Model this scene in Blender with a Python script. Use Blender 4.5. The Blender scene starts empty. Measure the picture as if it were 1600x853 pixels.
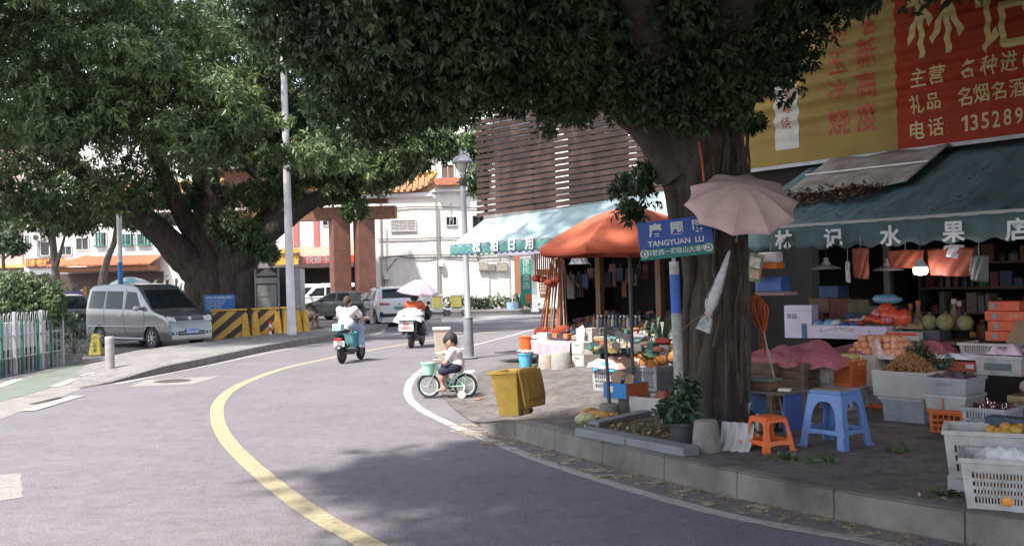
import bpy, bmesh, math, random
import numpy as np
from mathutils import Matrix, Vector, Quaternion
R = math.radians
random.seed(7); rng = np.random.default_rng(7)
sc = bpy.context.scene
col = sc.collection
# ------------------------------------------------------------------ camera, sky, sun, exposure
EYE = 1.8; FPX = 1511.0; ROLL = R(1.43); PITCH = math.atan(11.5/1511)
_ca, _sa, _cp, _sp = math.cos(ROLL), math.sin(ROLL), math.cos(PITCH), math.sin(PITCH)
F0 = Vector((0, _cp, _sp)); R0 = Vector((1, 0, 0)); U0 = Vector((0, -_sp, _cp))
RC = R0*_ca - U0*_sa; UC = R0*_sa + U0*_ca
cam = bpy.data.cameras.new('camera'); camo = bpy.data.objects.new('camera', cam); col.objects.link(camo)
cam.sensor_width = 36; cam.lens = 36*FPX/1600; cam.clip_start = 0.1; cam.clip_end = 2000
m = Matrix((RC, UC, -F0)).transposed().to_4x4(); m.translation = (0, 0, EYE)
camo.matrix_world = m
sc.camera = camo
SUN_EL, SUN_AZ = R(60), R(-138)     # azimuth from +Y towards +X: the sun stands high behind the left shoulder
world = bpy.data.worlds.new("World"); sc.world = world; world.use_nodes = True
wn = world.node_tree.nodes; wl = world.node_tree.links
sky = wn.new('ShaderNodeTexSky'); sky.sky_type = 'NISHITA'; sky.sun_disc = False
sky.sun_elevation = SUN_EL; sky.sun_rotation = SUN_AZ
sky.air_density = 1.0; sky.dust_density = 1.5; sky.ozone_density = 1.0
hs_ = wn.new('ShaderNodeHueSaturation'); hs_.inputs['Saturation'].default_value = .42; hs_.inputs['Value'].default_value = 1.12      # hot hazy noon: a nearly white sky
wl.new(sky.outputs[0], hs_.inputs['Color']); wl.new(hs_.outputs[0], wn['Background'].inputs[0]); wn['Background'].inputs[1].default_value = 0.15
sl = bpy.data.lights.new('sun', 'SUN'); sl.energy = 3.7; sl.angle = R(2.0); sl.color = (1.0, 0.955, 0.89)
so = bpy.data.objects.new('sun', sl); col.objects.link(so)
sd = Vector((math.sin(SUN_AZ)*math.cos(SUN_EL), math.cos(SUN_AZ)*math.cos(SUN_EL), math.sin(SUN_EL)))
so.rotation_euler = sd.to_track_quat('Z', 'Y').to_euler(); so.location = (-10, -10, 40)
vs = sc.view_settings
vs.view_transform = 'Standard'; vs.look = 'None'; vs.gamma = 1; vs.use_curve_mapping = False
vs.exposure = 1.38
try:
    sc.cycles.use_denoising = True
    sc.cycles.max_bounces = 8; sc.cycles.diffuse_bounces = 4; sc.cycles.transparent_max_bounces = 12
    sc.cycles.sample_clamp_indirect = 6
except Exception: pass

# ------------------------------------------------------------------ places read off the photograph
def ray(x, y):
    u = (x-800)/FPX; v = (426.5-y)/FPX
    return F0 + RC*u + UC*v
def G(x, y, z=0.0):
    "point at height z seen at pixel x, y"
    d = ray(x, y); t = (z-EYE)/d.z
    return Vector((d.x*t, d.y*t, z))
def DP(x, y, d):
    "point at distance d seen at pixel x, y"
    r = ray(x, y); t = d/r.y
    return Vector((r.x*t, d, EYE+r.z*t))
def GZ(x, d, z=0.0):
    "point at distance d and height z in pixel column x (row guessed from z)"
    y = 438 - 0.025*(x-800) + (EYE-z)*FPX/d
    p = DP(x, y, d); p.z = z; return p
ROW_O = Vector((3.38, 11.6, 0)); ROW_A = Vector((.652, -.758, 0)); ROW_B = Vector((.758, .652, 0))
ROW_ROT = math.atan2(-.758, .652)
def S(u, v, z=0.0):
    "shop row: u along it towards the right, v into it"
    p = ROW_O + ROW_A*u + ROW_B*v; p.z = z; return p
def W(x, y, v):
    "(u, z) of the pixel on the vertical plane at v"
    r = ray(x, y); n = ROW_B; t = (n.dot(ROW_O) + v)/(n.x*r.x + n.y*r.y)
    p = Vector((r.x*t, r.y*t, 0)) - ROW_O
    return (p.dot(ROW_A), EYE + r.z*t)

# ------------------------------------------------------------------ materials
_M = {}
def lin(c):
    return tuple(((v/12.92) if v <= .04045 else ((v+.055)/1.055)**2.4) for v in c)
def M(name, c=(), rough=.6, var=.12, scale=6.0, bump=0.0, metal=0.0, spec=.4, trans=0.0, bscale=None, c2=None, streak=None, alpha=None, coat=0.0):
    "a procedural surface: base colour c (linear) broken up by two noises"
    if name in _M: return _M[name]
    mt = bpy.data.materials.new(name); mt.use_nodes = True
    n = mt.node_tree.nodes; l = mt.node_tree.links; b = n['Principled BSDF']
    b.inputs['Roughness'].default_value = rough; b.inputs['Metallic'].default_value = metal
    b.inputs['Specular IOR Level'].default_value = spec
    if coat: b.inputs['Coat Weight'].default_value = coat; b.inputs['Coat Roughness'].default_value = .08
    if trans: b.inputs['Transmission Weight'].default_value = trans
    if alpha is not None: b.inputs['Alpha'].default_value = alpha
    tc = n.new('ShaderNodeTexCoord'); nz = n.new('ShaderNodeTexNoise'); nz.inputs['Scale'].default_value = scale
    nz.inputs['Detail'].default_value = 6; nz.inputs['Roughness'].default_value = .65
    src = tc.outputs['Object']
    if streak:
        mp = n.new('ShaderNodeMapping'); mp.inputs['Scale'].default_value = streak; l.new(src, mp.inputs[0]); src = mp.outputs[0]
    l.new(src, nz.inputs['Vector'])
    cr = n.new('ShaderNodeValToRGB'); cr.color_ramp.elements[0].position = .3; cr.color_ramp.elements[1].position = .72
    c = tuple(c)
    if c2 is None:
        a0 = tuple(max(0, v*(1-var*1.3)) for v in c); a1 = tuple(min(.95, v*(1+var)) for v in c)
    else: a0, a1 = tuple(c2), c
    cr.color_ramp.elements[0].color = (*a0, 1); cr.color_ramp.elements[1].color = (*a1, 1)
    l.new(nz.outputs['Fac'], cr.inputs[0]); l.new(cr.outputs[0], b.inputs['Base Color'])
    if bump:
        nb = n.new('ShaderNodeTexNoise'); nb.inputs['Scale'].default_value = bscale or scale*6; nb.inputs['Detail'].default_value = 5
        l.new(src, nb.inputs['Vector'])
        bp = n.new('ShaderNodeBump'); bp.inputs['Strength'].default_value = bump; bp.inputs['Distance'].default_value = .02
        l.new(nb.outputs['Fac'], bp.inputs['Height']); l.new(bp.outputs[0], b.inputs['Normal'])
    _M[name] = mt; return mt
def leafmat(name, c, c2, sheen=.35, tr=.25, scale=1.2):
    if name in _M: return _M[name]
    mt = bpy.data.materials.new(name); mt.use_nodes = True
    n = mt.node_tree.nodes; l = mt.node_tree.links; b = n['Principled BSDF']
    b.inputs['Roughness'].default_value = .42; b.inputs['Specular IOR Level'].default_value = sheen
    tc = n.new('ShaderNodeTexCoord'); nz = n.new('ShaderNodeTexNoise'); nz.inputs['Scale'].default_value = scale; nz.inputs['Detail'].default_value = 4
    l.new(tc.outputs['Object'], nz.inputs['Vector'])
    cr = n.new('ShaderNodeValToRGB'); cr.color_ramp.elements[0].position = .32; cr.color_ramp.elements[1].position = .68
    cr.color_ramp.elements[0].color = (*c, 1); cr.color_ramp.elements[1].color = (*c2, 1)
    l.new(nz.outputs['Fac'], cr.inputs[0]); l.new(cr.outputs[0], b.inputs['Base Color'])
    tb = n.new('ShaderNodeBsdfTranslucent'); l.new(cr.outputs[0], tb.inputs[0])
    mx = n.new('ShaderNodeMixShader'); mx.inputs[0].default_value = tr
    out = n['Material Output']; l.new(b.outputs[0], mx.inputs[1]); l.new(tb.outputs[0], mx.inputs[2]); l.new(mx.outputs[0], out.inputs[0])
    _M[name] = mt; return mt
def emis(name, c, s):
    if name in _M: return _M[name]
    mt = bpy.data.materials.new(name); mt.use_nodes = True; b = mt.node_tree.nodes['Principled BSDF']
    b.inputs['Base Color'].default_value = (*c, 1); b.inputs['Emission Color'].default_value = (*c, 1); b.inputs['Emission Strength'].default_value = s
    _M[name] = mt; return mt
def film(name, c, fac=.55, rough=.25):
    "thin plastic film: part see-through, part glossy diffuse"
    if name in _M: return _M[name]
    mt = bpy.data.materials.new(name); mt.use_nodes = True
    n = mt.node_tree.nodes; l = mt.node_tree.links; b = n['Principled BSDF']
    b.inputs['Base Color'].default_value = (*c, 1); b.inputs['Roughness'].default_value = rough
    t = n.new('ShaderNodeBsdfTransparent'); mx = n.new('ShaderNodeMixShader')
    nz = n.new('ShaderNodeTexNoise'); nz.inputs['Scale'].default_value = 14; nz.inputs['Detail'].default_value = 4
    mr = n.new('ShaderNodeMapRange'); mr.inputs[1].default_value = .3; mr.inputs[2].default_value = .7
    mr.inputs[3].default_value = fac-.25; mr.inputs[4].default_value = min(1, fac+.25)
    tc = n.new('ShaderNodeTexCoord'); l.new(tc.outputs['Object'], nz.inputs['Vector']); l.new(nz.outputs['Fac'], mr.inputs[0]); l.new(mr.outputs[0], mx.inputs[0])
    l.new(t.outputs[0], mx.inputs[1]); l.new(b.outputs[0], mx.inputs[2]); l.new(mx.outputs[0], n['Material Output'].inputs[0])
    _M[name] = mt; return mt

# ------------------------------------------------------------------ mesh building
class MB:
    def __init__(s): s.v = []; s.f = []; s.mi = []; s.T = None; s.cm = 0
    def add(s, vs, fs):
        o = len(s.v)
        if s.T is not None: vs = [tuple(s.T @ Vector(p)) for p in vs]
        s.v += [tuple(p) for p in vs]; s.f += [tuple(i+o for i in f) for f in fs]; s.mi += [s.cm]*len(fs); return s
    def box(s, c, d, rz=0, taper=1.0, rot=None):
        x, y, z = d[0]/2, d[1]/2, d[2]/2; t = taper
        p = [(-x, -y, -z), (x, -y, -z), (x, y, -z), (-x, y, -z), (-x*t, -y*t, z), (x*t, -y*t, z), (x*t, y*t, z), (-x*t, y*t, z)]
        q = Matrix.Rotation(rz, 3, 'Z') if rot is None else rot
        p = [tuple((q @ Vector(a)) + Vector(c)) for a in p]
        return s.add(p, [(0, 3, 2, 1), (4, 5, 6, 7), (0, 1, 5, 4), (1, 2, 6, 5), (2, 3, 7, 6), (3, 0, 4, 7)])
    def bar(s, p0, p1, w, h):
        "square bar from p0 to p1"
        p0 = Vector(p0); p1 = Vector(p1); d = (p1-p0); L = d.length
        if L < 1e-6: return s
        q = d.to_track_quat('X', 'Z').to_matrix()
        return s.box((p0+p1)/2, (L, w, h), rot=q)
    def tube(s, pts, r, n=8, cap=True):
        pts = [Vector(p) for p in pts]; k = len(pts)
        rr = r if isinstance(r, (list, tuple)) else [r]*k
        vs = []; up = Vector((0, 0, 1)); prev = None
        for i, p in enumerate(pts):
            d = (pts[min(i+1, k-1)]-pts[max(i-1, 0)])
            if d.length < 1e-9: d = Vector((0, 0, 1))
            d.normalize()
            if prev is None:
                a = d.cross(up)
                if a.length < .1: a = d.cross(Vector((0, 1, 0)))
            else:
                a = prev - d*prev.dot(d)
                if a.length < 1e-4: a = d.orthogonal()
            a.normalize(); b = d.cross(a); prev = a
            for j in range(n):
                t = 2*math.pi*j/n; vs.append(p + (a*math.cos(t)+b*math.sin(t))*rr[i])
        fs = []
        for i in range(k-1):
            for j in range(n):
                fs.append((i*n+j, i*n+(j+1) % n, (i+1)*n+(j+1) % n, (i+1)*n+j))
        if cap: fs.append(tuple(range(n))[::-1]); fs.append(tuple((k-1)*n+j for j in range(n)))
        return s.add(vs, fs)
    def lathe(s, prof, n=20, c=(0, 0, 0), ax=None, ph=0.0, arc=None):
        "profile of (radius, height) turned about z (or ax)"
        q = Matrix.Identity(3) if ax is None else Vector(ax).to_track_quat('Z', 'Y').to_matrix()
        vs = []; k = len(prof)
        for r, z in prof:
            for j in range(n):
                t = 2*math.pi*j/n + ph; vs.append(q @ Vector((r*math.cos(t), r*math.sin(t), z)) + Vector(c))
        fs = []
        for i in range(k-1):
            for j in range(n): fs.append((i*n+j, i*n+(j+1) % n, (i+1)*n+(j+1) % n, (i+1)*n+j))
        if prof[0] == prof[-1]: return s.add(vs, fs)
        if prof[0][0] > 1e-4: fs.append(tuple(range(n))[::-1])
        if prof[-1][0] > 1e-4: fs.append(tuple((k-1)*n+j for j in range(n)))
        return s.add(vs, fs)
    def sph(s, c, r, nu=14, nv=9, q=None):
        if not isinstance(r, (tuple, list)): r = (r, r, r)
        prof = [(math.sin(math.pi*i/nv), -math.cos(math.pi*i/nv)) for i in range(nv+1)]
        vs = []; 
        for a, z in prof[1:-1]:
            for j in range(nu):
                t = 2*math.pi*j/nu; vs.append(Vector((a*math.cos(t)*r[0], a*math.sin(t)*r[1], z*r[2])))
        vs += [Vector((0, 0, -r[2])), Vector((0, 0, r[2]))]; b = len(vs)-2; fs = []
        for i in range(nv-2):
            for j in range(nu): fs.append((i*nu+j, i*nu+(j+1) % nu, (i+1)*nu+(j+1) % nu, (i+1)*nu+j))
        for j in range(nu):
            fs.append((b, (j+1) % nu, j)); fs.append((b+1, (nv-2)*nu+j, (nv-2)*nu+(j+1) % nu))
        if q is not None: vs = [q @ p for p in vs]
        return s.add([p+Vector(c) for p in vs], fs)
    def torus(s, c, R_, r, ax=(0, 0, 1), n=28, m_=8, a0=0, a1=2*math.pi):
        q = Vector(ax).to_track_quat('Z', 'Y').to_matrix(); full = abs(a1-a0-2*math.pi) < 1e-6
        k = n if full else n+1; vs = []
        for i in range(k):
            t = a0+(a1-a0)*i/n
            for j in range(m_):
                f = 2*math.pi*j/m_; rad = R_+r*math.cos(f)
                vs.append(q @ Vector((rad*math.cos(t), rad*math.sin(t), r*math.sin(f)))+Vector(c))
        fs = []
        for i in range(n):
            i2 = (i+1) % k
            for j in range(m_): fs.append((i*m_+j, i2*m_+j, i2*m_+(j+1) % m_, i*m_+(j+1) % m_))
        return s.add(vs, fs)
    def prism(s, pts, off):
        "flat polygon pts pushed along off"
        k = len(pts); off = Vector(off); a = [Vector(p) for p in pts]; b = [p+off for p in a]
        fs = [tuple(range(k))[::-1], tuple(range(k, 2*k))]+[(i, (i+1) % k, k+(i+1) % k, k+i) for i in range(k)]
        return s.add(a+b, fs)
    def poly(s, pts): return s.add(pts, [tuple(range(len(pts)))])
    def grid(s, fn, nu, nv):
        vs = [fn(i/nu, j/nv) for j in range(nv+1) for i in range(nu+1)]; w = nu+1
        return s.add(vs, [(j*w+i, j*w+i+1, (j+1)*w+i+1, (j+1)*w+i) for j in range(nv) for i in range(nu)])
    def openbox(s, w, d, h, t=.02, taper=1.0, floor=None, c=(0, 0, 0)):
        "hollow box, open on top, standing on z=0 (taper widens or narrows the bottom)"
        floor = t if floor is None else floor; b = taper; x, y = w/2, d/2
        o0 = [(-x*b, -y*b, 0), (x*b, -y*b, 0), (x*b, y*b, 0), (-x*b, y*b, 0)]
        o1 = [(-x, -y, h), (x, -y, h), (x, y, h), (-x, y, h)]
        i1 = [(-x+t, -y+t, h), (x-t, -y+t, h), (x-t, y-t, h), (-x+t, y-t, h)]
        i0 = [(-x*b+t, -y*b+t, floor), (x*b-t, -y*b+t, floor), (x*b-t, y*b-t, floor), (-x*b+t, y*b-t, floor)]
        vs = [(p[0]+c[0], p[1]+c[1], p[2]+c[2]) for p in o0+o1+i1+i0]; fs = [(3, 2, 1, 0), (12, 13, 14, 15)]
        for k in range(4):
            n = (k+1) % 4
            fs += [(k, n, 4+n, 4+k), (4+k, 4+n, 8+n, 8+k), (8+k, 8+n, 12+n, 12+k)]
        return s.add(vs, fs)
    def mesh(s, name, mats, smooth=None):
        me = bpy.data.meshes.new(name); me.from_pydata(s.v, [], s.f)
        if not isinstance(mats, (list, tuple)): mats = [mats]
        for mt in mats: me.materials.append(mt)
        if len(mats) > 1: me.polygons.foreach_set('material_index', s.mi)
        me.update()
        if smooth is not None:
            me.polygons.foreach_set('use_smooth', [True]*len(me.polygons))
            if smooth < 179:
                try: me.set_sharp_from_angle(angle=R(smooth))
                except Exception: pass
        return me
    def build(s, name, mats, parent=None, loc=(0, 0, 0), rz=0.0, smooth=None, bevel=None, sub=0, solid=None, rot=None):
        o = bpy.data.objects.new(name, s.mesh(name, mats, smooth)); col.objects.link(o)
        o.location = loc; o.rotation_euler = rot if rot is not None else (0, 0, rz)
        if parent is not None: o.parent = parent
        if solid: md = o.modifiers.new('thickness', 'SOLIDIFY'); md.thickness = solid; md.offset = 0
        if bevel: md = o.modifiers.new('bevel', 'BEVEL'); md.width = bevel; md.segments = 2; md.limit_method = 'ANGLE'; md.angle_limit = R(40)
        if sub: md = o.modifiers.new('smooth', 'SUBSURF'); md.levels = sub; md.render_levels = sub
        return o
def tag(o, label=None, cat=None, group=None, kind=None):
    if label: o['label'] = label
    if cat: o['category'] = cat
    if group: o['group'] = group
    if kind: o['kind'] = kind
    return o
def thing(name, label, cat, loc=(0, 0, 0), rz=0.0, group=None, rot=None, scale=None):
    o = bpy.data.objects.new(name, None); col.objects.link(o); o.location = loc
    o.rotation_euler = rot if rot is not None else (0, 0, rz)
    o.empty_display_size = .2
    if scale: o.scale = (scale,)*3 if not isinstance(scale, (tuple, list)) else scale
    return tag(o, label, cat, group)
def dup(root, loc, rz=0.0, label=None, group=None, rot=None, scale=None):
    r = root.copy(); col.objects.link(r); r.location = loc; r.rotation_euler = rot if rot is not None else (0, 0, rz)
    if scale is not None: r.scale = (scale,)*3 if not isinstance(scale, (tuple, list)) else scale
    if label: r['label'] = label
    if group: r['group'] = group
    for ch in [o for o in root.children]:
        c = ch.copy(); col.objects.link(c); c.parent = r
        for g in [o for o in ch.children]:
            d = g.copy(); col.objects.link(d); d.parent = c
    return r
def struct(name, mb, mats, smooth=None, **k):
    return tag(mb.build(name, mats, None, smooth=smooth, **k), kind='structure')
def text_mesh(txt, size, bold=0.0, depth=.004, sx=1.0, cx='CENTER', space=1.0):
    cu = bpy.data.curves.new('lettering', 'FONT'); cu.body = txt; cu.size = size; cu.align_x = cx; cu.align_y = 'CENTER'
    cu.extrude = depth; cu.offset = bold; cu.space_character = space; cu.resolution_u = 3
    o = bpy.data.objects.new('lettering', cu); col.objects.link(o)
    dg = bpy.context.evaluated_depsgraph_get(); me = bpy.data.meshes.new_from_object(o.evaluated_get(dg))
    bpy.data.objects.remove(o); bpy.data.curves.remove(cu)
    if sx != 1.0:
        for v in me.vertices: v.co.x *= sx
    return me
def text(txt, size, mat_, parent, loc, rot=(R(90), 0, 0), **k):
    "raised lettering; default faces local -Y"
    me = text_mesh(txt, size, **k); me.materials.clear(); me.materials.append(mat_)
    o = bpy.data.objects.new('lettering', me); col.objects.link(o); o.location = loc; o.rotation_euler = rot; o.parent = parent
    return o
def smoothstep(a, b, x):
    t = min(1, max(0, (x-a)/(b-a))); return t*t*(3-2*t)
def catmull(pts, n=6):
    P = [Vector(p) for p in pts]; P = [P[0]*2-P[1]]+P+[P[-1]*2-P[-2]]; out = []
    for i in range(1, len(P)-2):
        for k in range(n):
            t = k/n; a, b, c, d = P[i-1:i+3]
            out.append(.5*((2*b)+(c-a)*t+(2*a-5*b+4*c-d)*t*t+(3*b-a-3*c+d)*t**3))
    out.append(P[-2]); return out
def ribbon(pts, w, z, jag=0.0, n=8):
    "flat painted band along a smooth line"
    c = catmull(pts, n); mb = MB(); vs = []
    for i, p in enumerate(c):
        d = (c[min(i+1, len(c)-1)]-c[max(i-1, 0)]); d.z = 0; d.normalize(); nn = Vector((-d.y, d.x, 0))
        ww = w[0]+(w[1]-w[0])*i/(len(c)-1) if isinstance(w, tuple) else w
        a = p+nn*(ww/2+random.uniform(-jag, jag)); b = p-nn*(ww/2+random.uniform(-jag, jag)); a.z = b.z = z; vs += [a, b]
    mb.add(vs, [(2*i, 2*i+1, 2*i+3, 2*i+2) for i in range(len(c)-1)]); return mb
# ================================================================== THE SETTING: ground, road, pavements, kerbs, markings
def asphalt(name, c, patch, sp=900.0):
    mt = M(name, c, rough=.88, var=.07, scale=.35, spec=.25)
    n = mt.node_tree.nodes; l = mt.node_tree.links; b = n['Principled BSDF']
    tc = [x for x in n if x.type == 'TEX_COORD'][0]; cr = [x for x in n if x.type == 'VALTORGB'][0]
    def noise(s, d=3):
        q = n.new('ShaderNodeTexNoise'); q.inputs['Scale'].default_value = s; q.inputs['Detail'].default_value = d
        l.new(tc.outputs['Object'], q.inputs['Vector']); return q.outputs['Fac']
    def mulnode(a, fac, lo, hi, p0=.3, p1=.7):
        r = n.new('ShaderNodeMapRange'); r.inputs[1].default_value = p0; r.inputs[2].default_value = p1
        r.inputs[3].default_value = lo; r.inputs[4].default_value = hi; l.new(fac, r.inputs[0])
        x = n.new('ShaderNodeVectorMath'); x.operation = 'SCALE'; l.new(a, x.inputs[0]); l.new(r.outputs[0], x.inputs[3]); return x.outputs[0]
    a = mulnode(cr.outputs[0], noise(42, 6), .76, 1.26)
    a = mulnode(a, noise(115, 3), .58, 1.48, .34, .66)
    a = mulnode(a, noise(7, 8), 1-patch*1.1, 1.04, .36, .56); a = mulnode(a, noise(.5, 3), .93, 1.06)
    a = mulnode(a, noise(2.2, 6), 1-patch, 1+patch*.6)
    # tar seams and hairline cracks
    v = n.new('ShaderNodeTexVoronoi'); v.feature = 'DISTANCE_TO_EDGE'; v.inputs['Scale'].default_value = .22
    nz = n.new('ShaderNodeTexNoise'); nz.inputs['Scale'].default_value = 1.3; l.new(tc.outputs['Object'], nz.inputs['Vector'])
    mxv = n.new('ShaderNodeMixRGB'); mxv.inputs[0].default_value = .12; l.new(tc.outputs['Object'], mxv.inputs[1]); l.new(nz.outputs['Color'], mxv.inputs[2])
    l.new(mxv.outputs[0], v.inputs['Vector'])
    a = mulnode(a, v.outputs['Distance'], .93, 1.0, .0, .003)
    l.new(a, b.inputs['Base Color'])
    bp = n.new('ShaderNodeBump'); bp.inputs['Strength'].default_value = .5; bp.inputs['Distance'].default_value = .006
    l.new(noise(150, 3), bp.inputs['Height']); l.new(bp.outputs[0], b.inputs['Normal'])
    return mt
A_ROAD = asphalt('road_asphalt', (.142, .131, .142), .09)
A_LOT = asphalt('yard_asphalt', (.135, .125, .125), .16)
C_PAVE = asphalt('pavement_concrete', (.128, .112, .106), .28)
C_PAVE2 = asphalt('pale_pavement', (.2, .19, .19), .2)
C_KERB = M('kerb_granite', (.145, .135, .125), rough=.85, var=.42, scale=1.6, bump=.45, bscale=70)
C_KERB_L = M('pale_kerb', (.16, .148, .14), rough=.85, var=.25, scale=4, bump=.3, bscale=80)
P_WHITE = M('road_paint_white', (.33, .31, .30), rough=.8, var=.15, scale=12, bump=.2, bscale=150)
P_YEL = M('road_paint_yellow', (.30, .255, .16), rough=.8, var=.15, scale=11, bump=.2, bscale=150)
P_OLD = M('faded_road_paint', (.23, .218, .208), rough=.85, var=.14, scale=9, bump=.2, bscale=150)
for pm_ in (P_WHITE, P_YEL, P_OLD):      # worn through to the asphalt in flecks
    n_ = pm_.node_tree.nodes; l_ = pm_.node_tree.links; tc_ = [x for x in n_ if x.type == 'TEX_COORD'][0]; z_ = n_.new('ShaderNodeTexNoise'); z_.inputs['Scale'].default_value = 16; z_.inputs['Detail'].default_value = 9; z_.inputs['Roughness'].default_value = .8
    l_.new(tc_.outputs['Object'], z_.inputs['Vector']); r_ = n_.new('ShaderNodeMapRange'); r_.inputs[1].default_value = .30; r_.inputs[2].default_value = .46; r_.inputs[3].default_value = .05; l_.new(z_.outputs['Fac'], r_.inputs[0]); l_.new(r_.outputs[0], n_['Principled BSDF'].inputs['Alpha'])
DIRT = M('earth', (.09, .07, .055), rough=.95, var=.4, scale=9, bump=.8, bscale=60)
struct('ground', MB().poly([(-900, -400, -.05), (900, -400, -.05), (900, 1500, -.05), (-900, 1500, -.05)]), A_LOT)
struct('road', MB().poly([(-60, -14, 0), (46, -14, 0), (46, 120, 0), (-60, 120, 0)]), A_ROAD)

# ---- right pavement with its tall kerb that dips to the road at the corner
KERB = [(9.0, .9), (6.2, 3.05), (4.5, 4.66), (3.19, 6.1), (2.66, 6.64), (1.94, 7.55), (1.12, 8.86), (.3, 10.38), (-.3, 11.5), (-.62, 12.6), (-1.03, 14.5), (-1.2, 15.8), (-1.05, 17.4), (-.5, 19.6), (.5, 22.4), (2.4, 27), (5, 33), (9, 42)]
KC = catmull([Vector((x, y, 0)) for x, y in KERB], 10)
CEN = Vector((12, 14, 0))
def kerb_h(p):
    return .2*(1-smoothstep(10.7, 12.6, p.y)) + .012
def pave_z(p):
    b = min(KC, key=lambda q: (q.x-p.x)**2+(q.y-p.y)**2); d = math.hypot(b.x-p.x, b.y-p.y)
    return max(kerb_h(b), .21*smoothstep(.2, 2.4, d))
ts = [0, .008, .02, .04, .07, .11, .16, .24, .36, .6, 1]
pm = MB(); vv = []
for b in KC:
    for t in ts:
        q = b+(CEN-b)*t; d = (CEN-b).length*t
        q.z = max(kerb_h(b), .21*smoothstep(.2, 2.4, d)); vv.append(q)
K = len(ts)
pm.add(vv, [(i*K+j, (i+1)*K+j, (i+1)*K+j+1, i*K+j+1) for i in range(len(KC)-1) for j in range(K-1)])
struct('pavement', pm, C_PAVE, smooth=60)
def kerb_line(pts, hfun, width, seg, gap, side, zlow=-.04, bev=.012, i0=0, i1=None):
    "separate stones laid along a line"
    acc = [0]
    for i in range(1, len(pts)): acc.append(acc[-1]+(pts[i]-pts[i-1]).length)
    def at(s):
        for i in range(1, len(pts)):
            if acc[i] >= s:
                t = (s-acc[i-1])/max(1e-6, acc[i]-acc[i-1]); return pts[i-1].lerp(pts[i], t)
        return pts[-1]
    mb = MB(); s = 0
    while s < acc[-1]-.05:
        L = seg*random.uniform(.92, 1.06); e = min(acc[-1], s+L-gap); ring = []
        for q in (s, (s+e)/2, e):
            p = at(q); d = (at(min(acc[-1], q+.02))-at(max(0, q-.02))); d.normalize(); n = Vector((-d.y, d.x, 0))*side
            h = hfun(p)+.006+random.uniform(-.002, .002)
            ring.append([(p.x, p.y, zlow), (p.x+n.x*.012, p.y+n.y*.012, h), (p.x+n.x*width, p.y+n.y*width, h), (p.x+n.x*width, p.y+n.y*width, zlow)])
        vs = [v for r in ring for v in r]
        fs = [(0, 1, 2, 3), (11, 10, 9, 8)]+[(k*4+j, k*4+4+j, k*4+4+(j+1) % 4, k*4+(j+1) % 4) for k in range(2) for j in range(4)]
        mb.add(vs, fs); s += L
    return mb
kr = [p for p in KC if p.y < 12.9]
struct('kerb', kerb_line(kr, kerb_h, .17, .93, .004, -1), C_KERB, bevel=.012)
struct('kerb_gap', kerb_line(kr, lambda p: kerb_h(p)-.02, .15, 50, 0, -1), M('dark_joint', (.03, .027, .025), rough=.95))
# ---- left pavement
KL = [G(*q) for q in ((126, 607), (200, 594), (300, 575), (420, 548), (520, 531), (575, 520), (606, 511), (600, 503), (560, 499))]
IL = [G(*q) for q in ((120, 577), (155, 562), (250, 549), (345, 536), (420, 528), (490, 520), (555, 511), (575, 505), (560, 501))]
KLc = catmull(KL, 8); ILc = catmull(IL, 8)
def left_h(p): 
    d = (p-KL[0]).length; return .012+.15*smoothstep(.3, 3.2, d)*(1-smoothstep(38, 44, p.y))
lm = MB(); vv = []
for a, b in zip(KLc, ILc):
    for t in (0, .1, .5, .9, 1.0):
        q = a.lerp(b, t); q.z = left_h(a)*(1 if t < 1 else .0); vv.append(q)
lm.add(vv, [(i*5+j, i*5+j+1, (i+1)*5+j+1, (i+1)*5+j) for i in range(len(KLc)-1) for j in range(4)])
struct('left_pavement', lm, C_PAVE2, smooth=30)
struct('left_kerb', kerb_line(KLc[:52], left_h, .2, 1.0, .012, 1), C_KERB_L, bevel=.012)
# parking yard behind it and the plaza by the cars
struct('yard', MB().poly([Vector((p.x, p.y, .004)) for p in (G(-250, 575), G(60, 575), G(134, 556), G(345, 537), G(480, 521), G(560, 511), G(600, 503), G(640, 493), GZ(640, 75), GZ(-300, 75))]), A_LOT)
# ---- green cycle ramp on the left
GRN = M('green_coating', (.135, .155, .13), rough=.85, var=.2, scale=2.5, bump=.3, bscale=120)
CONC = M('apron_concrete', (.21, .19, .175), rough=.9, var=.2, scale=2.0, bump=.3, bscale=90)
struct('apron', MB().poly([G(*q, .004) for q in ((-900, 905), (-120, 690), (0, 655), (128, 607), (186, 594), (190, 570), (134, 556), (90, 572), (-120, 640), (-900, 800))]), CONC)
struct('cycle_path', MB().poly([G(*q, .008) for q in ((-880, 845), (-100, 652), (0, 627), (40, 617), (86, 603), (140, 585), (150, 574), (120, 568), (96, 573), (46, 588), (-100, 625), (-880, 815))]), GRN)
struct('path_line', ribbon([G(86, 605), G(118, 592)], .22, .014), P_WHITE)
struct('path_line', ribbon([G(-20, 611), G(29, 593)], .22, .014), P_WHITE)
struct('path_line', ribbon([G(126, 588), G(170, 578)], .12, .02), P_WHITE)
struct('drain', ribbon([G(50, 632), G(94, 621)], .1, .012), M('drain_dark', (.05, .04, .035), rough=.9))
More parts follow.
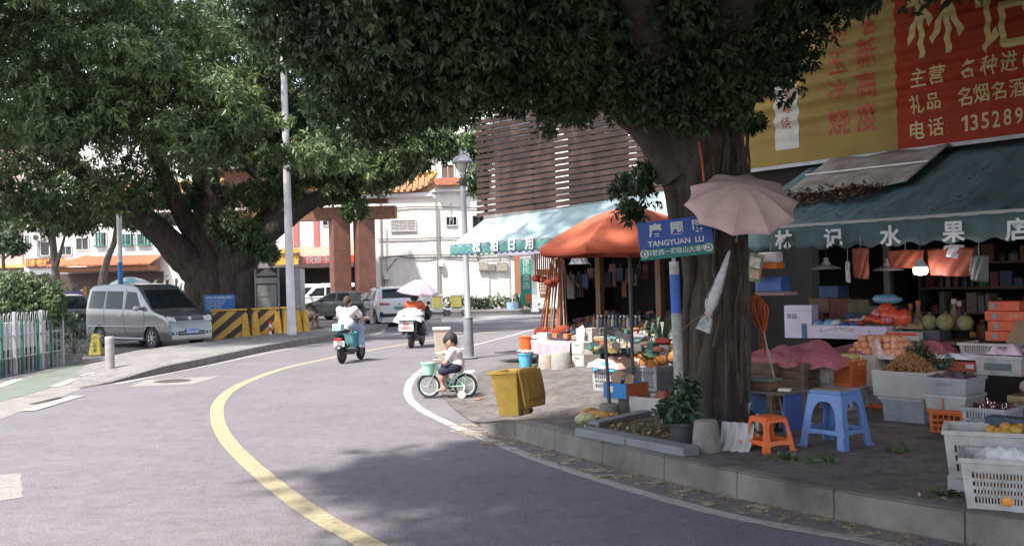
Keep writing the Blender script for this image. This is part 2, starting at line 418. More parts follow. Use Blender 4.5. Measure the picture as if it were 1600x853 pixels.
# ---- paint on the road
struct('road_marking', ribbon([G(*q) for q in ((41, 643), (122, 619))], .24, .012, .006), P_WHITE)
struct('yellow_line', ribbon([Vector((2.2, .5, 0)), Vector((.75, 3.2, 0)), Vector((-.2, 5.1, 0))]+[G(*q) for q in ((587, 857), (482, 797), (402, 735), (357, 690), (340, 655), (345, 625), (378, 600), (446, 575), (524, 558), (602, 543), (700, 528), (776, 518), (850, 511))], .19, .004, .004), P_YEL)
WL = [G(*q) for q in ((850, 510), (800, 524), (725, 544), (676, 568), (648, 588), (637, 607), (641, 624), (660, 641), (706, 664), (765, 688), (850, 721), (900, 738), (1000, 769), (1100, 796), (1200, 818), (1400, 853), (1700, 905))]
struct('white_line', ribbon(WL, .135, .004, .009), P_WHITE)
struct('white_line', ribbon([G(*q) for q in ((180, 600), (260, 584), (340, 568), (420, 551), (500, 537), (560, 527), (588, 522), (599, 517), (596, 513))], .13, .004, .004), P_WHITE)
struct('white_patch', MB().poly([G(*q, .004) for q in ((201, 604), (226, 594), (346, 587), (301, 600))]), P_OLD)
pt = [(-90, 746), (0, 741), (31, 739), (34, 743), (31, 748), (35, 753), (33, 758), (37, 764), (34, 770), (37, 776), (0, 782), (-90, 790)]
struct('white_patch', MB().poly([G(*q, .004) for q in pt]), P_OLD)
struct('white_patch', MB().poly([G(*q, .004) for q in ((690, 497), (860, 490), (860, 495), (690, 503))]), P_WHITE)
p = G(270, 595.5); mh = MB().lathe([(.345, 0), (.345, .006), (.33, .007), (.33, .004), (.0, .004)], 36)
for i in range(-4, 5):
    for j in range(-4, 5):
        if i*i+j*j < 17: mh.box((i*.068, j*.068, .006), (.034, .034, .006))
tag(mh.build('manhole_cover', M('cast_iron', (.1, .085, .08), rough=.7, var=.3, scale=8), None, (p.x, p.y, .006)), 'round cast iron manhole cover set in a white painted patch on the road', 'manhole cover')
# grit that has collected in the gutter
def grit_mat():
    mt = M('gutter_grit', (.3, .25, .19), rough=.95, var=.3, scale=14, bump=.6, bscale=120)
    n = mt.node_tree.nodes; l = mt.node_tree.links; b = n['Principled BSDF']
    tc = [x for x in n if x.type == 'TEX_COORD'][0]; nz = n.new('ShaderNodeTexNoise'); nz.inputs['Scale'].default_value = 3.5; nz.inputs['Detail'].default_value = 8
    nz.inputs['Roughness'].default_value = .75
    l.new(tc.outputs['Object'], nz.inputs['Vector']); mr = n.new('ShaderNodeMapRange'); mr.inputs[1].default_value = .46; mr.inputs[2].default_value = .6
    l.new(nz.outputs['Fac'], mr.inputs[0]); l.new(mr.outputs[0], b.inputs['Alpha']); return mt
gp = [p+Vector((-.74, -.66, 0)).normalized()*.17 for p in KC if 1 < p.y < 12.4]
tag(struct('gutter_dirt', ribbon(gp[::3], .46, .007, .03, 3), grit_mat()), kind='structure')
# ---- far pavement across the side street
fk = [G(640, 493), G(700, 491.5), G(850, 488.5), G(1000, 485)]
fkc = catmull(fk, 6)
struct('far_kerb', kerb_line(fkc, lambda p: .16, .25, 1.2, .01, 1), C_KERB_L, bevel=.015)
fp = [Vector((p.x, p.y+.1, .155)) for p in fk]
struct('far_pavement', MB().poly(fp+[GZ(1000, 64, .155), GZ(640, 64, .155)]), C_PAVE2)
# ================================================================== TREES, HEDGES, SHRUBS
BARK_D = M('dark_bark', (.055, .045, .04), rough=.95, var=.45, scale=3.0, bump=1.0, bscale=14, streak=(3, 3, .6))
BARK_F = M('fig_bark', (.075, .062, .052), rough=.95, var=.4, scale=4.0, bump=1.0, bscale=30, streak=(2.4, 2.4, 1.0), c2=(.03, .024, .021))
BARK_G = M('grey_bark', (.17, .15, .13), rough=.95, var=.35, scale=5.0, bump=.8, bscale=18, streak=(3, 3, .7))
LEAF_A = leafmat('broad_leaves', (.041, .072, .035), (.135, .188, .072), .35, .24, .5)
LEAF_B = leafmat('fig_leaves', (.028, .047, .024), (.06, .095, .035), .4, .25, 1.1)
LEAF_C = leafmat('hedge_leaves', (.05, .085, .035), (.13, .18, .075), .45, .2, 2.2)
LEAF_D = leafmat('shrub_leaves', (.025, .05, .028), (.06, .10, .05), .5, .2, 3)
LEAF_E = leafmat('far_leaves', (.05, .08, .045), (.10, .14, .07), .4, .2, .6)
LEAF_L = leafmat('light_leaves', (.09, .14, .05), (.18, .24, .09), .4, .25, 2)
def norm(a): return a/np.maximum(1e-9, np.linalg.norm(a, axis=1, keepdims=True))
def leaf_mesh(name, clumps, spray_n, k, L, wr, mat_, seed=1, droop=.35, shell=.55, parent=None, loc=(0, 0, 0), flat=.6, dens=None):
    "leaves gathered in sprays filling the given ellipsoids; every leaf is a folded blade of two quads"
    g = np.random.default_rng(seed); P = []; A = []
    for i, (c, r) in enumerate(clumps):
        n = spray_n if dens is None else max(3, int(spray_n*dens[i]))
        d = norm(g.normal(size=(n, 3))); rad = shell+(1-shell)*g.random((n, 1))**.7
        # lumpy outline
        lump = 1+.22*np.sin(d[:, :1]*5+i)+.18*np.sin(d[:, 1:2]*7+2*i)+.12*np.sin(d[:, 2:3]*9+i)
        P.append(np.array(c)+d*rad*np.array(r)*lump); A.append(d)
    P = np.concatenate(P); A = np.concatenate(A); n = len(P)
    A = norm(A*.8+g.normal(size=(n, 3))*.45+np.array([0, 0, -droop+.25]))
    ref = np.where(np.abs(A[:, 2:3]) > .9, np.array([[1., 0, 0]]), np.array([[0, 0, 1.]]))
    X = norm(np.cross(A, ref)); Y = np.cross(A, X)
    V = np.empty((n, k, 6, 3), np.float32)
    for j in range(k):
        t = 2*math.pi*(j+g.random((n, 1))*.6)/k; up = .25+.6*g.random((n, 1))
        dr = norm(A*up+(X*np.cos(t)+Y*np.sin(t))+np.array([0, 0, -droop*.6]))
        l = L*(.65+.6*g.random((n, 1))); w = l*wr*(.8+.4*g.random((n, 1)))
        upv = norm(np.array([[0, 0, 1.]])*flat+A*.6+g.normal(size=(n, 3))*.35)
        sd_ = norm(np.cross(dr, upv)); nm = np.cross(sd_, dr)
        st = P+A*(g.random((n, 1))-.5)*L*.9
        m1 = st+dr*l*.45-nm*l*.03; V[:, j, 0] = st; V[:, j, 1] = m1+sd_*w*.5+nm*w*.18; V[:, j, 2] = m1
        V[:, j, 3] = m1-sd_*w*.5+nm*w*.18; tip = st+dr*l-nm*l*.16+np.array([0, 0, -1.])*l*.10
        V[:, j, 4] = tip; V[:, j, 5] = tip
    V = V.reshape(n*k, 6, 3)[:, :5]; N = n*k
    me = bpy.data.meshes.new(name); me.vertices.add(N*5); me.vertices.foreach_set('co', V.reshape(-1))
    base = np.arange(N)[:, None]*5
    lo = np.concatenate([base+np.array([[0, 1, 4, 2]]), base+np.array([[0, 2, 4, 3]])], axis=1).reshape(-1).astype(np.int32)
    me.loops.add(N*8); me.loops.foreach_set('vertex_index', lo)
    me.polygons.add(N*2); me.polygons.foreach_set('loop_start', np.arange(N*2, dtype=np.int32)*4)
    try: me.polygons.foreach_set('loop_total', np.full(N*2, 4, np.int32))
    except Exception: pass
    me.materials.append(mat_); me.update(); me.validate()
    o = bpy.data.objects.new(name, me); col.objects.link(o); o.location = loc
    if parent is not None: o.parent = parent
    return o
def limb(mb, pts, r0, r1, n=10, wob=.0, seg=6):
    c = catmull(pts, seg); k = len(c)
    rr = [(r0+(r1-r0)*(i/(k-1))**.8)*(1+random.uniform(-.08, .08)) for i in range(k)]
    if wob:
        c = [p+Vector((random.uniform(-wob, wob), random.uniform(-wob, wob), random.uniform(-wob, wob)))*(i/(k-1)) for i, p in enumerate(c)]
    mb.tube(c, rr, n); return c

# ---- the big broad-leaved tree on the left
t = thing('spreading_tree', 'huge dark broad-leaved tree with thick forking limbs rising behind the silver van and striped barriers', 'tree', GZ(345, 36.9, 0))
o0 = Vector(t.location)
def L(x, y, d): return DP(x, y, d*1.1)-o0
tm = MB()
limb(tm, [L(345, 530, 33.5), L(344, 505, 33.5), L(342, 470, 33.5), L(338, 430, 33.5), L(335, 390, 33.6), L(330, 330, 33.9), L(320, 250, 34.5), L(330, 150, 35)], 1.12, .38, 18)
for dx, r in ((-34, .52), (-12, .62), (16, .6), (36, .5)):
    limb(tm, [L(345+dx*1.4, 530, 33.1), L(345+dx*1.25, 508, 33.1), L(344+dx, 470, 33.1), L(342+dx*1.1, 425, 33.2), L(340+dx*1.6, 385, 33.4)], r, r*.8, 12)
limb(tm, [L(330, 445, 33.3), L(290, 405, 33.0), L(248, 362, 32.4), L(200, 322, 31.6), L(130, 270, 31), L(40, 215, 30)], .75, .2, 14)
limb(tm, [L(350, 446, 33.3), L(384, 402, 33), L(428, 360, 32.6), L(478, 322, 32.2), L(545, 280, 31.5), L(600, 238, 31), L(660, 198, 30.5)], .52, .13, 14)
limb(tm, [L(350, 420, 33.6), L(385, 372, 34), L(425, 330, 34.5), L(450, 270, 35), L(478, 200, 35.5), L(500, 90, 36)], .55, .15, 12)
limb(tm, [L(330, 400, 33.4), L(290, 345, 33), L(265, 290, 32), L(220, 200, 30), L(180, 110, 28)], .5, .12, 12)
limb(tm, [L(500, 320, 32), L(560, 292, 31), L(620, 280, 30.5), L(650, 262, 30)], .14, .05, 8)
for i in range(26):
    a = L(random.uniform(180, 560), random.uniform(150, 300), random.uniform(31, 36)); b = a+Vector((random.uniform(-3.5, 3.5), random.uniform(-4, 2), random.uniform(.5, 3)))
    limb(tm, [a, a.lerp(b, .5)+Vector((0, 0, .3)), b], .12, .03, 6, seg=4)
tm.build('trunk', BARK_D, t, smooth=60)
cl = []; dn = []
def C(x, y, d, rx, rz, ry=None, n=1.0):
    if 395 < x < 490 and -80 < y < 330: d = max(d, 31.4+(rx if y < 250 else .3))
    cl.append((tuple(L(x, y, d)), (rx*1.1, (ry or rx)*1.1, rz*1.1))); dn.append(n)
rs = random.Random(5)
for yy in range(-60, 300, 52):          # body of the crown
    for xx in range(-80, 720, 74):
        x = xx+rs.uniform(-30, 30); y = yy+rs.uniform(-22, 22)
        if x > 640 and y > 190: continue
        if x > 480 and y > 255: continue
        if y > 245 and 220 < x < 480: continue
        C(x, y, rs.uniform(28.5, 38), rs.uniform(1.3, 2.1), rs.uniform(.8, 1.25), None, 1.0)
for i in range(26):                      # its top, above the picture
    C(rs.uniform(-60, 680), rs.uniform(-300, -70), rs.uniform(34, 41), rs.uniform(1.8, 2.6), rs.uniform(1.2, 1.7), None, .7)
# shelves of foliage reaching forward
for x, y, d, rx, rz in ((60, 60, 26, 1.7, .6), (170, 75, 25, 1.6, .55), (230, 100, 24.6, 1.2, .45), (30, 110, 25.5, 1.5, .5), (100, 150, 25, 1.1, .5), (95, 205, 24.6, 1.0, .4),
        (130, 190, 25.5, 1.0, .4), (250, 200, 26, 1.6, .45), (300, 130, 26, 1.2, .5), (345, 145, 25.5, 1.2, .45), (400, 235, 25.5, 1.3, .5), (430, 255, 25.2, .9, .45), (340, 60, 26.5, 1.4, .6),
        (20, 190, 26, 1.4, .6), (440, 60, 27, 1.5, .7), (470, 190, 27, 1.3, .6), (490, 240, 27, 1.0, .5), (240, 20, 26, 1.7, .6), (120, 10, 26.5, 1.7, .6), (-20, 20, 26, 1.6, .7), (400, 120, 27, 1.2, .5),
        (455, 165, 25.5, 1.0, .4), (310, 225, 26, 1.2, .4), (380, 190, 26, 1.2, .4), (200, 150, 25.2, 1.0, .4)):
    C(x, y, d, rx, rz, rx, 1.15)
for x, y, d, rx, rz in ((60, 290, 31, 1.8, .9), (140, 310, 31, 1.5, .7), (210, 290, 32, 1.4, .8), (270, 300, 33.5, 1.2, .7), (20, 320, 32, 1.4, .6), (330, 310, 34.6, 1.1, .7), (110, 340, 33, 1.1, .4), (360, 350, 32.6, .75, .55), (385, 372, 32.5, .6, .4), (420, 395, 32.3, .3, .25),
        (560, 262, 30.8, 1.0, .5), (590, 280, 30.6, .7, .35), (552, 326, 30.7, .32, .3), (532, 298, 31, .6, .35), (612, 262, 30.4, .8, .45), (640, 246, 30.2, .7, .4), (655, 225, 30, .9, .5), (690, 180, 30.5, 1.0, .6), (700, 225, 30, .5, .35), (520, 262, 31.2, 1.1, .5), (480, 270, 31.8, 1.0, .5), (445, 300, 33, .9, .5), (400, 305, 34, .9, .5),
        (620, 215, 31, 1.1, .6), (720, 150, 31, 1.1, .7), (740, 110, 31, 1.0, .7), (575, 250, 31, 1.2, .6)):
    C(x, y, d, rx, rz, rx*1.2, 1.0)
for i in range(34): cl.append((tuple(Vector((rs.uniform(-19, -10.5), rs.uniform(23, 29.5), rs.uniform(9.8, 13)))-o0), (1.7, 1.7, .8))); dn.append(.8)  # out-of-view clumps added to cast shade on the van
leaf_mesh('crown', cl, 205, 9, .225, .32, LEAF_A, 3, parent=t, dens=dn, shell=.45)

# ---- the big fig on the right, over the fruit shop
t = thing('fig_tree', 'massive old fig with a fluted trunk growing from the pavement beside the street name sign', 'tree', (2.22, 10.05, .18))
o0 = Vector(t.location); tm = MB()
prof = [(672, 1064, 1180), (640, 1062, 1172), (560, 1060, 1168), (480, 1062, 1167), (410, 1060, 1167), (350, 1050, 1168), (290, 1037, 1172), (240, 1012, 1172), (190, 992, 1166), (140, 968, 1164), (90, 930, 1175)]
rows = []
for y, a, b in prof:
    c = DP((a+b)/2, y, 10.05)-o0; rows.append((c, (b-a)/2/150.4))
tm.tube([c for c, w in rows], [w*.80 for c, w in rows], 18)
for k in range(17):                      # fused aerial roots that give the trunk its folds
    an = 2*math.pi*k/17+random.uniform(-.1, .1); pts = []; rr = []; f = random.uniform(.66, .86); tw = random.uniform(-.35, .35)
    for i, (c, w) in enumerate(rows):
        q = an+tw*i/10+.26*math.sin(i*1.3+k*2.4)+.1*math.sin(i*2.9+k); pts.append(c+Vector((math.cos(q)*w*f, math.sin(q)*w*f*.9, 0)))
        rr.append(w*random.uniform(.11, .27)*(1.25 if i == 0 else 1))
    pts[0] = pts[0]+Vector((math.cos(an)*.10, math.sin(an)*.10, -.05))
    tm.tube(catmull(pts, 4), list(np.interp(np.linspace(0, 10, (len(pts)-1)*4+1), range(11), rr)), 9)
for k in range(14):                      # thin hanging roots
    x = random.uniform(1118, 1165); yb = random.uniform(480, 660); yt = random.uniform(150, 260); d = 9.55
    tm.tube(catmull([DP(x+random.uniform(-8, 8), y, d)-o0 for y in np.linspace(yt, yb, 6)], 3), random.uniform(.008, .022), 6)
lm_ = [[(1070, 270, 10), (1020, 200, 10), (960, 150, 9.8), (900, 100, 9.4), (820, 55, 8.8), (740, 10, 8.2), (660, -60, 7.6)], [(1060, 230, 10), (1030, 170, 10), (1000, 90, 10), (985, 0, 10.2), (960, -120, 10.6)],
       [(1100, 150, 10), (1105, 60, 9.9), (1120, -60, 9.6), (1150, -200, 9)], [(1140, 160, 10), (1180, 80, 10.1), (1240, -20, 10), (1330, -140, 9.5)],
       [(1065, 250, 10), (1000, 180, 10), (930, 100, 10.6), (850, 0, 11), (780, -120, 11.4)], [(1060, 150, 9.7), (1010, 40, 8.4), (960, -120, 7), (900, -400, 5.4)], [(1120, 150, 9.7), (1160, -40, 8), (1250, -300, 6.2)]]
for pts in lm_: limb(tm, [DP(*q)-o0 for q in pts], .28, .06, 10)
for a, b in (((990, 40, 9.6), (1060, 5, 8.6)), ((860, 78, 9.2), (760, 100, 8.6)), ((1010, 60, 9.2), (1090, 62, 8.7)), ((930, 110, 9.6), (900, 20, 8.7))):
    limb(tm, [DP(*a)-o0, DP((a[0]+b[0])/2, (a[1]+b[1])/2-6, (a[2]+b[2])/2)-o0, DP(*b)-o0], .04, .012, 6)
tm.build('trunk', BARK_F, t, smooth=60)
cl = []; dn = []
rs = random.Random(11)
up = []
for i in range(300):                     # the wide umbrella of the crown
    for _ in range(120):
        x = rs.uniform(-5.4, 11.5); y = rs.uniform(-1.0, 13.5); z = rs.uniform(4.6, 9.8)
        e = ((x-3.0)/8.2)**2+((y-6.0)/7.2)**2+((z-5.2)/4.8)**2
        if e > 1: continue
        if x < .9+(y-8.4)*1.0 and y > 8.4: continue
        sx, sy = x+.386*z, y+.43*z      # where its shade falls
        if sx < -1.5+max(0, 9-sy)*.5+max(0, sy-9)*.5 or sy > 10.9+max(0, sx)*.9: continue
        if z < 2.1+.30*y and not (y > 9 and 0 < x < 4): continue
        break
    else: continue
    up.append(((x-o0.x, y-o0.y, z-o0.z), (rs.uniform(.9, 1.4),)*2+(rs.uniform(.4, .65),)))
for i in range(80):                      # unseen clumps added to keep the sun off the banner
    x = rs.uniform(1.5, 9.5); y = rs.uniform(9.0, 13.2); z = rs.uniform(7.2, 9.8); up.append(((x-o0.x, y-o0.y, z-o0.z), (rs.uniform(1.0, 1.4),)*2+(.55,)))
leaf_mesh('upper_crown', up, 130, 8, .2, .5, LEAF_B, 10, parent=t, shell=.2, droop=.3)  # large-leaved layer out of view, added to block sun and sky
for x, y, d, rx, rz in ((520, 20, 8.6, .75, .35), (500, 75, 9.0, .5, .3), (590, 40, 8.3, .7, .4), (640, 90, 8.4, .65, .35), (560, 110, 8.8, .55, .35), (615, 150, 8.8, .5, .3), (680, 60, 8.0, .7, .4), (700, 120, 8.3, .55, .3),
        (740, 60, 8.4, .6, .4), (790, 30, 8.0, .7, .4), (775, 90, 8.6, .5, .3), (830, 100, 8.8, .5, .28), (860, 60, 8.4, .6, .4), (880, 125, 9.0, .45, .28), (925, 70, 8.8, .6, .4), (960, 130, 9.2, .42, .26), (985, 60, 8.9, .6, .4),
        (1030, 100, 9.0, .45, .28), (1080, 60, 8.8, .6, .4), (1120, 125, 9.1, .42, .25), (1160, 90, 9.2, .5, .3), (1200, 60, 9.4, .55, .35), (1190, 125, 9.6, .36, .25), (1225, 95, 9.8, .32, .25), (1240, 30, 9.5, .45, .3), (1150, 20, 8.8, .7, .4), (1040, 10, 8.6, .7, .4),
        (900, 10, 8.2, .8, .4), (660, 10, 7.8, .7, .4), (1020, 145, 9.1, .35, .2), (1085, 148, 9.1, .33, .2), (1000, 170, 9.15, .26, .16), (1050, 178, 9.1, .22, .14), (1120, 165, 9.15, .25, .16), (1155, 172, 9.3, .2, .14), (1075, 200, 9.1, .12, .08), (840, 150, 9.0, .35, .22), (760, 140, 8.8, .35, .22), (905, 160, 9.2, .3, .2), (450, 10, 8.6, .5, .3), (530, 165, 9.2, .4, .28), (560, 70, 8.6, .6, .35), (645, 185, 9.2, .3, .22),
        (820, 20, 8.2, .7, .4), (1100, 100, 9.0, .5, .3), (990, 110, 9.1, .45, .25), (720, 20, 8.0, .7, .4), (1280, -10, 9.2, .5, .3), (870, 180, 9.6, .25, .2), (700, 165, 9.0, .3, .2), (590, 200, 9.4, .3, .22), (1350, -30, 8.6, .5, .2), (1450, -45, 8.2, .5, .2), (1560, -60, 8, .5, .2),
        (1000, 300, 10.2, .22, .2), (985, 330, 10.3, .16, .12), (1010, 270, 10.1, .16, .16), (970, 290, 10.4, .12, .12), (1180, 195, 9.8, .12, .06)):
    cl.append((tuple(DP(x, y, d)-o0), (rx, rx, rz))); dn.append(max(.12, (rx/.62)**2))
leaf_mesh('crown', cl, 400, 7, .076, .48, LEAF_B, 9, parent=t, dens=dn, shell=.3, droop=.5)

# ---- lesser trees
def small_tree(name, label, base, trunk, clumps, group=None, leaf=LEAF_E, bark=BARK_G, n=80, L_=.26, seed=1, wr=.36):
    t = thing(name, label, 'tree', base, 0, group); b = Vector(base); m_ = MB()
    for pts, a, c in trunk: limb(m_, [DP(*q)-b for q in pts], a, c, 10)
    m_.build('trunk', bark, t, smooth=60)
    leaf_mesh('crown', [(tuple(DP(x, y, d)-b), (rx, rx, rz)) for x, y, d, rx, rz in clumps], n, 8, L_, wr, leaf, seed, parent=t)
    return t
g_ = 'lesser trees in front of the far left building'
small_tree('street_tree', 'grey-trunked upright tree in front of the red lit shop sign on the far left', GZ(88, 48, 0), [([(88, 482, 48), (87, 430, 48), (84, 390, 48), (80, 350, 47.6), (70, 310, 47)], .24, .1), ([(87, 420, 48), (97, 385, 47.5), (106, 350, 47)], .12, .05), ([(80, 385, 48), (74, 360, 47.6), (60, 330, 47)], .1, .04)],
    [(60, 320, 46, 1.4, .8), (95, 345, 46.5, 1.2, .5), (110, 330, 47, 1.2, .7), (75, 350, 47, 1.0, .5), (70, 300, 48, 1.6, .8), (120, 355, 46.5, .6, .35), (40, 345, 47, .9, .5)], g_, seed=21)
small_tree('street_tree', 'slender leaning tree with a curved bare trunk behind the roof of the silver van', GZ(158, 46, 0), [([(156, 490, 46), (160, 440, 46), (168, 405, 46), (178, 380, 46), (183, 350, 45.5), (190, 315, 45)], .22, .1), ([(180, 370, 46), (195, 350, 45.5), (210, 335, 45)], .08, .03)],
    [(185, 330, 45, 1.5, .6), (215, 345, 44.5, 1.0, .4), (160, 340, 45, 1.0, .5), (200, 310, 46, 1.6, .7), (240, 345, 44, .7, .35), (150, 320, 45.5, 1.3, .6)], g_, seed=22)
small_tree('street_tree', 'thin small tree at the left edge before the pink house', GZ(6, 44, 0), [([(6, 485, 44), (6, 430, 44), (5, 400, 44), (8, 370, 44)], .1, .06), ([(6, 405, 44), (20, 392, 44), (28, 385, 43.6)], .05, .02)],
    [(5, 370, 43.5, .8, .5), (22, 385, 43.4, .6, .3), (-15, 380, 44, .7, .5), (14, 350, 44, 1.0, .5)], g_, seed=23)
small_tree('street_tree', 'leafy tree showing above the brown slatted screen', GZ(960, 29, 0), [([(960, 470, 29), (940, 300, 29), (880, 200, 29), (800, 140, 29)], .2, .07)],
    [(780, 150, 27, 1.0, .6), (830, 170, 27, 1.1, .6), (760, 205, 26, .7, .55), (880, 150, 28, 1.2, .7), (745, 280, 25, .35, .45), (750, 235, 25.5, .4, .4), (930, 150, 29, 1.3, .7), (1000, 160, 30, 1.5, 1.0), (800, 120, 28, 1.2, .8), (700, -180, 16, 1.2, .7), (760, -190, 16, 1.2, .7), (820, -200, 16.5, 1.3, .7), (640, -170, 16.8, 1.0, .6), (700, -160, 17.5, 1.2, .7), (780, -160, 17.5, 1.3, .7), (650, -100, 19.5, 1.2, .7), (700, -110, 19.5, 1.3, .7), (745, -90, 20, 1.3, .7), (690, -60, 20.5, 1.2, .6), (640, -70, 20.6, 1.1, .6), (790, -120, 19, 1.4, .8), (850, -100, 18.5, 1.4, .8), (900, -140, 18, 1.4, .8), (960, -110, 18, 1.4, .8), (760, -60, 22, 1.3, .8), (860, -40, 22, 1.5, .8), (940, -60, 21, 1.5, .8)], None, LEAF_A, seed=24, L_=.2)  # clumps above the view are added to shade screen and awning
t = thing('palm_shrub', 'spiky palm-like shrub behind the van windscreen below the tree limb', 'shrub', GZ(262, 40, 0)); m_ = MB()
for i in range(90):
    an = random.uniform(0, 6.283); b = Vector((random.uniform(-1.0, 1.0), random.uniform(-.4, .4), random.uniform(.5, 1.6))); r = random.uniform(.7, 1.3)
    tip = b+Vector((math.cos(an)*r, math.sin(an)*r, random.uniform(.0, .9))); mid = b.lerp(tip, .55)+Vector((0, 0, .3)); s_ = Vector((-math.sin(an), math.cos(an), 0))*.06
    m_.add([b-s_*.4, b+s_*.4, mid+s_, tip, mid-s_], [(0, 1, 2, 4), (4, 2, 3)])
m_.build('fronds', LEAF_E, t); s_ = MB()
for i in range(5): s_.tube([(-.8+.4*i, 0, 0), (-.8+.4*i+random.uniform(-.1, .1), 0, 1.5)], .06, 6)
s_.build('stems', BARK_G, t)
t = dup(t, GZ(128, 42, 0), 1.2, 'spiky palm-like shrub beside the purple notice board', scale=.9)
# ---- hedge over the white fence, shrub beside it
t = thing('hedge', 'dense light green hedge bulging over the white looped fence at the left edge', 'hedge', (-12.0, 22.6, 0))
o0 = Vector(t.location); cs = []
for x, y, d, rx, rz in [(a_, b_, c_+1.75, e_, f_) for a_, b_, c_, e_, f_ in ((80, 470, 21.6, .33, .42), (55, 455, 21.8, .45, .4), (20, 465, 21.2, .5, .5), (-20, 470, 20.6, .5, .55), (50, 490, 21.3, .45, .35), (10, 500, 20.8, .45, .4), (-20, 520, 20.2, .4, .5), (75, 492, 21.5, .3, .3), (30, 445, 22.2, .5, .3), (-15, 440, 21.6, .6, .35), (86, 480, 21.8, .2, .25), (5, 530, 20.5, .26, .3), (-70, 480, 20, .7, .6), (-120, 490, 19, .8, .7), (60, 470, 22.4, .5, .5), (0, 470, 22.2, .7, .5), (-60, 460, 21.5, .8, .6))]:
    cs.append((tuple(DP(x, y, d)-o0), (rx, rx, rz)))
leaf_mesh('foliage', cs, 230, 7, .085, .5, LEAF_C, 31, parent=t, shell=.75); m_ = MB()
for i in range(9): x = -2.6+i*.34; m_.tube([(0, x, 0), (random.uniform(-.1, .1), x, .6), (.1, x, 1.3)], .025, 6)
m_.build('stems', BARK_G, t)
t = thing('shrub', 'dark narrow-leaved shrub between the white fence and the rear of the van', 'shrub', G(117, 563)); m_ = MB()
for i in range(420):
    an = random.uniform(0, 6.283); z = random.uniform(.05, 1.15); rad = .42*math.sqrt(random.random())*math.sin(math.pi*min(.97, .15+z/1.35))
    b = Vector((math.cos(an)*rad, math.sin(an)*rad, z)); an2 = an+random.uniform(-.9, .9); ln = random.uniform(.16, .3)
    tip = b+Vector((math.cos(an2)*ln*.85, math.sin(an2)*ln*.85, random.uniform(-.12, .2))); mid = b.lerp(tip, .5)+Vector((0, 0, .04)); s_ = Vector((-math.sin(an2), math.cos(an2), 0))*.016
    m_.add([b, mid+s_, tip, mid-s_], [(0, 1, 2, 3)])
m_.build('foliage', LEAF_D, t); s_ = MB()
for i in range(7): s_.tube([(0, 0, 0), (random.uniform(-.25, .25), random.uniform(-.25, .25), .9)], .012, 5)
s_.build('stems', BARK_G, t)
t = thing('planter', 'low stone planter holding a small bright green plant at the fence end', 'planter', G(100, 568)); 
m_ = MB().openbox(.75, .4, .22, .05); m_.build('trough', CONC, t, bevel=.01)
leaf_mesh('plant', [((-.22, -.05, .42), (.16, .14, .16))], 40, 7, .09, .5, LEAF_L, 32, parent=t)
MB().box((0, 0, .17), (.64, .29, .02)).build('soil', DIRT, t)
# ---- far hedge below the white wall
t = thing('clipped_hedge', 'low clipped hedge along the foot of the white building across the street', 'hedge', GZ(768, 57, .15))
cs = [((-2.3+i*.42+random.uniform(-.1, .1), random.uniform(-.2, .2), .38+random.uniform(-.05, .08)), (.42, .4, .36)) for i in range(12)]
leaf_mesh('foliage', cs, 60, 7, .13, .5, LEAF_C, 33, parent=t); m_ = MB()
for i in range(10): m_.tube([(-2.2+i*.5, 0, 0), (-2.2+i*.5, .05, .4)], .02, 5)
m_.build('stems', BARK_G, t)
# ================================================================== BUILDINGS
def Wd(*a): return DP(*a)
WHITE = M('white_plaster', (.80, .77, .74), rough=.9, var=.13, scale=1.2, bump=.25, bscale=25, c2=(.62, .58, .54), streak=(2.5, 2.5, .5))
WHITE2 = M('clean_white_wall', (.76, .72, .71), rough=.9, var=.12, scale=.8, bump=.15)
PINK = M('pink_wall', (.55, .36, .32), rough=.9, var=.12, scale=.8)
GLASS = M('dark_glass', (.02, .025, .03), rough=.08, var=.3, spec=.6)
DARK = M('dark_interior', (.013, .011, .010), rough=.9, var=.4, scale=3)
IRON = M('dark_iron', (.05, .048, .05), rough=.6, var=.3, scale=9)
STEEL = M('grey_steel', (.27, .27, .28), rough=.45, var=.2, scale=6, metal=.3)
WPAINT = M('white_paint', (.62, .61, .6), rough=.55, var=.12, scale=6)
TERRA = M('red_brown_tile', (.34, .13, .07), rough=.7, var=.3, scale=7, bump=.4)
ORTILE = M('orange_glazed_tile', (.36, .18, .085), rough=.4, var=.35, scale=6, bump=.3)
RED = M('red_board', (.45, .05, .02), rough=.6, var=.2)
YEL = M('yellow_board', (.55, .33, .05), rough=.6, var=.2)
TEAL = M('teal_canvas', (.085, .2, .2), rough=.75, var=.25, scale=5, bump=.2, bscale=300)
def mpart(name, mb, mt, par, **k): return mb.build(name, mt, par, **k)
def plane_local(x0, y0, x1, y1, d, base):
    "local x, z limits of a pixel rectangle on the plane at depth d"
    a = DP(x0, y1, d)-base; b = DP(x1, y0, d)-base; return a.x, b.x, a.z, b.z
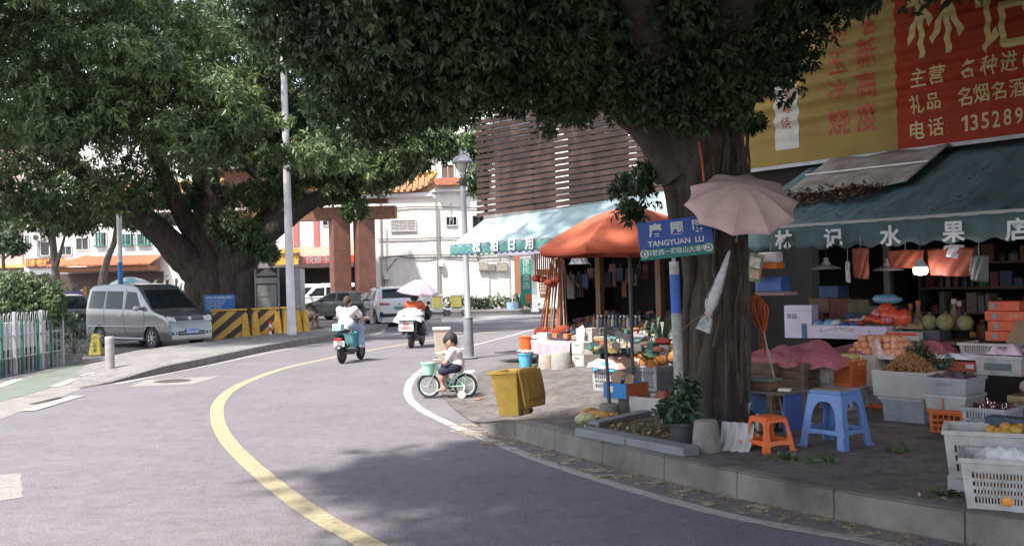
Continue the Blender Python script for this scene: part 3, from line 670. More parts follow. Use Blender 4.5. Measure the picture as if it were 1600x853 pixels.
def wall_window(par, base, d, rect, fr=.05, mt=None, frame=None, bars=0, rec=.04, name='window', louver=0):
    x0, x1, z0, z1 = plane_local(*rect, d, base); y = -rec
    f = MB(); w = fr
    f.box(((x0+x1)/2, y, z0-w/2), (x1-x0+2*w, .1, w)); f.box(((x0+x1)/2, y, z1+w/2), (x1-x0+2*w, .1, w))
    f.box((x0-w/2, y, (z0+z1)/2), (w, .096, z1-z0)); f.box((x1+w/2, y, (z0+z1)/2), (w, .096, z1-z0))
    for i in range(bars): f.box((x0+(x1-x0)*(i+1)/(bars+1), y-.02, (z0+z1)/2), (.03, .03, z1-z0))
    for i in range(louver): f.box(((x0+x1)/2, y-.01, z0+(z1-z0)*(i+.5)/louver), (x1-x0, .05, (z1-z0)/louver*.55), rot=Matrix.Rotation(R(25), 3, 'X'))
    fo = f.build(name, frame or WPAINT, par)
    MB().box(((x0+x1)/2, y+.03, (z0+z1)/2), (x1-x0, .02, z1-z0)).build('pane', mt or GLASS, fo)
    return fo
# ---- white building across the side street
d = 58.0; base = GZ(588, d, 0); t = thing('white_building', 'long white plastered building with cables and drainpipes across the side street', 'building', base); b = Vector(base)
MB().box((9, 3, 6.5), (18, 6, 13)).build('wall', WHITE, t)
x0, x1, z0, z1 = plane_local(590, 296, 990, 301, d, b); MB().box((9, -.12, z0), (18.2, .3, .14)).build('cornice', WHITE2, t)
MB().box((9, -.12, z0+2.9), (18.2, .25, .12)).build('cornice', WHITE2, t)
wall_window(t, b, d, (698, 339, 713, 352), bars=2)
wall_window(t, b, d, (740, 338, 757, 359), frame=M('brown_shutter', (.14, .09, .07)), bars=1)
wall_window(t, b, d, (612, 344, 649, 361), mt=M('pale_louvre', (.35, .27, .2), var=.2), louver=7, bars=2, name='louvre')
wall_window(t, b, d, (691, 258, 709, 280), mt=M('brown_shutter', (.14, .09, .07)), bars=1, name='shutter_window')
x0, x1, z0, z1 = plane_local(677, 279, 720, 291, d, b); MB().box(((x0+x1)/2, -.3, (z0+z1)/2), (x1-x0, .6, z1-z0), taper=1.0).build('balcony', M('orange_red_tile', (.42, .16, .09), var=.35, scale=5), t)
wall_window(t, b, d, (622, 215, 650, 250), bars=2)
wall_window(t, b, d, (640, 150, 668, 185), bars=2); wall_window(t, b, d, (720, 150, 748, 185), bars=2)
m_ = MB()
for px, y0, y1, r in ((684.5, 240, 470, .03), (688, 325, 462, .05), (705, 318, 345, .03), (606, 355, 470, .025), (598, 300, 478, .04), (765, 425, 470, .025), (797, 400, 470, .025), (780, 395, 410, .03)):
    x0, x1, z0, z1 = plane_local(px, y0, px, y1, d, b); m_.tube([(x0, -.08, z0), (x0, -.08, z1)], r, 7)
m_.build('drainpipe', M('pipe_grey', (.3, .28, .26), rough=.6), t)
m_ = MB()
for pts in ([(590, 374), (650, 373), (690, 371), (745, 372), (830, 368)], [(592, 405), (620, 401), (660, 404), (690, 401), (760, 404), (845, 398)], [(592, 402), (640, 399), (700, 398), (770, 398), (850, 392)], [(590, 330), (650, 323), (760, 325), (850, 322)], [(600, 470), (602, 430), (620, 404)], [(748, 408), (748, 400), (790, 398), (810, 408)]):
    m_.tube(catmull([(DP(x, y, d-.07)-b) for x, y in pts], 5), .028, 5)
m_.build('cable', M('black_cable', (.05, .045, .045), rough=.6), t)
for rc, dp, mt in (((601, 425, 610, 437), .25, WPAINT), ((748, 409, 762, 423), .2, M('meter_box', (.33, .29, .24), var=.4, scale=12)), ((762, 412, 774, 424), .22, M('meter_box_b', (.2, .19, .17), var=.4, scale=12)), ((776, 409, 793, 424), .2, M('meter_box', ())), ((686, 407, 693, 417), .3, WPAINT)):
    x0, x1, z0, z1 = plane_local(*rc, d, b); MB().box(((x0+x1)/2, -dp/2, (z0+z1)/2), (x1-x0, dp, z1-z0)).build('meter_box', mt, t, bevel=.02)
x0, x1, z0, z1 = plane_local(805, 400, 812, 470, d, b); MB().box(((x0+x1)/2, -.06, (z0+z1)/2), (x1-x0, .12, z1-z0)).build('pilaster', TERRA, t)
# ---- green upright shop sign and the white post beside it
p = GZ(823, 54, .15); t = thing('shop_sign', 'tall green upright shop sign with pale lettering standing by the white wall', 'sign', p)
MB().box((0, 0, 1.55), (.62, .14, 2.5)).build('board', M('sign_green', (.02, .26, .2), var=.1), t, bevel=.01); [MB().box((x, 0, .15), (.06, .06, .3)).build('foot', STEEL, t) for x in (-.2, .2)]
text('便\n民\n商\n店', .42, WPAINT, t, (.02, -.075, 1.95))
p = GZ(836, 50, .15); t = thing('canopy_post', 'square white post standing at the far pavement beside the green upright sign', 'post', p)
MB().box((0, 0, 1.9), (.28, .28, 3.8)).build('shaft', WPAINT, t, bevel=.01); MB().box((0, 0, .05), (.4, .4, .1)).build('foot', WPAINT, t)
p = GZ(824, 49, 3.25); t = thing('shop_canopy', 'pale lilac flat canopy sticking out above the green upright sign', 'canopy', p)
MB().box((0, 2.2, 0), (3.2, 4.4, .16)).build('slab', M('lilac_white', (.55, .5, .6)), t); MB().box((0, .02, -.02), (3.26, .06, .3)).build('fascia', M('lilac_white', ()), t)
# ---- ceremonial gateway
GRAN = M('brown_granite', (.19, .08, .055), rough=.55, var=.18, scale=2.5, bump=.1)
def brickify(mt, sx, sz, dark=.7, mortar=.02, off=.5, axis=True):
    n = mt.node_tree.nodes; l = mt.node_tree.links; b = n['Principled BSDF']
    br = n.new('ShaderNodeTexBrick'); br.inputs['Scale'].default_value = 1; br.inputs['Brick Width'].default_value = sx; br.inputs['Row Height'].default_value = sz
    br.inputs['Mortar Size'].default_value = mortar; br.offset = off; br.inputs['Color1'].default_value = (1, 1, 1, 1); br.inputs['Color2'].default_value = (.82, .82, .82, 1); br.inputs['Mortar'].default_value = (dark,)*3+(1,)
    tc = [x for x in n if x.type == 'TEX_COORD'][0]; mp = n.new('ShaderNodeVectorMath'); mp.operation = 'DOT_PRODUCT'; mp.inputs[1].default_value = (1, 1, 0)
    sp = n.new('ShaderNodeSeparateXYZ'); cb = n.new('ShaderNodeCombineXYZ'); l.new(tc.outputs['Object'], mp.inputs[0]); l.new(tc.outputs['Object'], sp.inputs[0])
    l.new(mp.outputs['Value'], cb.inputs[0]); l.new(sp.outputs['Z'], cb.inputs[1]); l.new(cb.outputs[0], br.inputs['Vector'])
    cr = [x for x in n if x.type == 'VALTORGB'][0]; mx = n.new('ShaderNodeMixRGB'); mx.blend_type = 'MULTIPLY'; mx.inputs[0].default_value = 1
    l.new(cr.outputs[0], mx.inputs[1]); l.new(br.outputs[0], mx.inputs[2]); l.new(mx.outputs[0], b.inputs['Base Color'])
brickify(GRAN, 1.2, .62, .82, .012)
d = 54.0; p = GZ(552, d, 0); t = thing('gateway', 'Chinese ceremonial gateway with brown granite columns and orange tiled roofs beyond the big tree', 'gateway', p, R(-3)); b = Vector(p)
for x in (-.66, .72, -8.6, -7.2): MB().box((x, 0, 2.7), (.98, .98, 5.4), rz=R(28)).build('column', GRAN, t, bevel=.02)
MB().box((-5.6, 0, 5.75), (16.3, .8, .7)).box((-5.6, -.05, 6.5), (15.4, .6, .45)).build('beam', M('brown_beam', (.2, .09, .055), var=.25), t)
MB().box((-4, -.03, 7.6), (8.6, .5, 1.7)).build('name_board', M('brown_beam', ()), t)
def tile_roof(par, x0, x1, zc, h, dep, up=.5, name='roof', n=None):
    m_ = MB(); n = n or int((x1-x0)/.32); W_ = x1-x0
    def prof(u, v, side):
        x = x0+W_*u; e = abs(u-.5)*2; lift = up*max(0, (e-.6)/.4)**2
        return Vector((x+(x-(x0+x1)/2)*.05*(v), side*dep*v, zc+h*(1-v)**1.35-.0+lift*v))
    for side in (-1, 1):
        for i in range(n):
            u = (i+.5)/n; m_.tube([prof(u, v, side)+Vector((0, 0, .06)) for v in (0, .25, .5, .75, 1.0)], .085, 6)
        m_.grid(lambda u, v: prof(u, v, side), 20, 6)
    o = m_.build(name, ORTILE, par, smooth=50)
    r_ = MB(); r_.tube(catmull([(x0-.1, 0, zc+h+.25), (x0+W_*.15, 0, zc+h+.1), ((x0+x1)/2, 0, zc+h+.08), (x1-W_*.15, 0, zc+h+.1), (x1+.1, 0, zc+h+.25)], 4), .16, 8)
    r_.tube(catmull([prof(1, 0, -1)+Vector((0, 0, .1)), prof(1, .5, -1)+Vector((0, 0, .1)), prof(1, 1, -1)+Vector((.05, 0, .22)), prof(1, 1, -1)+Vector((.3, -.15, .5))], 4), .1, 6)
    r_.build('ridge', M('yellow_ridge', (.42, .27, .08), rough=.4), o)
    f_ = MB(); f_.box(((x0+x1)/2, 0, zc-.14), (W_*1.02, dep*1.7, .2)); f_.build('eave_board', WHITE2, o)
    return o
tile_roof(t, -2.2, 4.6, 6.75, .95, 1.25); tile_roof(t, -14, -7.2, 6.75, .95, 1.25); tile_roof(t, -9.0, .4, 8.9, 1.2, 1.5, .7)
# ---- pink shop beyond the gateway
d = 74.0; p = GZ(372, d, 0); b = Vector(p); t = thing('pink_shop_building', 'pale pink shop building with red awning and yellow sign beyond the big tree', 'building', p)
MB().box((6, 3, 5.5), (13, 6, 11)).build('wall', M('pale_pink_wall', (.7, .6, .59), var=.1, scale=.7), t)
for px in (494, 462): 
    x0, x1, z0, z1 = plane_local(px-3, 300, px+3, 386, d, b); MB().box(((x0+x1)/2, -.06, (z0+z1)/2), (x1-x0, .14, z1-z0)).build('pilaster', M('dark_pink', (.42, .14, .12)), t)
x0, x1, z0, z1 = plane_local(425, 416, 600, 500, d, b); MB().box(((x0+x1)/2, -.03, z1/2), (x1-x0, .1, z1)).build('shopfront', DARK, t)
x0, x1, z0, z1 = plane_local(430, 399, 600, 414, d, b); sg = MB().box(((x0+x1)/2, -1.5, (z0+z1)/2), (x1-x0, .15, z1-z0)); so_ = sg.build('sign_board', RED, t)
tx = text_mesh('铁观音快修手工', .62, .012); tx.materials.append(M('sign_pale', (.3, .28, .3))); o = bpy.data.objects.new('lettering', tx); col.objects.link(o); o.parent = so_; o.location = (5.9, -1.59, (z0+z1)/2); o.rotation_euler = (R(90), 0, 0)
MB().add([(x0, -1.55, z1+.02), (x1, -1.55, z1+.02), (x1, 0, z1+.8), (x0, 0, z1+.8)], [(0, 1, 2, 3)]).build('awning', M('pink_awning', (.55, .2, .15), var=.15), t, solid=.03)
x0, x1, z0, z1 = plane_local(427, 389, 474, 415, d, b)
yb = MB().prism([(x0+.3, -2.0, z0), (x1, -2.0, z0), (x1+.1, -2.0, z1-.1), (x1-.5, -2.0, z1+.1), (x0+.4, -2.0, z1-.25), (x0+.1, -2.0, z0+.6)], (0, .3, 0)).build('yellow_sign', YEL, t)
tx = text_mesh('日记铁锅焖', .42, .012); tx.materials.append(M('sign_dark', (.06, .03, .02))); o = bpy.data.objects.new('lettering', tx); col.objects.link(o); o.parent = yb; o.location = ((x0+x1)/2+.35, -2.02, (z0+z1)/2+.05); o.rotation_euler = (R(90), 0, 0)
for rc in ((395, 338, 412, 362), (430, 330, 450, 355), (505, 330, 520, 352), (388, 395, 396, 416), (398, 395, 404, 416)): wall_window(t, b, d, rc, bars=1)
# ---- white and pink apartment house on the far left
d = 66.0; p = GZ(40, d, 0); b = Vector(p); t = thing('apartment_house', 'white apartment house with orange lit sign and tiled shop roof, far left', 'building', p)
MB().box((6.2, 3, 6), (12.4, 6, 12)).build('wall', WHITE2, t)
x0, x1, z0, z1 = plane_local(58, 358, 82, 400, d, b); MB().box(((x0+x1)/2, -.03, (z0+z1)/2), (x1-x0, .1, z1-z0)).build('recess', M('painted_recess_shade', (.25, .23, .23)), t)  # flat grey panel with the shade of a recess painted in
wall_window(t, b, d, (66, 378, 78, 399), rec=.12)
x0, x1, z0, z1 = plane_local(57, 366, 70, 377, d, b); ac = MB().box(((x0+x1)/2, -.4, (z0+z1)/2), (x1-x0, .35, z1-z0)).build('air_conditioner', WPAINT, t, bevel=.02); MB().lathe([(.0, 0), (.19, 0), (.19, .02), (0, .02)], 16, ((x0+x1)/2-.05, -.59, (z0+z1)/2), (0, -1, 0)).build('fan_grille', IRON, ac)
for rc in ((150, 364, 166, 386), (192, 366, 209, 385), (216, 366, 236, 384)):
    w_ = wall_window(t, b, d, rc, bars=3); x0, x1, z0, z1 = plane_local(*rc, d, b)
    m_ = MB(); 
    for i in range(8): m_.box((x0+(x1-x0)*i/7, -.5, (z0+z1)/2), (.03, .03, z1-z0))
    for z in (z0, (z0+z1)/2, z1): m_.box(((x0+x1)/2, -.5, z), (x1-x0, .03, .03))
    m_.box(((x0+x1)/2, -.27, z0+.04), (x1-x0+.04, .5, .1)); m_.box((x0, -.27, z1), (.03, .5, .03)); m_.box((x1, -.27, z1), (.03, .5, .03))
    m_.build('window_cage', M('teal_metal', (.05, .2, .18), var=.3), w_)
for rc in ((40, 368, 46, 384), (95, 385, 112, 398), (120, 372, 138, 390)): wall_window(t, b, d, rc, bars=1)
x0, x1, z0, z1 = plane_local(44, 403, 101, 419, d, b); sb_ = MB().box(((x0+x1)/2, -.15, (z0+z1)/2), (x1-x0, .3, z1-z0)).build('sign_board', M('led_board', (.06, .03, .025)), t)
tx = text_mesh('川渝老灶 火锅', .5, .015); tx.materials.append(emis('red_led', (1, .12, .03), 1.6)); o = bpy.data.objects.new('lettering', tx); col.objects.link(o); o.parent = sb_; o.location = ((x0+x1)/2, -.31, (z0+z1)/2); o.rotation_euler = (R(90), 0, 0)
x0, x1, z0, z1 = plane_local(100, 398, 256, 418, d, b)
m_ = MB(); m_.add([(x0, -2.6, z0), (x1, -2.6, z0), (x1, 0, z1), (x0+1.5, 0, z1)], [(0, 1, 2, 3)])
for i in range(34): x = x0+(x1-x0)*(i+.5)/34; m_.tube([(x, -2.6, z0+.05), (x+(1.5*(1-i/34)), 0, z1+.05)], .07, 5)
m_.build('tiled_roof', M('orange_roof_tile', (.5, .2, .1), var=.3, scale=6), t, smooth=50)
MB().box(((x0+x1)/2+1, -.2, z1+.15), (x1-x0-2, .3, .3)).build('flashing', M('pale_blue_sheet', (.5, .58, .68)), t)
MB().box(((x0+x1)/2, -1.2, z0-.2), (x1-x0-.5, 2.2, .3)).build('soffit', M('brown_timber', (.25, .1, .04)), t)
x0, x1, z0, z1 = plane_local(44, 424, 256, 500, d, b); MB().box(((x0+x1)/2, -.05, z1/2), (x1-x0, .2, z1)).build('shopfront', M('shopfront_dark', (.07, .045, .04)), t)
p = GZ(-30, 68, 0); b = Vector(p); t = thing('pink_house', 'salmon pink house with an orange lit shop strip at the far left edge', 'building', p)
MB().box((-2.5, 3, 6), (11, 6, 12)).build('wall', PINK, t)
x0, x1, z0, z1 = plane_local(-60, 413, 37, 420, 68, b); MB().box(((x0+x1)/2, -.1, (z0+z1)/2), (x1-x0, .2, z1-z0)).build('light_strip', emis('orange_strip', (1, .25, .07), .9), t)
MB().box(((x0+x1)/2, -.05, (z0)/2), (x1-x0, .16, z0-.05)).build('shopfront', M('shopfront_dark', ()), t)
for rc in ((-30, 340, -12, 365), (4, 338, 24, 362)): wall_window(t, b, 68, rc, bars=1)
# ---- dark hoarding and the notice case under the big tree
p = G(418, 524); t = thing('hoarding', 'black hoarding behind the striped barriers under the big tree', 'hoarding', GZ(405, 37, 0))
MB().box((-.25, 0, 1.3), (.5, .08, 2.6)).build('panel', M('black_panel', (.018, .018, .02), rough=.5, var=.4), t); MB().box((.75, -.05, 1.25), (1.5, .9, 2.5)).build('booth_wall', M('black_panel', ()), t, bevel=.01)
MB().box((1.62, -.1, 1.22), (.22, .8, 2.44)).build('end_wall', STEEL, t)
t = thing('notice_case', 'tall grey metal notice case with a pointed top before the black hoarding', 'notice board', GZ(419, 35.6, 0))
for x in (-.42, .42): MB().tube([(x, 0, 0), (x, 0, 2.36)], .04, 8).sph((x, 0, 2.4), .055, 8, 6).build('post', M('old_metal', (.16, .16, .15), rough=.5, metal=.4), t)
MB().prism([(-.4, .03, 2.2), (.4, .03, 2.2), (.15, .03, 2.38), (0, .03, 2.48), (-.15, .03, 2.38)], (0, -.06, 0)).build('crest', M('old_metal', ()), t)
MB().box((0, .03, 1.45), (.78, .08, 1.3)).build('case', IRON, t); MB().box((0, -.02, 1.35), (.7, .02, 1.0)).build('sheet', M('faded_sheet', (.17, .165, .15), var=.3, scale=4), t); MB().box((0, -.035, 1.45), (.78, .02, .03)).build('rail', M('old_metal', ()), t); MB().box((0, -.035, 2.02), (.78, .02, .2)).build('header', M('old_metal', ()), t)
# ---- purple notice board left, blue and white post, umbrella beyond the van
t = thing('notice_board', 'small purple notice board between two brown posts behind the hedge', 'notice board', GZ(112, 40, 0))
for x in (-.5, .62): MB().box((x, 0, .92), (.15, .15, 1.84+.3*(x > 0))).build('post', M('brown_timber', ()), t)
bo = MB().box((.05, -.02, 1.5), (.94, .06, .62)).build('board', M('purple_board', (.07, .045, .14)), t); text('文明小区\n请勿停车', .17, WPAINT, bo, (.08, -.055, 1.5))
t = thing('banded_post', 'slim post painted white above and blue below behind the van roof', 'post', GZ(190, 42, 0))
MB().tube([(0, 0, 0), (0, 0, 3.0)], .11, 12).build('lower_shaft', M('post_blue', (.04, .16, .42)), t, smooth=50); MB().tube([(0, 0, 3.0), (0, 0, 5.2)], .108, 12).build('upper_shaft', WPAINT, t, smooth=50)
t = thing('parasol', 'pale blue and white parasol showing just above the van roof', 'parasol', GZ(205, 43, 0))
m_ = MB(); m_.lathe([(1.0, 1.95), (.8, 2.13), (.5, 2.28), (.2, 2.36), (.02, 2.38)], 16); m_.mi = [int((i % 16)/2) % 2 for i in range(len(m_.f))]
m_.build('canopy', [M('sky_blue_cloth', (.3, .5, .56)), WPAINT], t); MB().tube([(0, 0, 0), (0, 0, 2.36)], .025, 8).build('pole', STEEL, t)
# ================================================================== THE SHOP ROW, ITS AWNINGS, SIGNS AND PARASOLS
def frame_at(u, v, z=0): return S(u, v, z), ROW_ROT      # local x runs along the row, local y into it
ROWQ = (0, 0, ROW_ROT)
def shop(name, label, u0, u1, v0, v1, h, left_from):
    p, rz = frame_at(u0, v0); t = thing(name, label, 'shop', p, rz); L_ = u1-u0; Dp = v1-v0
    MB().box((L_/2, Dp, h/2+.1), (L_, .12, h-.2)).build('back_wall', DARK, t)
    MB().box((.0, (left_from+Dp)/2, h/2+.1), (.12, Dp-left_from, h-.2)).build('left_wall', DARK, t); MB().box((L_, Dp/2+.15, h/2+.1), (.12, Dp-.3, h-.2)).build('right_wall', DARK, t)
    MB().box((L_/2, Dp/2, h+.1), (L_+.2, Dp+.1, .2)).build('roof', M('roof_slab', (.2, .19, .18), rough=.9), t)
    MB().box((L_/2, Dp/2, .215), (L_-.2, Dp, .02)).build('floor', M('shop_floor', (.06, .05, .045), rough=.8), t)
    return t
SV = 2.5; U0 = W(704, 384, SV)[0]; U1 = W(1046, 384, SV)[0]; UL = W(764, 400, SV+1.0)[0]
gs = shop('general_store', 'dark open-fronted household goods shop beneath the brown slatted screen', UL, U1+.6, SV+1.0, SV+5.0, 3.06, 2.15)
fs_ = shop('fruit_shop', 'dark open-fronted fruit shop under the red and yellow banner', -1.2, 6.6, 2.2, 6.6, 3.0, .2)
BROWNW = M('old_timber', (.13, .075, .04), rough=.8, var=.3, scale=5, streak=(6, 6, .6))
for i, x in enumerate((W(936, 450, SV+1.1)[0]-UL, W(1030, 450, SV+1.1)[0]-UL)): MB().box((x, .12, 1.6), (.12, .12, 2.8)).build('door_post', BROWNW, gs)
for i, x in enumerate((1.25, 4.1)): MB().box((x, -.05, 1.55), (.09, .09, 2.7)).build('door_post', IRON, fs_)
MB().box((3.9, .1, 5.2), (7.9, .1, 4.0)).build('front_wall', M('grey_facade', (.25, .24, .23)), fs_); MB().box((3.0, .06, 3.0), (9.6, .06, .95)).build('dark_gap_board', DARK, fs_)  # dark board added to stand for the black gap under the banner
# shelves full of half-seen goods at the back of both shops
GD_SHADE = [M('shelf_'+n, c, rough=.5, var=.35, scale=14) for n, c in (('red', (.12, .02, .015)), ('blue', (.02, .04, .1)), ('cream', (.15, .13, .1)), ('green', (.025, .06, .03)), ('brown', (.06, .035, .02)), ('grey', (.12, .12, .12)), ('orange', (.16, .05, .015)), ('black', (.02, .02, .022)))]  # goods palette darkened: shade of the shop interior put into the colours
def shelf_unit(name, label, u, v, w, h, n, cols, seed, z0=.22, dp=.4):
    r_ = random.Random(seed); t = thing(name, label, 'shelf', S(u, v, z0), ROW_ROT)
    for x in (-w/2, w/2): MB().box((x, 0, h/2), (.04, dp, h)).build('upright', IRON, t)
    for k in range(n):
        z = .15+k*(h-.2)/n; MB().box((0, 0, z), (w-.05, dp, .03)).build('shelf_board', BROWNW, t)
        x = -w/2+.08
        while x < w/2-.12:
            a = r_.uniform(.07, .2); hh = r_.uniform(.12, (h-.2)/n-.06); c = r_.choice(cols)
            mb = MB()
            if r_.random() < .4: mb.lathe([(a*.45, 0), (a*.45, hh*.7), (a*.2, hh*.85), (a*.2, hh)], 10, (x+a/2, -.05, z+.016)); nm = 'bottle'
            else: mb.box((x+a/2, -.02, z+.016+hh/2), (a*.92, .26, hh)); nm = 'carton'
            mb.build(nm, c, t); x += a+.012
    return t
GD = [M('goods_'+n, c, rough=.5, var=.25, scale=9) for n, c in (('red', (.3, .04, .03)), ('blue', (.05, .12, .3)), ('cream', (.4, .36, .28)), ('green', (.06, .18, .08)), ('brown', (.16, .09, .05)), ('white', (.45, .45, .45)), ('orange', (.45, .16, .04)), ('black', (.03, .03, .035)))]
shelf_unit('goods_shelf', 'dark shelf of bottles and cartons at the back of the fruit shop', 2.6, 5.6, 2.2, 2.2, 5, GD_SHADE, 1)
shelf_unit('goods_shelf', 'dark shelf of packets by the left wall of the fruit shop', .1, 4.9, 1.8, 2.1, 5, GD_SHADE, 2)
shelf_unit('goods_shelf', 'shelf of household packets deep inside the general store', U1-1.2, SV+4.2, 2.4, 2.1, 4, GD_SHADE, 3)
# ---- slatted screen on the store roof
SLAT = M('brown_slat', (.085, .045, .034), rough=.6, var=.25, scale=3, streak=(.6, 3, 3))
SW = SV+1.05; zt = [W(742, 193, SW), W(985, 148, SW)]; zb = [W(750, 336, SW), W(985, 303, SW)]
u0 = W(745, 260, SW)[0]; u1 = W(1120, 260, SW)[0]; p, rz = frame_at(u0, SW)
t = thing('slatted_screen', 'big screen of brown horizontal timber slats standing on the general store roof', 'screen', p, rz); Ls = u1-u0
def zlin(a, u): return a[0][1]+(a[1][1]-a[0][1])*(u-a[0][0])/(a[1][0]-a[0][0])
NS = 17
for k in range(NS):
    f = k/(NS-1); q = []
    for u in (u0, u1):
        z = zlin(zb, u)*(1-f)+zlin(zt, u)*f; q.append(z)
    jt = random.uniform(-.008, .008)
    MB().bar((random.uniform(-.03, .03), 0, q[0]+jt), (Ls, 0, q[1]-jt), .06, .092).build('slat', SLAT, t, bevel=.004)
for x in (.2, 1.8, 3.6, 5.2, Ls-.2):
    z0 = zlin(zb, u0+x)-.08; z1 = zlin(zt, u0+x)+.05; MB().box((x, .07, (z0+z1)/2), (.06, .06, z1-z0)).build('post', IRON, t)
PANEL = M('lilac_sheet', (.34, .34, .38), rough=.6, var=.2, scale=2)
z0 = zlin(zb, u0+.5)-.02
for i, (x, w) in enumerate(((1.15, 2.0), (3.4, 1.7), (5.3, 1.7))):
    m_ = MB(); m_.grid(lambda a, b_: Vector((x-w/2+w*a, z0*0+.4+.012*math.sin(a*60), z0+2.2*b_)), 48, 1); m_.build('backing_sheet', PANEL, t)
# ---- store awning
PALE = M('bleached_canvas', (.28, .37, .395), rough=.7, var=.12, scale=2.5, bump=.15, bscale=200, streak=(1, 3, 1))
def awning(name, label, u0, u1, v1, zf, zr, drop, chars, cpx, fab, val, seams=6, vflare=0, wall_t=.02, size=.2, bar=STEEL, scal=.19, v0=0.0):
    p, rz = frame_at(u0, v0); t = thing(name, label, 'awning', p, rz); L_ = u1-u0
    def top(a, b_):
        x = L_*a+vflare*(b_)*(1-a); s_ = a*seams; sag = .045*math.sin(math.pi*(s_ % 1))*math.sin(math.pi*min(.95, b_+.05))
        return Vector((x, v1*b_, zf(u0+x)+(zr(u0+x)-zf(u0+x))*b_-sag))
    m_ = MB(); m_.grid(top, seams*8, 10); m_.build('canopy', fab, t, smooth=60, solid=.006)
    m_ = MB(); N = int(L_/scal*8)
    def vl(a, b_):
        x = L_*a; sc_ = .5-.5*math.cos(2*math.pi*x/scal); dz = drop(u0+x)*(1-.16*(sc_))
        return Vector((x, -.012-.012*math.sin(x*9+b_*2)*b_-.008*math.sin(x*23), zf(u0+x)-dz*b_))
    m_.grid(vl, N, 4); va = m_.build('valance', val, t, smooth=60, solid=.004)
    e = MB(); e.grid(lambda a, b_: top(0, a)+Vector((-.004, 0, -b_*.16)), 8, 2); e.build('side_flap', val, t, solid=.004)
    m_ = MB(); m_.bar((0, .0, zf(u0)+.012), (L_, 0, zf(u1)+.012), .035, .035); m_.build('front_bar', bar, t)
    for i in range(seams+1): x = L_*i/seams; MB().bar((x, .02, zf(u0+x)-.045), (x, v1, zr(u0+x)-.06), .025, .025).build('rafter', STEEL, t)
    for ch, (px, py) in zip(chars, cpx):
        uu, z = W(px, py, v0-.03); text(ch, size, M('lettering_white', (.6, .6, .6), rough=.7), va, (uu-u0, -.062, z), sx=1.02, bold=.006, depth=.003)
    return t
def lerpz(a, b_): return lambda u: a[1]+(b_[1]-a[1])*(u-a[0])/(b_[0]-a[0])
zf1 = lerpz(W(704, 384, SV), W(1000, 363, SV)); zr1 = lerpz(W(762, 340, SW), W(985, 307, SW))
awning('awning', 'bleached teal canvas awning with four white characters over the household goods shop', U0, U1, 1.03, zf1, zr1, lambda u: .235, '松柏日用', ((746, 386.5), (774, 385), (801, 383.5), (829, 381.5)), PALE, TEAL, 6, 0, size=.255, v0=SV)
zf2 = lerpz(W(1180, 359, 0), W(1590, 331, 0)); zr2 = lerpz(W(1300, 258, 2.2), W(1600, 222, 2.2))
FAB2 = M('faded_teal_canvas', (.105, .185, .195), rough=.6, var=.25, scale=2.2, bump=.25, bscale=60, c2=(.04, .07, .075), streak=(3, .8, 1))
VAL2 = M('dark_teal_valance', (.06, .105, .105), rough=.8, var=.2, scale=4)
awning('awning', 'dark teal awning littered with dry leaves, five white characters, over the fruit stall', -1.1, 5.2, 2.18, zf2, zr2, lambda u: .29, '林记水果店', ((1227, 377), (1304, 374), (1393, 371), (1492, 364), (1592, 361)), FAB2, VAL2, 6, 0, size=.235, bar=M('bar_pale', (.34, .33, .31)), scal=.3)
# dirty corrugated sheet lying on the awning, and the leaves heaped against it
p, rz = frame_at(0, 0)
def on_awn(u, v, dz=.0): return Vector((u, v, zf2(u)+(zr2(u)-zf2(u))*v/2.18+dz))
t = thing('plastic_sheet', 'dirty white plastic sheet lying on the teal awning behind the pink parasol', 'sheet', p, rz)
m_ = MB(); m_.grid(lambda a, b_: on_awn(-.75+1.7*a, .95+1.15*b_, .07+.015*math.sin(a*14)+.03*b_), 30, 8)
m_.build('sheet', M('dirty_white', (.42, .4, .37), rough=.6, c2=(.12, .085, .06), scale=2.5), t, smooth=60, solid=.008); MB().bar(on_awn(-.75, 1.5, .12), on_awn(.95, 1.5, .12), .03, .02).build('batten', WPAINT, t)
def litter(name, label, n, posf, L_, cols, seed, kind='stuff', flat=.25):
    g = random.Random(seed); m_ = MB()
    for i in range(n):
        q = posf(g); an = g.uniform(0, 6.283); l = L_*g.uniform(.5, 1.2); w = l*g.uniform(.3, .5); tl = g.uniform(-flat, flat); m_.cm = g.randrange(len(cols))
        d = Vector((math.cos(an), math.sin(an), tl)); s_ = Vector((-math.sin(an), math.cos(an), g.uniform(-flat, flat)))
        m_.add([q, q+d*l*.5+s_*w*.5+Vector((0, 0, .006)), q+d*l+Vector((0, 0, l*.12)), q+d*l*.5-s_*w*.5+Vector((0, 0, .006))], [(0, 1, 2, 3)])
    o = m_.build(name, cols); return tag(o, label, 'leaves', kind=kind)
DRY = [M('dry_leaf_'+n, c, rough=.8, var=.25, scale=30) for n, c in (('brown', (.12, .065, .03)), ('tan', (.3, .2, .09)), ('pale', (.42, .33, .18)), ('dark', (.05, .03, .02)))]
Mx = Matrix.Translation(p) @ Matrix.Rotation(rz, 4, 'Z')
litter('leaf_heap', 'heap of dark dry leaves caught on the awning under the dirty plastic sheet', 900, lambda g: Mx @ (on_awn(-.9+1.55*g.random(), .62+.35*g.random(), .02+.1*g.random())), .085, [DRY[0], DRY[3], DRY[3], DRY[1]], 4, flat=.6)
litter('fallen_leaves', 'dry leaves scattered over the dark teal awning', 420, lambda g: Mx @ on_awn(-.9+5.6*g.random(), .05+2.0*g.random()**1.5, .0), .07, [DRY[0], DRY[1], DRY[2], DRY[3]], 5)
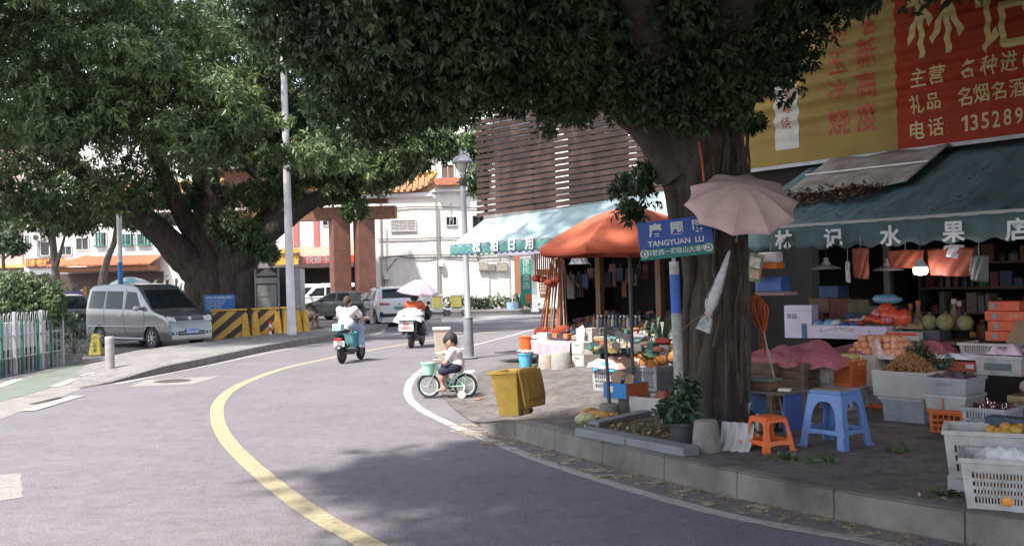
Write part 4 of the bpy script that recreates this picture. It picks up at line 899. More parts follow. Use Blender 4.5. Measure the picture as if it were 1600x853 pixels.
# ---- corrugated banner
BV = 2.15; ub0 = W(1168, 264, BV)[0]; ub1 = 6.4; ur = W(1403, 235, BV)[0]
zb0 = lerpz(W(1168, 265, BV), W(1600, 208.5, BV)); ztop = 7.1
p, rz = frame_at(0, BV); t = thing('shop_banner', 'huge ribbed yellow and red shop banner with Chinese lettering above the fruit shop awning', 'banner', p, rz)
def rib(z, u): 
    e = z-zb0(u); return -.030*math.sin(2*math.pi*(e-.1)/.235)*smoothstep(.25, .7, e)
def sheet(ua, ub, mt, nm):
    m_ = MB(); 
    m_.grid(lambda a, b_: Vector((ua+(ub-ua)*a, rib(zb0(ua+(ub-ua)*a)+(ztop-zb0(ua+(ub-ua)*a))*b_, ua+(ub-ua)*a), zb0(ua+(ub-ua)*a)+(ztop-zb0(ua+(ub-ua)*a))*b_)), 10, 190)
    return m_.build(nm, mt, t, smooth=180)
BY = M('banner_yellow', (.235, .16, .048), rough=.75, var=.12, scale=2, spec=.2); BR = M('banner_red', (.23, .026, .008), rough=.75, var=.12, scale=2, spec=.2)
ys = sheet(ub0-.3, ur, BY, 'yellow_field'); rs_ = sheet(ur, ub1, BR, 'red_field')
MB().bar((ub0-.3, -.02, zb0(ub0-.3)-.03), (ub1, -.02, zb0(ub1)-.03), .04, .05).build('lower_rail', STEEL, t)
def banner_text(ch, px, py0, py1, mt, par, wpx=None, bold=.004, off=.006):
    "one character filling the pixel box"
    u, za = W(px, py1, BV); _, zb_ = W(px, py0, BV); h = zb_-za
    me = text_mesh(ch, 1.0, bold, .0) if ch != '1' else MB().add([(0, -.35, 0), (.13, -.35, 0), (.13, .38, 0), (.03, .38, 0), (0, .35, 0), (-.17, .25, 0), (-.17, .12, 0), (0, .21, 0)], [(0, 1, 2, 3, 4, 7), (4, 5, 6, 7)]).mesh('lettering', mt); xs = [v.co.x for v in me.vertices]; ysv = [v.co.y for v in me.vertices]
    ww = (W(px+wpx/2, py0, BV)[0]-W(px-wpx/2, py0, BV)[0]) if wpx else h
    bm = bmesh.new(); bm.from_mesh(me); 
    sx = ww/max(1e-3, max(xs)-min(xs)); sy = h/max(1e-3, max(ysv)-min(ysv)); cx = (max(xs)+min(xs))/2; cy = (max(ysv)+min(ysv))/2
    if ch in '一、：:。': sx = sy = h
    for v in bm.verts: v.co = Vector(((v.co.x-cx)*sx, (v.co.y-cy)*sy, 0))
    z = -h/2
    while z < h/2:
        bmesh.ops.bisect_plane(bm, geom=bm.verts[:]+bm.edges[:]+bm.faces[:], plane_co=(0, z, 0), plane_no=(0, 1, 0)); z += .035
    zm = (za+zb_)/2; bm2 = []
    for v in bm.verts:
        uu = u+v.co.x; zz = zm+v.co.y+(zb0(uu)-zb0(u)); v.co = Vector((uu, rib(zz, uu)-off, zz))
    me.clear_geometry(); bm.to_mesh(me); bm.free(); me.materials.clear(); me.materials.append(mt)
    o = bpy.data.objects.new('lettering', me); col.objects.link(o); o.parent = par; return o
LY = M('letter_gold', (.42, .33, .12), rough=.55, var=.08); LR = M('letter_red', (.3, .035, .012), rough=.55, var=.1)
for ch, px, a, b_, w in (('林', 1462, -40, 88, 92), ('记', 1570, -52, 80, 92)): banner_text(ch, px, a, b_, LY, rs_, w, .012)
for ch, px, a, b_, w in (('主', 1435, 106, 136, 24), ('营', 1464, 101, 131, 25), ('各', 1514, 91, 122, 24), ('种', 1546, 86, 117, 26), ('进', 1577, 80, 112, 27), ('口', 1612, 78, 106, 24),
        ('礼', 1433, 149, 178, 22), ('品', 1459, 146, 171, 21), ('名', 1508, 137, 166, 22), ('烟', 1534, 131, 160, 24), ('名', 1561, 128, 156, 22), ('酒', 1590, 123, 152, 24),
        ('电', 1434, 189, 218, 23), ('话', 1463, 184, 213, 25), ('1', 1508, 181, 206, 10), ('3', 1523, 179, 204, 12), ('5', 1540, 176, 201, 12), ('2', 1557, 173, 199, 12), ('8', 1575, 170, 196, 12), ('9', 1593, 168, 194, 12)): banner_text(ch, px, a, b_, LY, rs_, w, .012)
for px, py in ((1483, 112), (1483, 122), (1480, 197), (1480, 207), (1478, 166)): banner_text('。', px, py-3, py+3, LY, rs_, 5)
for ch, px, a, b_, w in (('酱', 1350, -6, 26, 26), ('香', 1358, 30, 54, 22), ('新', 1354, 60, 105, 32), ('高', 1354, 112, 153, 32), ('度', 1355, 160, 206, 33), ('吧', 1306, 48, 68, 32), ('玉', 1308, 80, 115, 28), ('冰', 1309, 124, 156, 30), ('烧', 1311, 170, 212, 34), ('。', 1331, 33, 43, 7)): banner_text(ch, px, a, b_, LR, ys, w, .01)
ua, za = W(1212, 236, BV); ub_, zb_ = W(1246, 112, BV)
m_ = MB(); hw = (ub_-ua)/2; uc = (ua+ub_)/2; Hh = zb_-za
m_.grid(lambda a, b_: Vector((uc+(a-.5)*2*hw*(1 if b_ < .8 else (1-.55*smoothstep(.8, .93, b_))), rib(za+Hh*b_, uc)-.006, za+Hh*b_)), 4, 60)
pb = m_.build('printed_bottle', M('printed_bottle', (.4, .39, .34), rough=.5, var=.2, scale=3), ys, smooth=180)
for i, ch in enumerate('玉冰烧'): banner_text(ch, 1229, 135+i*24, 154+i*24, LR, ys, 14, .004, .009)

# ---- street name sign on its banded post
pb_ = DP(1064, 645, 9.2); pb_.z = .19; pt_ = DP(1051, 362, 9.2)
t = thing('street_sign', 'blue and green street name plate on a striped post leaning before the fig trunk', 'sign', pb_); tp = pt_-pb_
def along(f): return tp*f
PO = M('old_post_paint', (.42, .41, .4), rough=.7, c2=(.16, .15, .13), scale=9, bump=.3)
MB().tube([along(-.02), along(.62)], .047, 14).build('lower_post', PO, t, smooth=50); MB().tube([along(.62), along(.8)], .0475, 14).build('blue_band', M('sign_blue_paint', (.03, .09, .35)), t, smooth=50); MB().tube([along(.8), along(.86)], .047, 14).build('upper_post', PO, t, smooth=50)
c0 = DP(1055.5, 372, 9.14)-pb_; wS = 114/FPX*9.14; hS = 60/FPX*9.14; tilt = R(4.6)
q = Matrix.Rotation(-tilt, 3, 'Y') @ Matrix.Rotation(R(-7), 3, 'Z')
def signbox(x0, x1, z0, z1, y, th): 
    m_ = MB(); m_.T = Matrix.Translation(c0) @ q.to_4x4(); m_.box(((x0+x1)/2, y, (z0+z1)/2), (x1-x0, th, z1-z0)); return m_
bl = signbox(-wS/2, wS/2, -hS*.22, hS/2, 0, .03).build('name_plate', M('sign_blue', (.014, .058, .26), rough=.5, var=.15, scale=5), t, bevel=.003)
gr = signbox(-wS/2, wS/2, -hS/2, -hS*.22, 0, .03).build('direction_strip', M('sign_teal', (.01, .14, .115), rough=.5, var=.15, scale=5), t, bevel=.003)
rot_e = (Matrix.Translation((0, 0, 0)) @ q.to_4x4() @ Matrix.Rotation(R(90), 4, 'X')).to_euler()
LW = M('sign_white', (.5, .5, .48), rough=.6)
def stext(tx, size, x, z, par, **k): text(tx, size, LW, par, c0+q @ Vector((x, -.019, z)), rot=rot_e, depth=.002, **k)
for i, ch in enumerate('唐园路'): stext(ch, .125, (-.47+i*.47)*wS*.62+.02, hS*.235, bl, bold=.004)
stext('TANGYUAN  LU', .072, 0, -hS*.1, bl, bold=.0015)
stext('科悦西一路', .058, -wS*.21, -hS*.335, gr, bold=.001); stext('佳山大道中', .058, wS*.2, -hS*.335, gr, bold=.001)
for x in (-wS*.44, wS*.43):
    m_ = MB(); m_.T = Matrix.Translation(c0) @ q.to_4x4(); m_.torus((x, -.017, -hS*.33), .034, .006, (0, 1, 0), 18, 6); m_.box((x, -.017, -hS*.33), (.02, .004, .03)); m_.build('emblem', LW, gr)
MB().tube([along(.855), along(1.0)], .02, 8).build('bracket', STEEL, t)
# ---- big orange parasol, its pole standing behind the blue cardboard box
def parasol(name, label, cat, base, n, rad, zlow, ztop, cmt, pole, val=.0, rz=0, bulge=.12, vmt=None, tip=.0, polr=.022, ribm=None, scal=.06, z0=0):
    t = thing(name, label, cat, base, rz); m_ = MB(); K_ = 8; ns = n*6
    def pt(a, r):
        k = (a*n) % 1; rr = rad*r*(1-scal*r*math.sin(math.pi*k))*math.cos(math.pi/n)/math.cos((k-.5)*2*math.pi/n); z = zlow+(ztop-zlow)*(1-r**1.35)+bulge*(r*(1-r))-.05*r*r*math.sin(math.pi*k)*(ztop-zlow)
        return Vector((rr*math.cos(2*math.pi*a), rr*math.sin(2*math.pi*a), z))
    m_.grid(lambda a, b_: pt(a, b_), ns, K_); m_.build('canopy', cmt, t, smooth=25, solid=.004)
    if val:
        m_ = MB(); m_.grid(lambda a, b_: pt(a, 1.0)*1.0+Vector((0, 0, -val*b_*(1-.1*math.sin(math.pi*((a*n) % 1)))))+Vector((math.cos(2*math.pi*a), math.sin(2*math.pi*a), 0))*.02*b_*math.sin(a*60), ns, 2); m_.build('valance', vmt or cmt, t, smooth=25, solid=.004)
    MB().tube([(0, 0, z0), (0, 0, ztop+tip)], polr, 10).build('pole', pole, t, smooth=50)
    for i in range(n): MB().tube([pt(i/n, 0)-Vector((0, 0, .02)), pt(i/n, .5)-Vector((0, 0, .02)), pt(i/n, .98)-Vector((0, 0, .015))], .006, 5).build('rib', ribm or STEEL, t)
    return t
OR = M('orange_canvas', (.46, .105, .05), rough=.75, var=.1, scale=4, bump=.15, bscale=250); ORV = M('orange_valance', (.36, .065, .025), rough=.75, var=.12, scale=5)
b0 = GZ(990, 11.7, .2); zl = DP(930, 386, 11.3).z; zt_ = DP(990, 323, 11.7).z
parasol('parasol', 'big faded orange market parasol on a dark pole over the pineapple crates', 'parasol', b0, 8, 1.13, zl-.2, zt_-.2, OR, M('pole_dark', (.05, .055, .06), rough=.5), .085, R(13), .1, ORV)
# ---- pink parasol wedged in the fig
c = DP(1158, 318, 9.15); t = parasol('parasol', 'dusty pink parasol wedged sideways in the fig above the fruit stall awning', 'parasol', c, 10, .54, 0, .22, M('dusty_pink_cloth', (.50, .35, .33), rough=.8, var=.12, scale=5, bump=.15, bscale=200), STEEL, 0, 0, .05, tip=.035, polr=.009, scal=.07, z0=-.45)
t.rotation_euler = (Vector((-.02, -.62, .78))).to_track_quat('Z', 'Y').to_euler()
# ---- folded umbrella in a clear sleeve tied to the trunk
a = DP(1139, 394, 9.3); b_ = DP(1098, 517, 9.3); t = thing('folded_umbrella', 'folded umbrella in a clear plastic sleeve tied against the fig trunk', 'umbrella', a); v = b_-a
pr = [(0, .006), (.2, .022), (.45, .042), (.62, .05), (.76, .03), (.8, .024)]
MB().tube([v*f for f, r in pr], [r for f, r in pr], 12).build('folded_cloth', M('grey_pink_cloth', (.42, .38, .38), rough=.7, var=.2, scale=8), t, smooth=60)
pr = [(-.02, .012), (.2, .034), (.45, .056), (.64, .066), (.77, .034), (.8, .03), (.86, .06), (1.0, .078)]
m_ = MB(); m_.tube(catmull([v*f+Vector((random.uniform(-.008, .008), 0, 0)) for f, r in pr], 3), list(np.interp(np.linspace(0, 7, 22), range(8), [r for f, r in pr])), 11, cap=False); m_.build('plastic_sleeve', film('clear_film', (.6, .6, .6), .35), t, smooth=180)
m_ = MB(); m_.torus(v*.785, .034, .008, v); m_.build('tie', M('pink_tie', (.5, .28, .25)), t)
m_ = MB(); m_.tube(catmull([v*.785, v*.785+Vector((-.1, .0, -.03)), DP(1058, 521, 9.68)-a], 5), .004, 5); m_.build('string', M('brown_string', (.2, .1, .06)), t)
# red strips tied on the trunk high up
m_ = MB(); m_.tube([DP(1092, 222, 9.45), DP(1097, 255, 9.4), DP(1100, 285, 9.4)], .012, 6); tag(m_.build('red_strap', M('red_strap', (.4, .06, .02))), 'thin red strap hanging down the fig trunk above the pink parasol', 'strap')
# ================================================================== GOODS, CRATES AND CLUTTER ALONG THE PAVEMENT
FOAM = M('white_foam', (.45, .44, .43), rough=.85, var=.08, scale=6, bump=.25, bscale=180, c2=(.34, .32, .30))
FOAMG = M('grubby_foam', (.46, .45, .45), rough=.85, var=.14, scale=5, bump=.25, bscale=180)
CRW = M('white_crate_plastic', (.42, .42, .42), rough=.5, var=.15, scale=5, c2=(.24, .23, .22))
CRG = M('grey_crate_plastic', (.27, .275, .29), rough=.5, var=.18, scale=5)
CRO = M('orange_crate_plastic', (.5, .12, .03), rough=.5, var=.18, scale=5)
CRB = M('dark_crate_plastic', (.05, .05, .06), rough=.5, var=.2, scale=5)
KRAFT = M('brown_cardboard', (.27, .18, .11), rough=.9, var=.15, scale=4, c2=(.19, .125, .075))
PNET = M('pink_netting', (.48, .15, .19), rough=.8, var=.4, scale=22, bump=.6, bscale=120, c2=(.24, .07, .085))
PPAPER = M('pink_paper', (.5, .38, .46), rough=.8, var=.15, scale=5, bump=.4, bscale=25)
FILM = film('clear_bag', (.7, .7, .72), .4)
BLUEP = M('blue_plastic', (.09, .19, .45), rough=.45, var=.2, scale=5)
def put(px, py, z, d=0.0, q=None):
    p = G(px, py, z)+ROW_B*(d/2); p.z = z if q is None else q; return p
def crate_mb(w, d, h, rows=2, bars=12, t=.016, band=.2, foot=.14, slots=True, taper=.94, bw=.008):
    m_ = MB(); zt_ = h; zb_ = 0
    def wall(L_, place):
        k = lambda z: 1-(1-taper)*(1-z/h)
        def bx(x0, x1, z0, z1):
            vs = []
            for z in (z0, z1):
                for x in (x0, x1):
                    for y in (0, t): vs.append(place(x*k(z), y, z, k(z)))
            m_.add(vs, [(0, 1, 3, 2), (4, 6, 7, 5), (0, 2, 6, 4), (1, 5, 7, 3), (0, 4, 5, 1), (2, 3, 7, 6)])
        a = L_/2; zl = h*foot; zu = h*(1-band)
        bx(-a, a, 0, zl); bx(-a, a, zu, h)
        if not slots: bx(-a, a, zl, zu); return
        c = min(.06, a*.2); bx(-a, -a+c, zl, zu); bx(a-c, a, zl, zu)
        for r in range(1, rows): z = zl+(zu-zl)*r/rows; bx(-a+c, a-c, z-.011, z+.011)
        nb = max(3, int(bars*L_/.5))
        for i in range(1, nb): x = -a+c+(2*a-2*c)*i/nb; bx(x-bw, x+bw, zl, zu)
    wall(w, lambda x, y, z, k: Vector((x, -(d/2)*k+y, z))); wall(w, lambda x, y, z, k: Vector((-x, (d/2)*k-y, z)))
    wall(d-2*t, lambda x, y, z, k: Vector((-(w/2)*k+y, -x, z))); wall(d-2*t, lambda x, y, z, k: Vector(((w/2)*k-y, x, z)))
    m_.box((0, 0, .008), (w*taper-.01, d*taper-.01, .016))
    r_ = .012                       # rolled rim
    for y in (-d/2-r_/2, d/2+r_/2): m_.box((0, y, h-.012), (w+2*r_, r_, .03))
    for x in (-w/2-r_/2, w/2+r_/2): m_.box((x, 0, h-.012), (r_, d, .03))
    return m_
def crate(label, loc, w, d, h, mt, rz=None, group=None, **k):
    o = crate_mb(w, d, h, **k).build('crate', mt, None, loc, ROW_ROT if rz is None else rz); return tag(o, label, 'crate', group)
def foambox(label, loc, w, d, h, mt=None, rz=None, t=.028, name='foam_box', cat='box', taper=.95):
    o = MB().openbox(w, d, h, t, taper).build(name, mt or FOAM, None, loc, ROW_ROT if rz is None else rz, bevel=.006); return tag(o, label, cat)
def heap(name, label, cat, loc, w, d, h, mt, seed, rz=None, kind=None, rough_=.3, nu=26, film_=False, edge=.04, pw=1.0, skirt=0.0):
    g = random.Random(seed); ph = [(g.uniform(3, 9), g.uniform(3, 9), g.uniform(0, 6.3)) for _ in range(5)]
    def fn(a, b_):
        x = (a-.5)*w; y = (b_-.5)*d; e = max(0, 1-(abs(a-.5)*2)**3.5)*max(0, 1-(abs(b_-.5)*2)**3.5)
        n = sum(math.sin(p*x*2.2/ w+q*y*2.2/d+r) for p, q, r in ph)/5; n2 = math.sin(x*41+y*23+n*6)*math.sin(y*37-x*19)*.12
        z = edge+h*(e**pw)*(1-rough_+rough_*(n+n2)*1.2)
        if skirt and (a in (0, 1) or b_ in (0, 1)): z = -skirt*(.7+.3*math.sin(x*18+y*15))
        return Vector((x*(1+.03*n), y*(1+.03*n), z))
    o = MB().grid(fn, nu, nu).build(name, mt, None, loc, ROW_ROT if rz is None else rz, smooth=180)
    return tag(o, label, cat, kind=kind)
# ------------------------------------------------ household goods in front of the general store
def bucket(label, loc, r, h, mt, rim=True):
    t = thing('bucket', label, 'bucket', loc); m_ = MB(); m_.lathe([(0, .0), (r*.78, 0), (r*.8, .01), (r, h), (r*1.07, h), (r*1.07, h-.02), (r*1.02, h-.025)], 24); m_.lathe([(r*.97, h), (r*.78, .012), (0, .012)], 24)
    m_.build('pail', mt, t, smooth=40); MB().torus((0, 0, h-.03), r*1.08, .006, (0, .35, 1), 20, 6, 0, math.pi).build('handle', STEEL, t); return t
p0 = put(821.5, 573, .06); bucket('sky blue plastic bucket on the pavement with an orange bucket standing on it', p0, .15, .27, M('sky_blue_plastic', (.12, .42, .62), rough=.4, var=.08))
bucket('orange plastic bucket standing on top of the blue bucket', p0+Vector((.03, .08, .285)), .16, .33, M('bright_orange_plastic', (.75, .13, .03), rough=.4, var=.08))
tag(heap('plastic_bag', '', 'bag', p0+Vector((.01, 0, .272)), .36, .3, .05, FILM, 3, nu=14), 'crumpled white plastic bag pinched between the orange and blue buckets', 'bag')
tp = put(862, 574, .08, .7); t = thing('display_table', 'low display table under a pink cloth beside the orange bucket', 'table', tp, ROW_ROT); Lt = 1.05
MB().box((0, 0, .5), (Lt, .7, .03)).build('table_top', BROWNW, t)
for x in (-.45, .45):
    for y in (-.3, .3): MB().box((x, y, .245), (.04, .04, .49)).build('leg', IRON, t)
def drape(a, b_):
    x = (a-.5)*1.14; f = b_*1.15
    if f < .72: y = .36-f; z = .525
    else: y = -.36-.02-.03*math.sin(x*26)*(f-.72)*3; z = .52-(f-.72)*(.85+.25*math.sin(x*5+1))
    return Vector((x, y, z+.004*math.sin(x*40)))
o = MB().grid(drape, 44, 24).build('tablecloth', M('pink_cloth', (.56, .33, .37), rough=.85, var=.15, scale=3, c2=(.48, .28, .32)), None, tp, ROW_ROT, smooth=180, solid=.003); tag(o, 'pink cloth draped over the low display table', 'tablecloth')
def boxthing(name, label, cat, loc, dim, mt, rz=0, bev=.004, group=None):
    o = MB().box((0, 0, dim[2]/2), dim).build(name, mt, None, loc, ROW_ROT+rz, bevel=bev); return tag(o, label, cat, group)
def on(p, x, y, z): 
    q = Vector(p)+ROW_A*x+ROW_B*y; q.z = p.z+z; return q
boxthing('carton', 'white foam carton at the front left of the pink tablecloth', 'box', on(tp, -.28, -.24, .53), (.3, .2, .14), FOAM)
t = thing('tray', 'black tray of boxed orange goods at the front right of the pink tablecloth', 'tray', on(tp, .2, -.22, .53), ROW_ROT); MB().openbox(.5, .24, .05, .01).build('tray_base', CRB, t)
for i in range(3): MB().box((-.15+.15*i, 0, .075), (.12, .16, .11)).build('boxed_good', [M('orange_label', (.6, .17, .07)), CRB, M('orange_label', ())][i], t)
def cushion(name, label, cat, loc, dim, mt, rz=0, rx=0, n=2):
    o = MB().sph((0, 0, dim[2]/2), (dim[0]/2, dim[1]/2, dim[2]/2), 14, 8); 
    for i, v in enumerate(o.v):
        x, y, z = v; k = .06*math.sin(x*31+y*17); o.v[i] = (x*(1+k), y*(1-k), z*(1+k))
    ob = o.build(name, mt, None, loc, smooth=180, rot=(rx, 0, ROW_ROT+rz)); return tag(ob, label, cat)
cushion('cushion', 'pale pink cushion on the pink table behind the white carton', 'cushion', on(tp, -.3, .05, .54), (.4, .3, .2), M('pale_pink', (.58, .38, .4)))
cushion('packet', 'pale blue packet hanging over the left end of the pink table', 'packet', on(tp, -.55, -.1, .53), (.3, .22, .1), M('pale_blue', (.4, .52, .58)))
cushion('packet', 'white packet beside the pale blue one at the left end of the pink table', 'packet', on(tp, -.48, -.28, .53), (.3, .2, .09), WPAINT)
t = None
for i, (x, y, m1, r) in enumerate(((.12, .1, M('plate_blue', (.08, .2, .32)), .15), (.3, .15, M('plate_grey', (.25, .27, .3)), .16))):
    tag(MB().lathe([(0, 0), (r*.5, 0), (r, .05), (r*.98, .055), (r*.5, .012), (0, .012)], 20).build('dish', m1, None, on(tp, x, y, .53), smooth=40), ['blue plastic dish at the middle of the pink table', 'grey plastic dish behind the black tray on the pink table'][i], 'dish')
cushion('bag', 'purple bag at the back of the pink table', 'bag', on(tp, -.05, .28, .54), (.24, .2, .24), M('purple_cloth', (.13, .06, .16)))
CYL = M('rough_concrete', (.30, .275, .255), rough=.95, var=.2, scale=5, bump=.6, bscale=60)
def bollard(label, loc, r, h, mt=CYL, taper=.9):
    return tag(MB().lathe([(0, 0), (r, 0), (r*.995, h*.3), (r*taper, h*.94), (r*taper*.9, h), (0, h)], 30).build('concrete_stub', mt, None, loc, smooth=35), label, 'concrete block')
bollard('squat pale concrete stub in front of the pink table', put(877, 581, .1), .19, .37)
bollard('smaller beige concrete stub half hidden behind its pale neighbour at the pink table', put(853.5, 577.5, .09), .15, .29, M('beige_concrete', (.36, .3, .25), rough=.95, var=.2, scale=5, bump=.5, bscale=60))
cp = put(903, 580, .1, .45); t = thing('drawer_cabinet', 'narrow white plastic drawer cabinet on castors at the end of the pink table', 'cabinet', cp, ROW_ROT)
MB().box((0, 0, .3), (.3, .44, .48)).build('carcase', M('cream_plastic', (.55, .52, .47), rough=.5), t, bevel=.01)
for z in (.18, .42): dr = MB().box((0, -.225, z), (.28, .02, .21)).build('drawer', M('cream_plastic', ()), t, bevel=.006); MB().box((0, -.24, z+.07), (.12, .012, .02)).build('handle', CRG, dr)
for x in (-.11, .11): MB().sph((x, -.15, .03), .03, 8, 6).build('castor', CRB, t)
o = MB().prism([(-.14, 0, 0), (.04, 0, 0), (.08, 0, .2), (.02, 0, .3), (-.14, 0, .22)], (0, .02, 0)).build('price_card', M('cream_plastic', ()), None, on(cp, 0, -.1, .545), ROW_ROT); tag(o, 'cream price card propped on the white drawer cabinet', 'card')
boxthing('carton', 'patterned carton behind the price card on the drawer cabinet', 'box', on(cp, .08, .1, .545), (.16, .2, .24), M('patterned_carton', (.45, .38, .36), var=.6, scale=25))
# rack of bottles
bp = put(935, 572, .14, .6); t = thing('display_rack', 'plank display rack of dark bottles right of the white drawer cabinet', 'rack', bp+ROW_B*.2, ROW_ROT)
for x in (-.5, .55): MB().box((x, 0, .2), (.04, .4, .4)).build('trestle', BROWNW, t)
MB().box((0, 0, .41), (1.3, .5, .03)).build('plank', BROWNW, t); MB().box((0, .12, .56), (1.3, .26, .28)).build('riser', CRB, t)
for r_ in range(3):
    for i in range(12): 
        b1 = MB().lathe([(.04, 0), (.043, .1), (.04, .14), (.016, .18), (.016, .21)], 9, (-.55+i*.1+.02*(r_ % 2), -.16+.12*r_, .425 if r_ == 0 else .705)).build('bottle', [CRB, M('bottle_green', (.03, .06, .045), rough=.3), GD[4], M('bottle_grey', (.25, .26, .27), rough=.3)][(i+r_*2) % 4], t, smooth=40)
        MB().lathe([(.02, .2), (.02, .235)], 8, (-.55+i*.1+.02*(r_ % 2), -.16+.12*r_, .425 if r_ == 0 else .705)).build('cap', GD[5] if i % 3 else GD[7], b1)
# heaps of wares inside
WARE = [M('ware_'+n, c, rough=.7, var=.3, scale=12) for n, c in (('teal', (.05, .14, .13)), ('rust', (.3, .1, .05)), ('plum', (.14, .05, .1)), ('cream', (.36, .33, .29)), ('navy', (.04, .06, .14)), ('ochre', (.32, .22, .07)), ('grey', (.2, .21, .23)), ('olive', (.1, .11, .05)), ('black', (.03, .03, .03)), ('red', (.3, .03, .03)))]
def wares(label, u0, u1, v0, v1, z0, z1, n, seed, pal):
    g = random.Random(seed); m_ = MB()
    for i in range(n):
        u = g.uniform(u0, u1); v = g.uniform(v0, v1); z = z0+(z1-z0)*(v-v0)/(v1-v0)+g.uniform(-.05, .09); m_.cm = g.choice(pal); q = Matrix.Rotation(g.uniform(0, 6.3), 3, 'Z') @ Matrix.Rotation(g.uniform(-.4, .4), 3, 'X'); c = S(u, v, z)
        if g.random() < .16: m_.sph(c, (g.uniform(.04, .1), g.uniform(.03, .06), g.uniform(.02, .05)), 9, 6, q)
        else: m_.box(c, (g.uniform(.08, .24), g.uniform(.06, .16), g.uniform(.03, .1)), rot=q)
    return tag(m_.build('wares_heap', WARE), label, 'wares', kind='stuff')
cu0 = W(872, 500, SV+.9)[0]; cu1 = U1+.2
for (u0, u1, v0, v1, nm) in ((cu0, cu1, SV+.35, SV+1.9, 'long low counter under the heaps of wares in the general store'),):
    t = thing('counter', nm, 'counter', S((u0+u1)/2, (v0+v1)/2, .2), ROW_ROT); cw = u1-u0; MB().box((0, 0, .42), (cw, v1-v0, .05)).build('counter_top', BROWNW, t)
    MB().box((0, -.55, .2), (cw-.2, .04, .4)).build('front_panel', DARK, t)
    for x in (-cw*.4, cw*.4): MB().box((x, .3, .2), (.08, .6, .4)).build('support', DARK, t)
wares('jumble of folded clothes and small wares on the store counter', cu0+.05, cu1-.1, SV+.7, SV+1.85, .72, 1.05, 300, 8, [0, 1, 2, 4, 5, 7, 8, 8, 9])
wares('pale packets and cutlery spread along the front edge of the store counter', cu0+.1, cu1-.1, SV+.4, SV+.8, .68, .76, 90, 9, [3, 6, 6, 8, 8, 4, 0])
def hang(name, label, cat, pts, r, mt, n=8): return tag(MB().tube(pts, r, n).build(name, mt, smooth=60), label, cat)
# brooms and mops
SH = [M('handle_red', (.32, .07, .03), rough=.5, var=.2), M('handle_brown', (.2, .09, .04), rough=.6, var=.2), M('handle_orange', (.5, .16, .04), rough=.5, var=.2), M('handle_grey', (.2, .19, .18), rough=.5)]
BRS = M('red_bristle', (.27, .045, .018), rough=.8, var=.3, scale=40, bump=.6)
BL = ['red-handled broom', 'brown-handled broom', 'orange-handled broom', 'grey-handled mop']
for i in range(18):
    f = i/17; b_ = GZ(845+40*f+random.uniform(-2, 2), 19.3+random.uniform(-.15, .5)-.3*f, .7); b_.z = .72+random.uniform(0, .14); tt = DP(861+22*f+random.uniform(-3, 3), 404+random.uniform(-6, 10), 19.6-.3*f)
    t = thing('broom', ['red handled broom leaning in the bundle', 'brown handled broom leaning in the bundle', 'orange handled broom leaning in the bundle', 'grey handled mop leaning in the bundle'][i % 4]+' at the left end of the store', 'broom', b_, 0, 'brooms leaning in a bundle')
    MB().tube([(0, 0, 0), tt-b_], .015, 8).build('handle', SH[i % 4], t)
    if i % 3 == 0: m_ = MB(); m_.sph((0, 0, -.02), (.12, .05, .1), 12, 7); m_.build('brush_head', BRS, t, smooth=60)
for i in range(11):
    f = i/10; a = DP(836+32*f, 396, 19.3-.6*f+.1*(i % 3)); t = thing('hanging_brush', 'red brush hanging by its handle under the left end of the store awning', 'brush', a, 0, 'brushes hanging under the awning')
    ln = random.uniform(.44, .6); MB().tube([(0, 0, 0), (0, 0, -ln)], .015, 7).build('handle', SH[i % 2], t)
    if i % 2 == 0: MB().sph((0, 0, -ln-.03), (.085, .05, .07), 12, 7).build('brush_head', BRS, t, smooth=60)
t = thing('plastic_basket', 'orange lattice plastic basket hanging behind the broom handles', 'basket', DP(850, 432, 20.5), 0); m_ = crate_mb(.3, .3, .6, 6, 10, taper=.6); m_.T = None; m_.build('lattice', M('pale_orange_plastic', (.7, .3, .12)), t).location = (0, 0, -.45)
tag(heap('plastic_bag', '', 'bag', DP(905, 416, 18.4), .42, .2, .3, FILM, 8, rough_=.5), 'big clear plastic bag hanging under the edge of the orange parasol', 'bag')
for i in range(7):
    a = DP(866+i*6, 420+i*1.5, 19.6); b_ = DP(878+i*6.5, 440+i*2, 19.5); hang('hanging_tool', 'yellow and black handled tool hanging under the store awning', 'tool', [a, b_], .012, [GD[6], CRB][i % 2])['group'] = 'tools hanging under the awning'
for i in range(16):
    px = 884+i*8.2+random.uniform(-3, 3); a = DP(px, random.uniform(402, 425), random.uniform(19.2, 20.6)); t = thing('hanging_pack', 'dark packaged ware hanging inside the general store', 'packet', a, ROW_ROT, 'packs hanging in the general store')
    h = random.uniform(.2, .5); MB().box((0, 0, -h/2-.08), (random.uniform(.1, .22), .05, h)).build('pack', [GD_SHADE[4], GD_SHADE[5], GD_SHADE[7], GD_SHADE[0], GD_SHADE[1], GD_SHADE[6]][i % 6], t, bevel=.01); MB().tube([(0, 0, 0), (0, 0, -.1)], .004, 5).build('hook', STEEL, t)
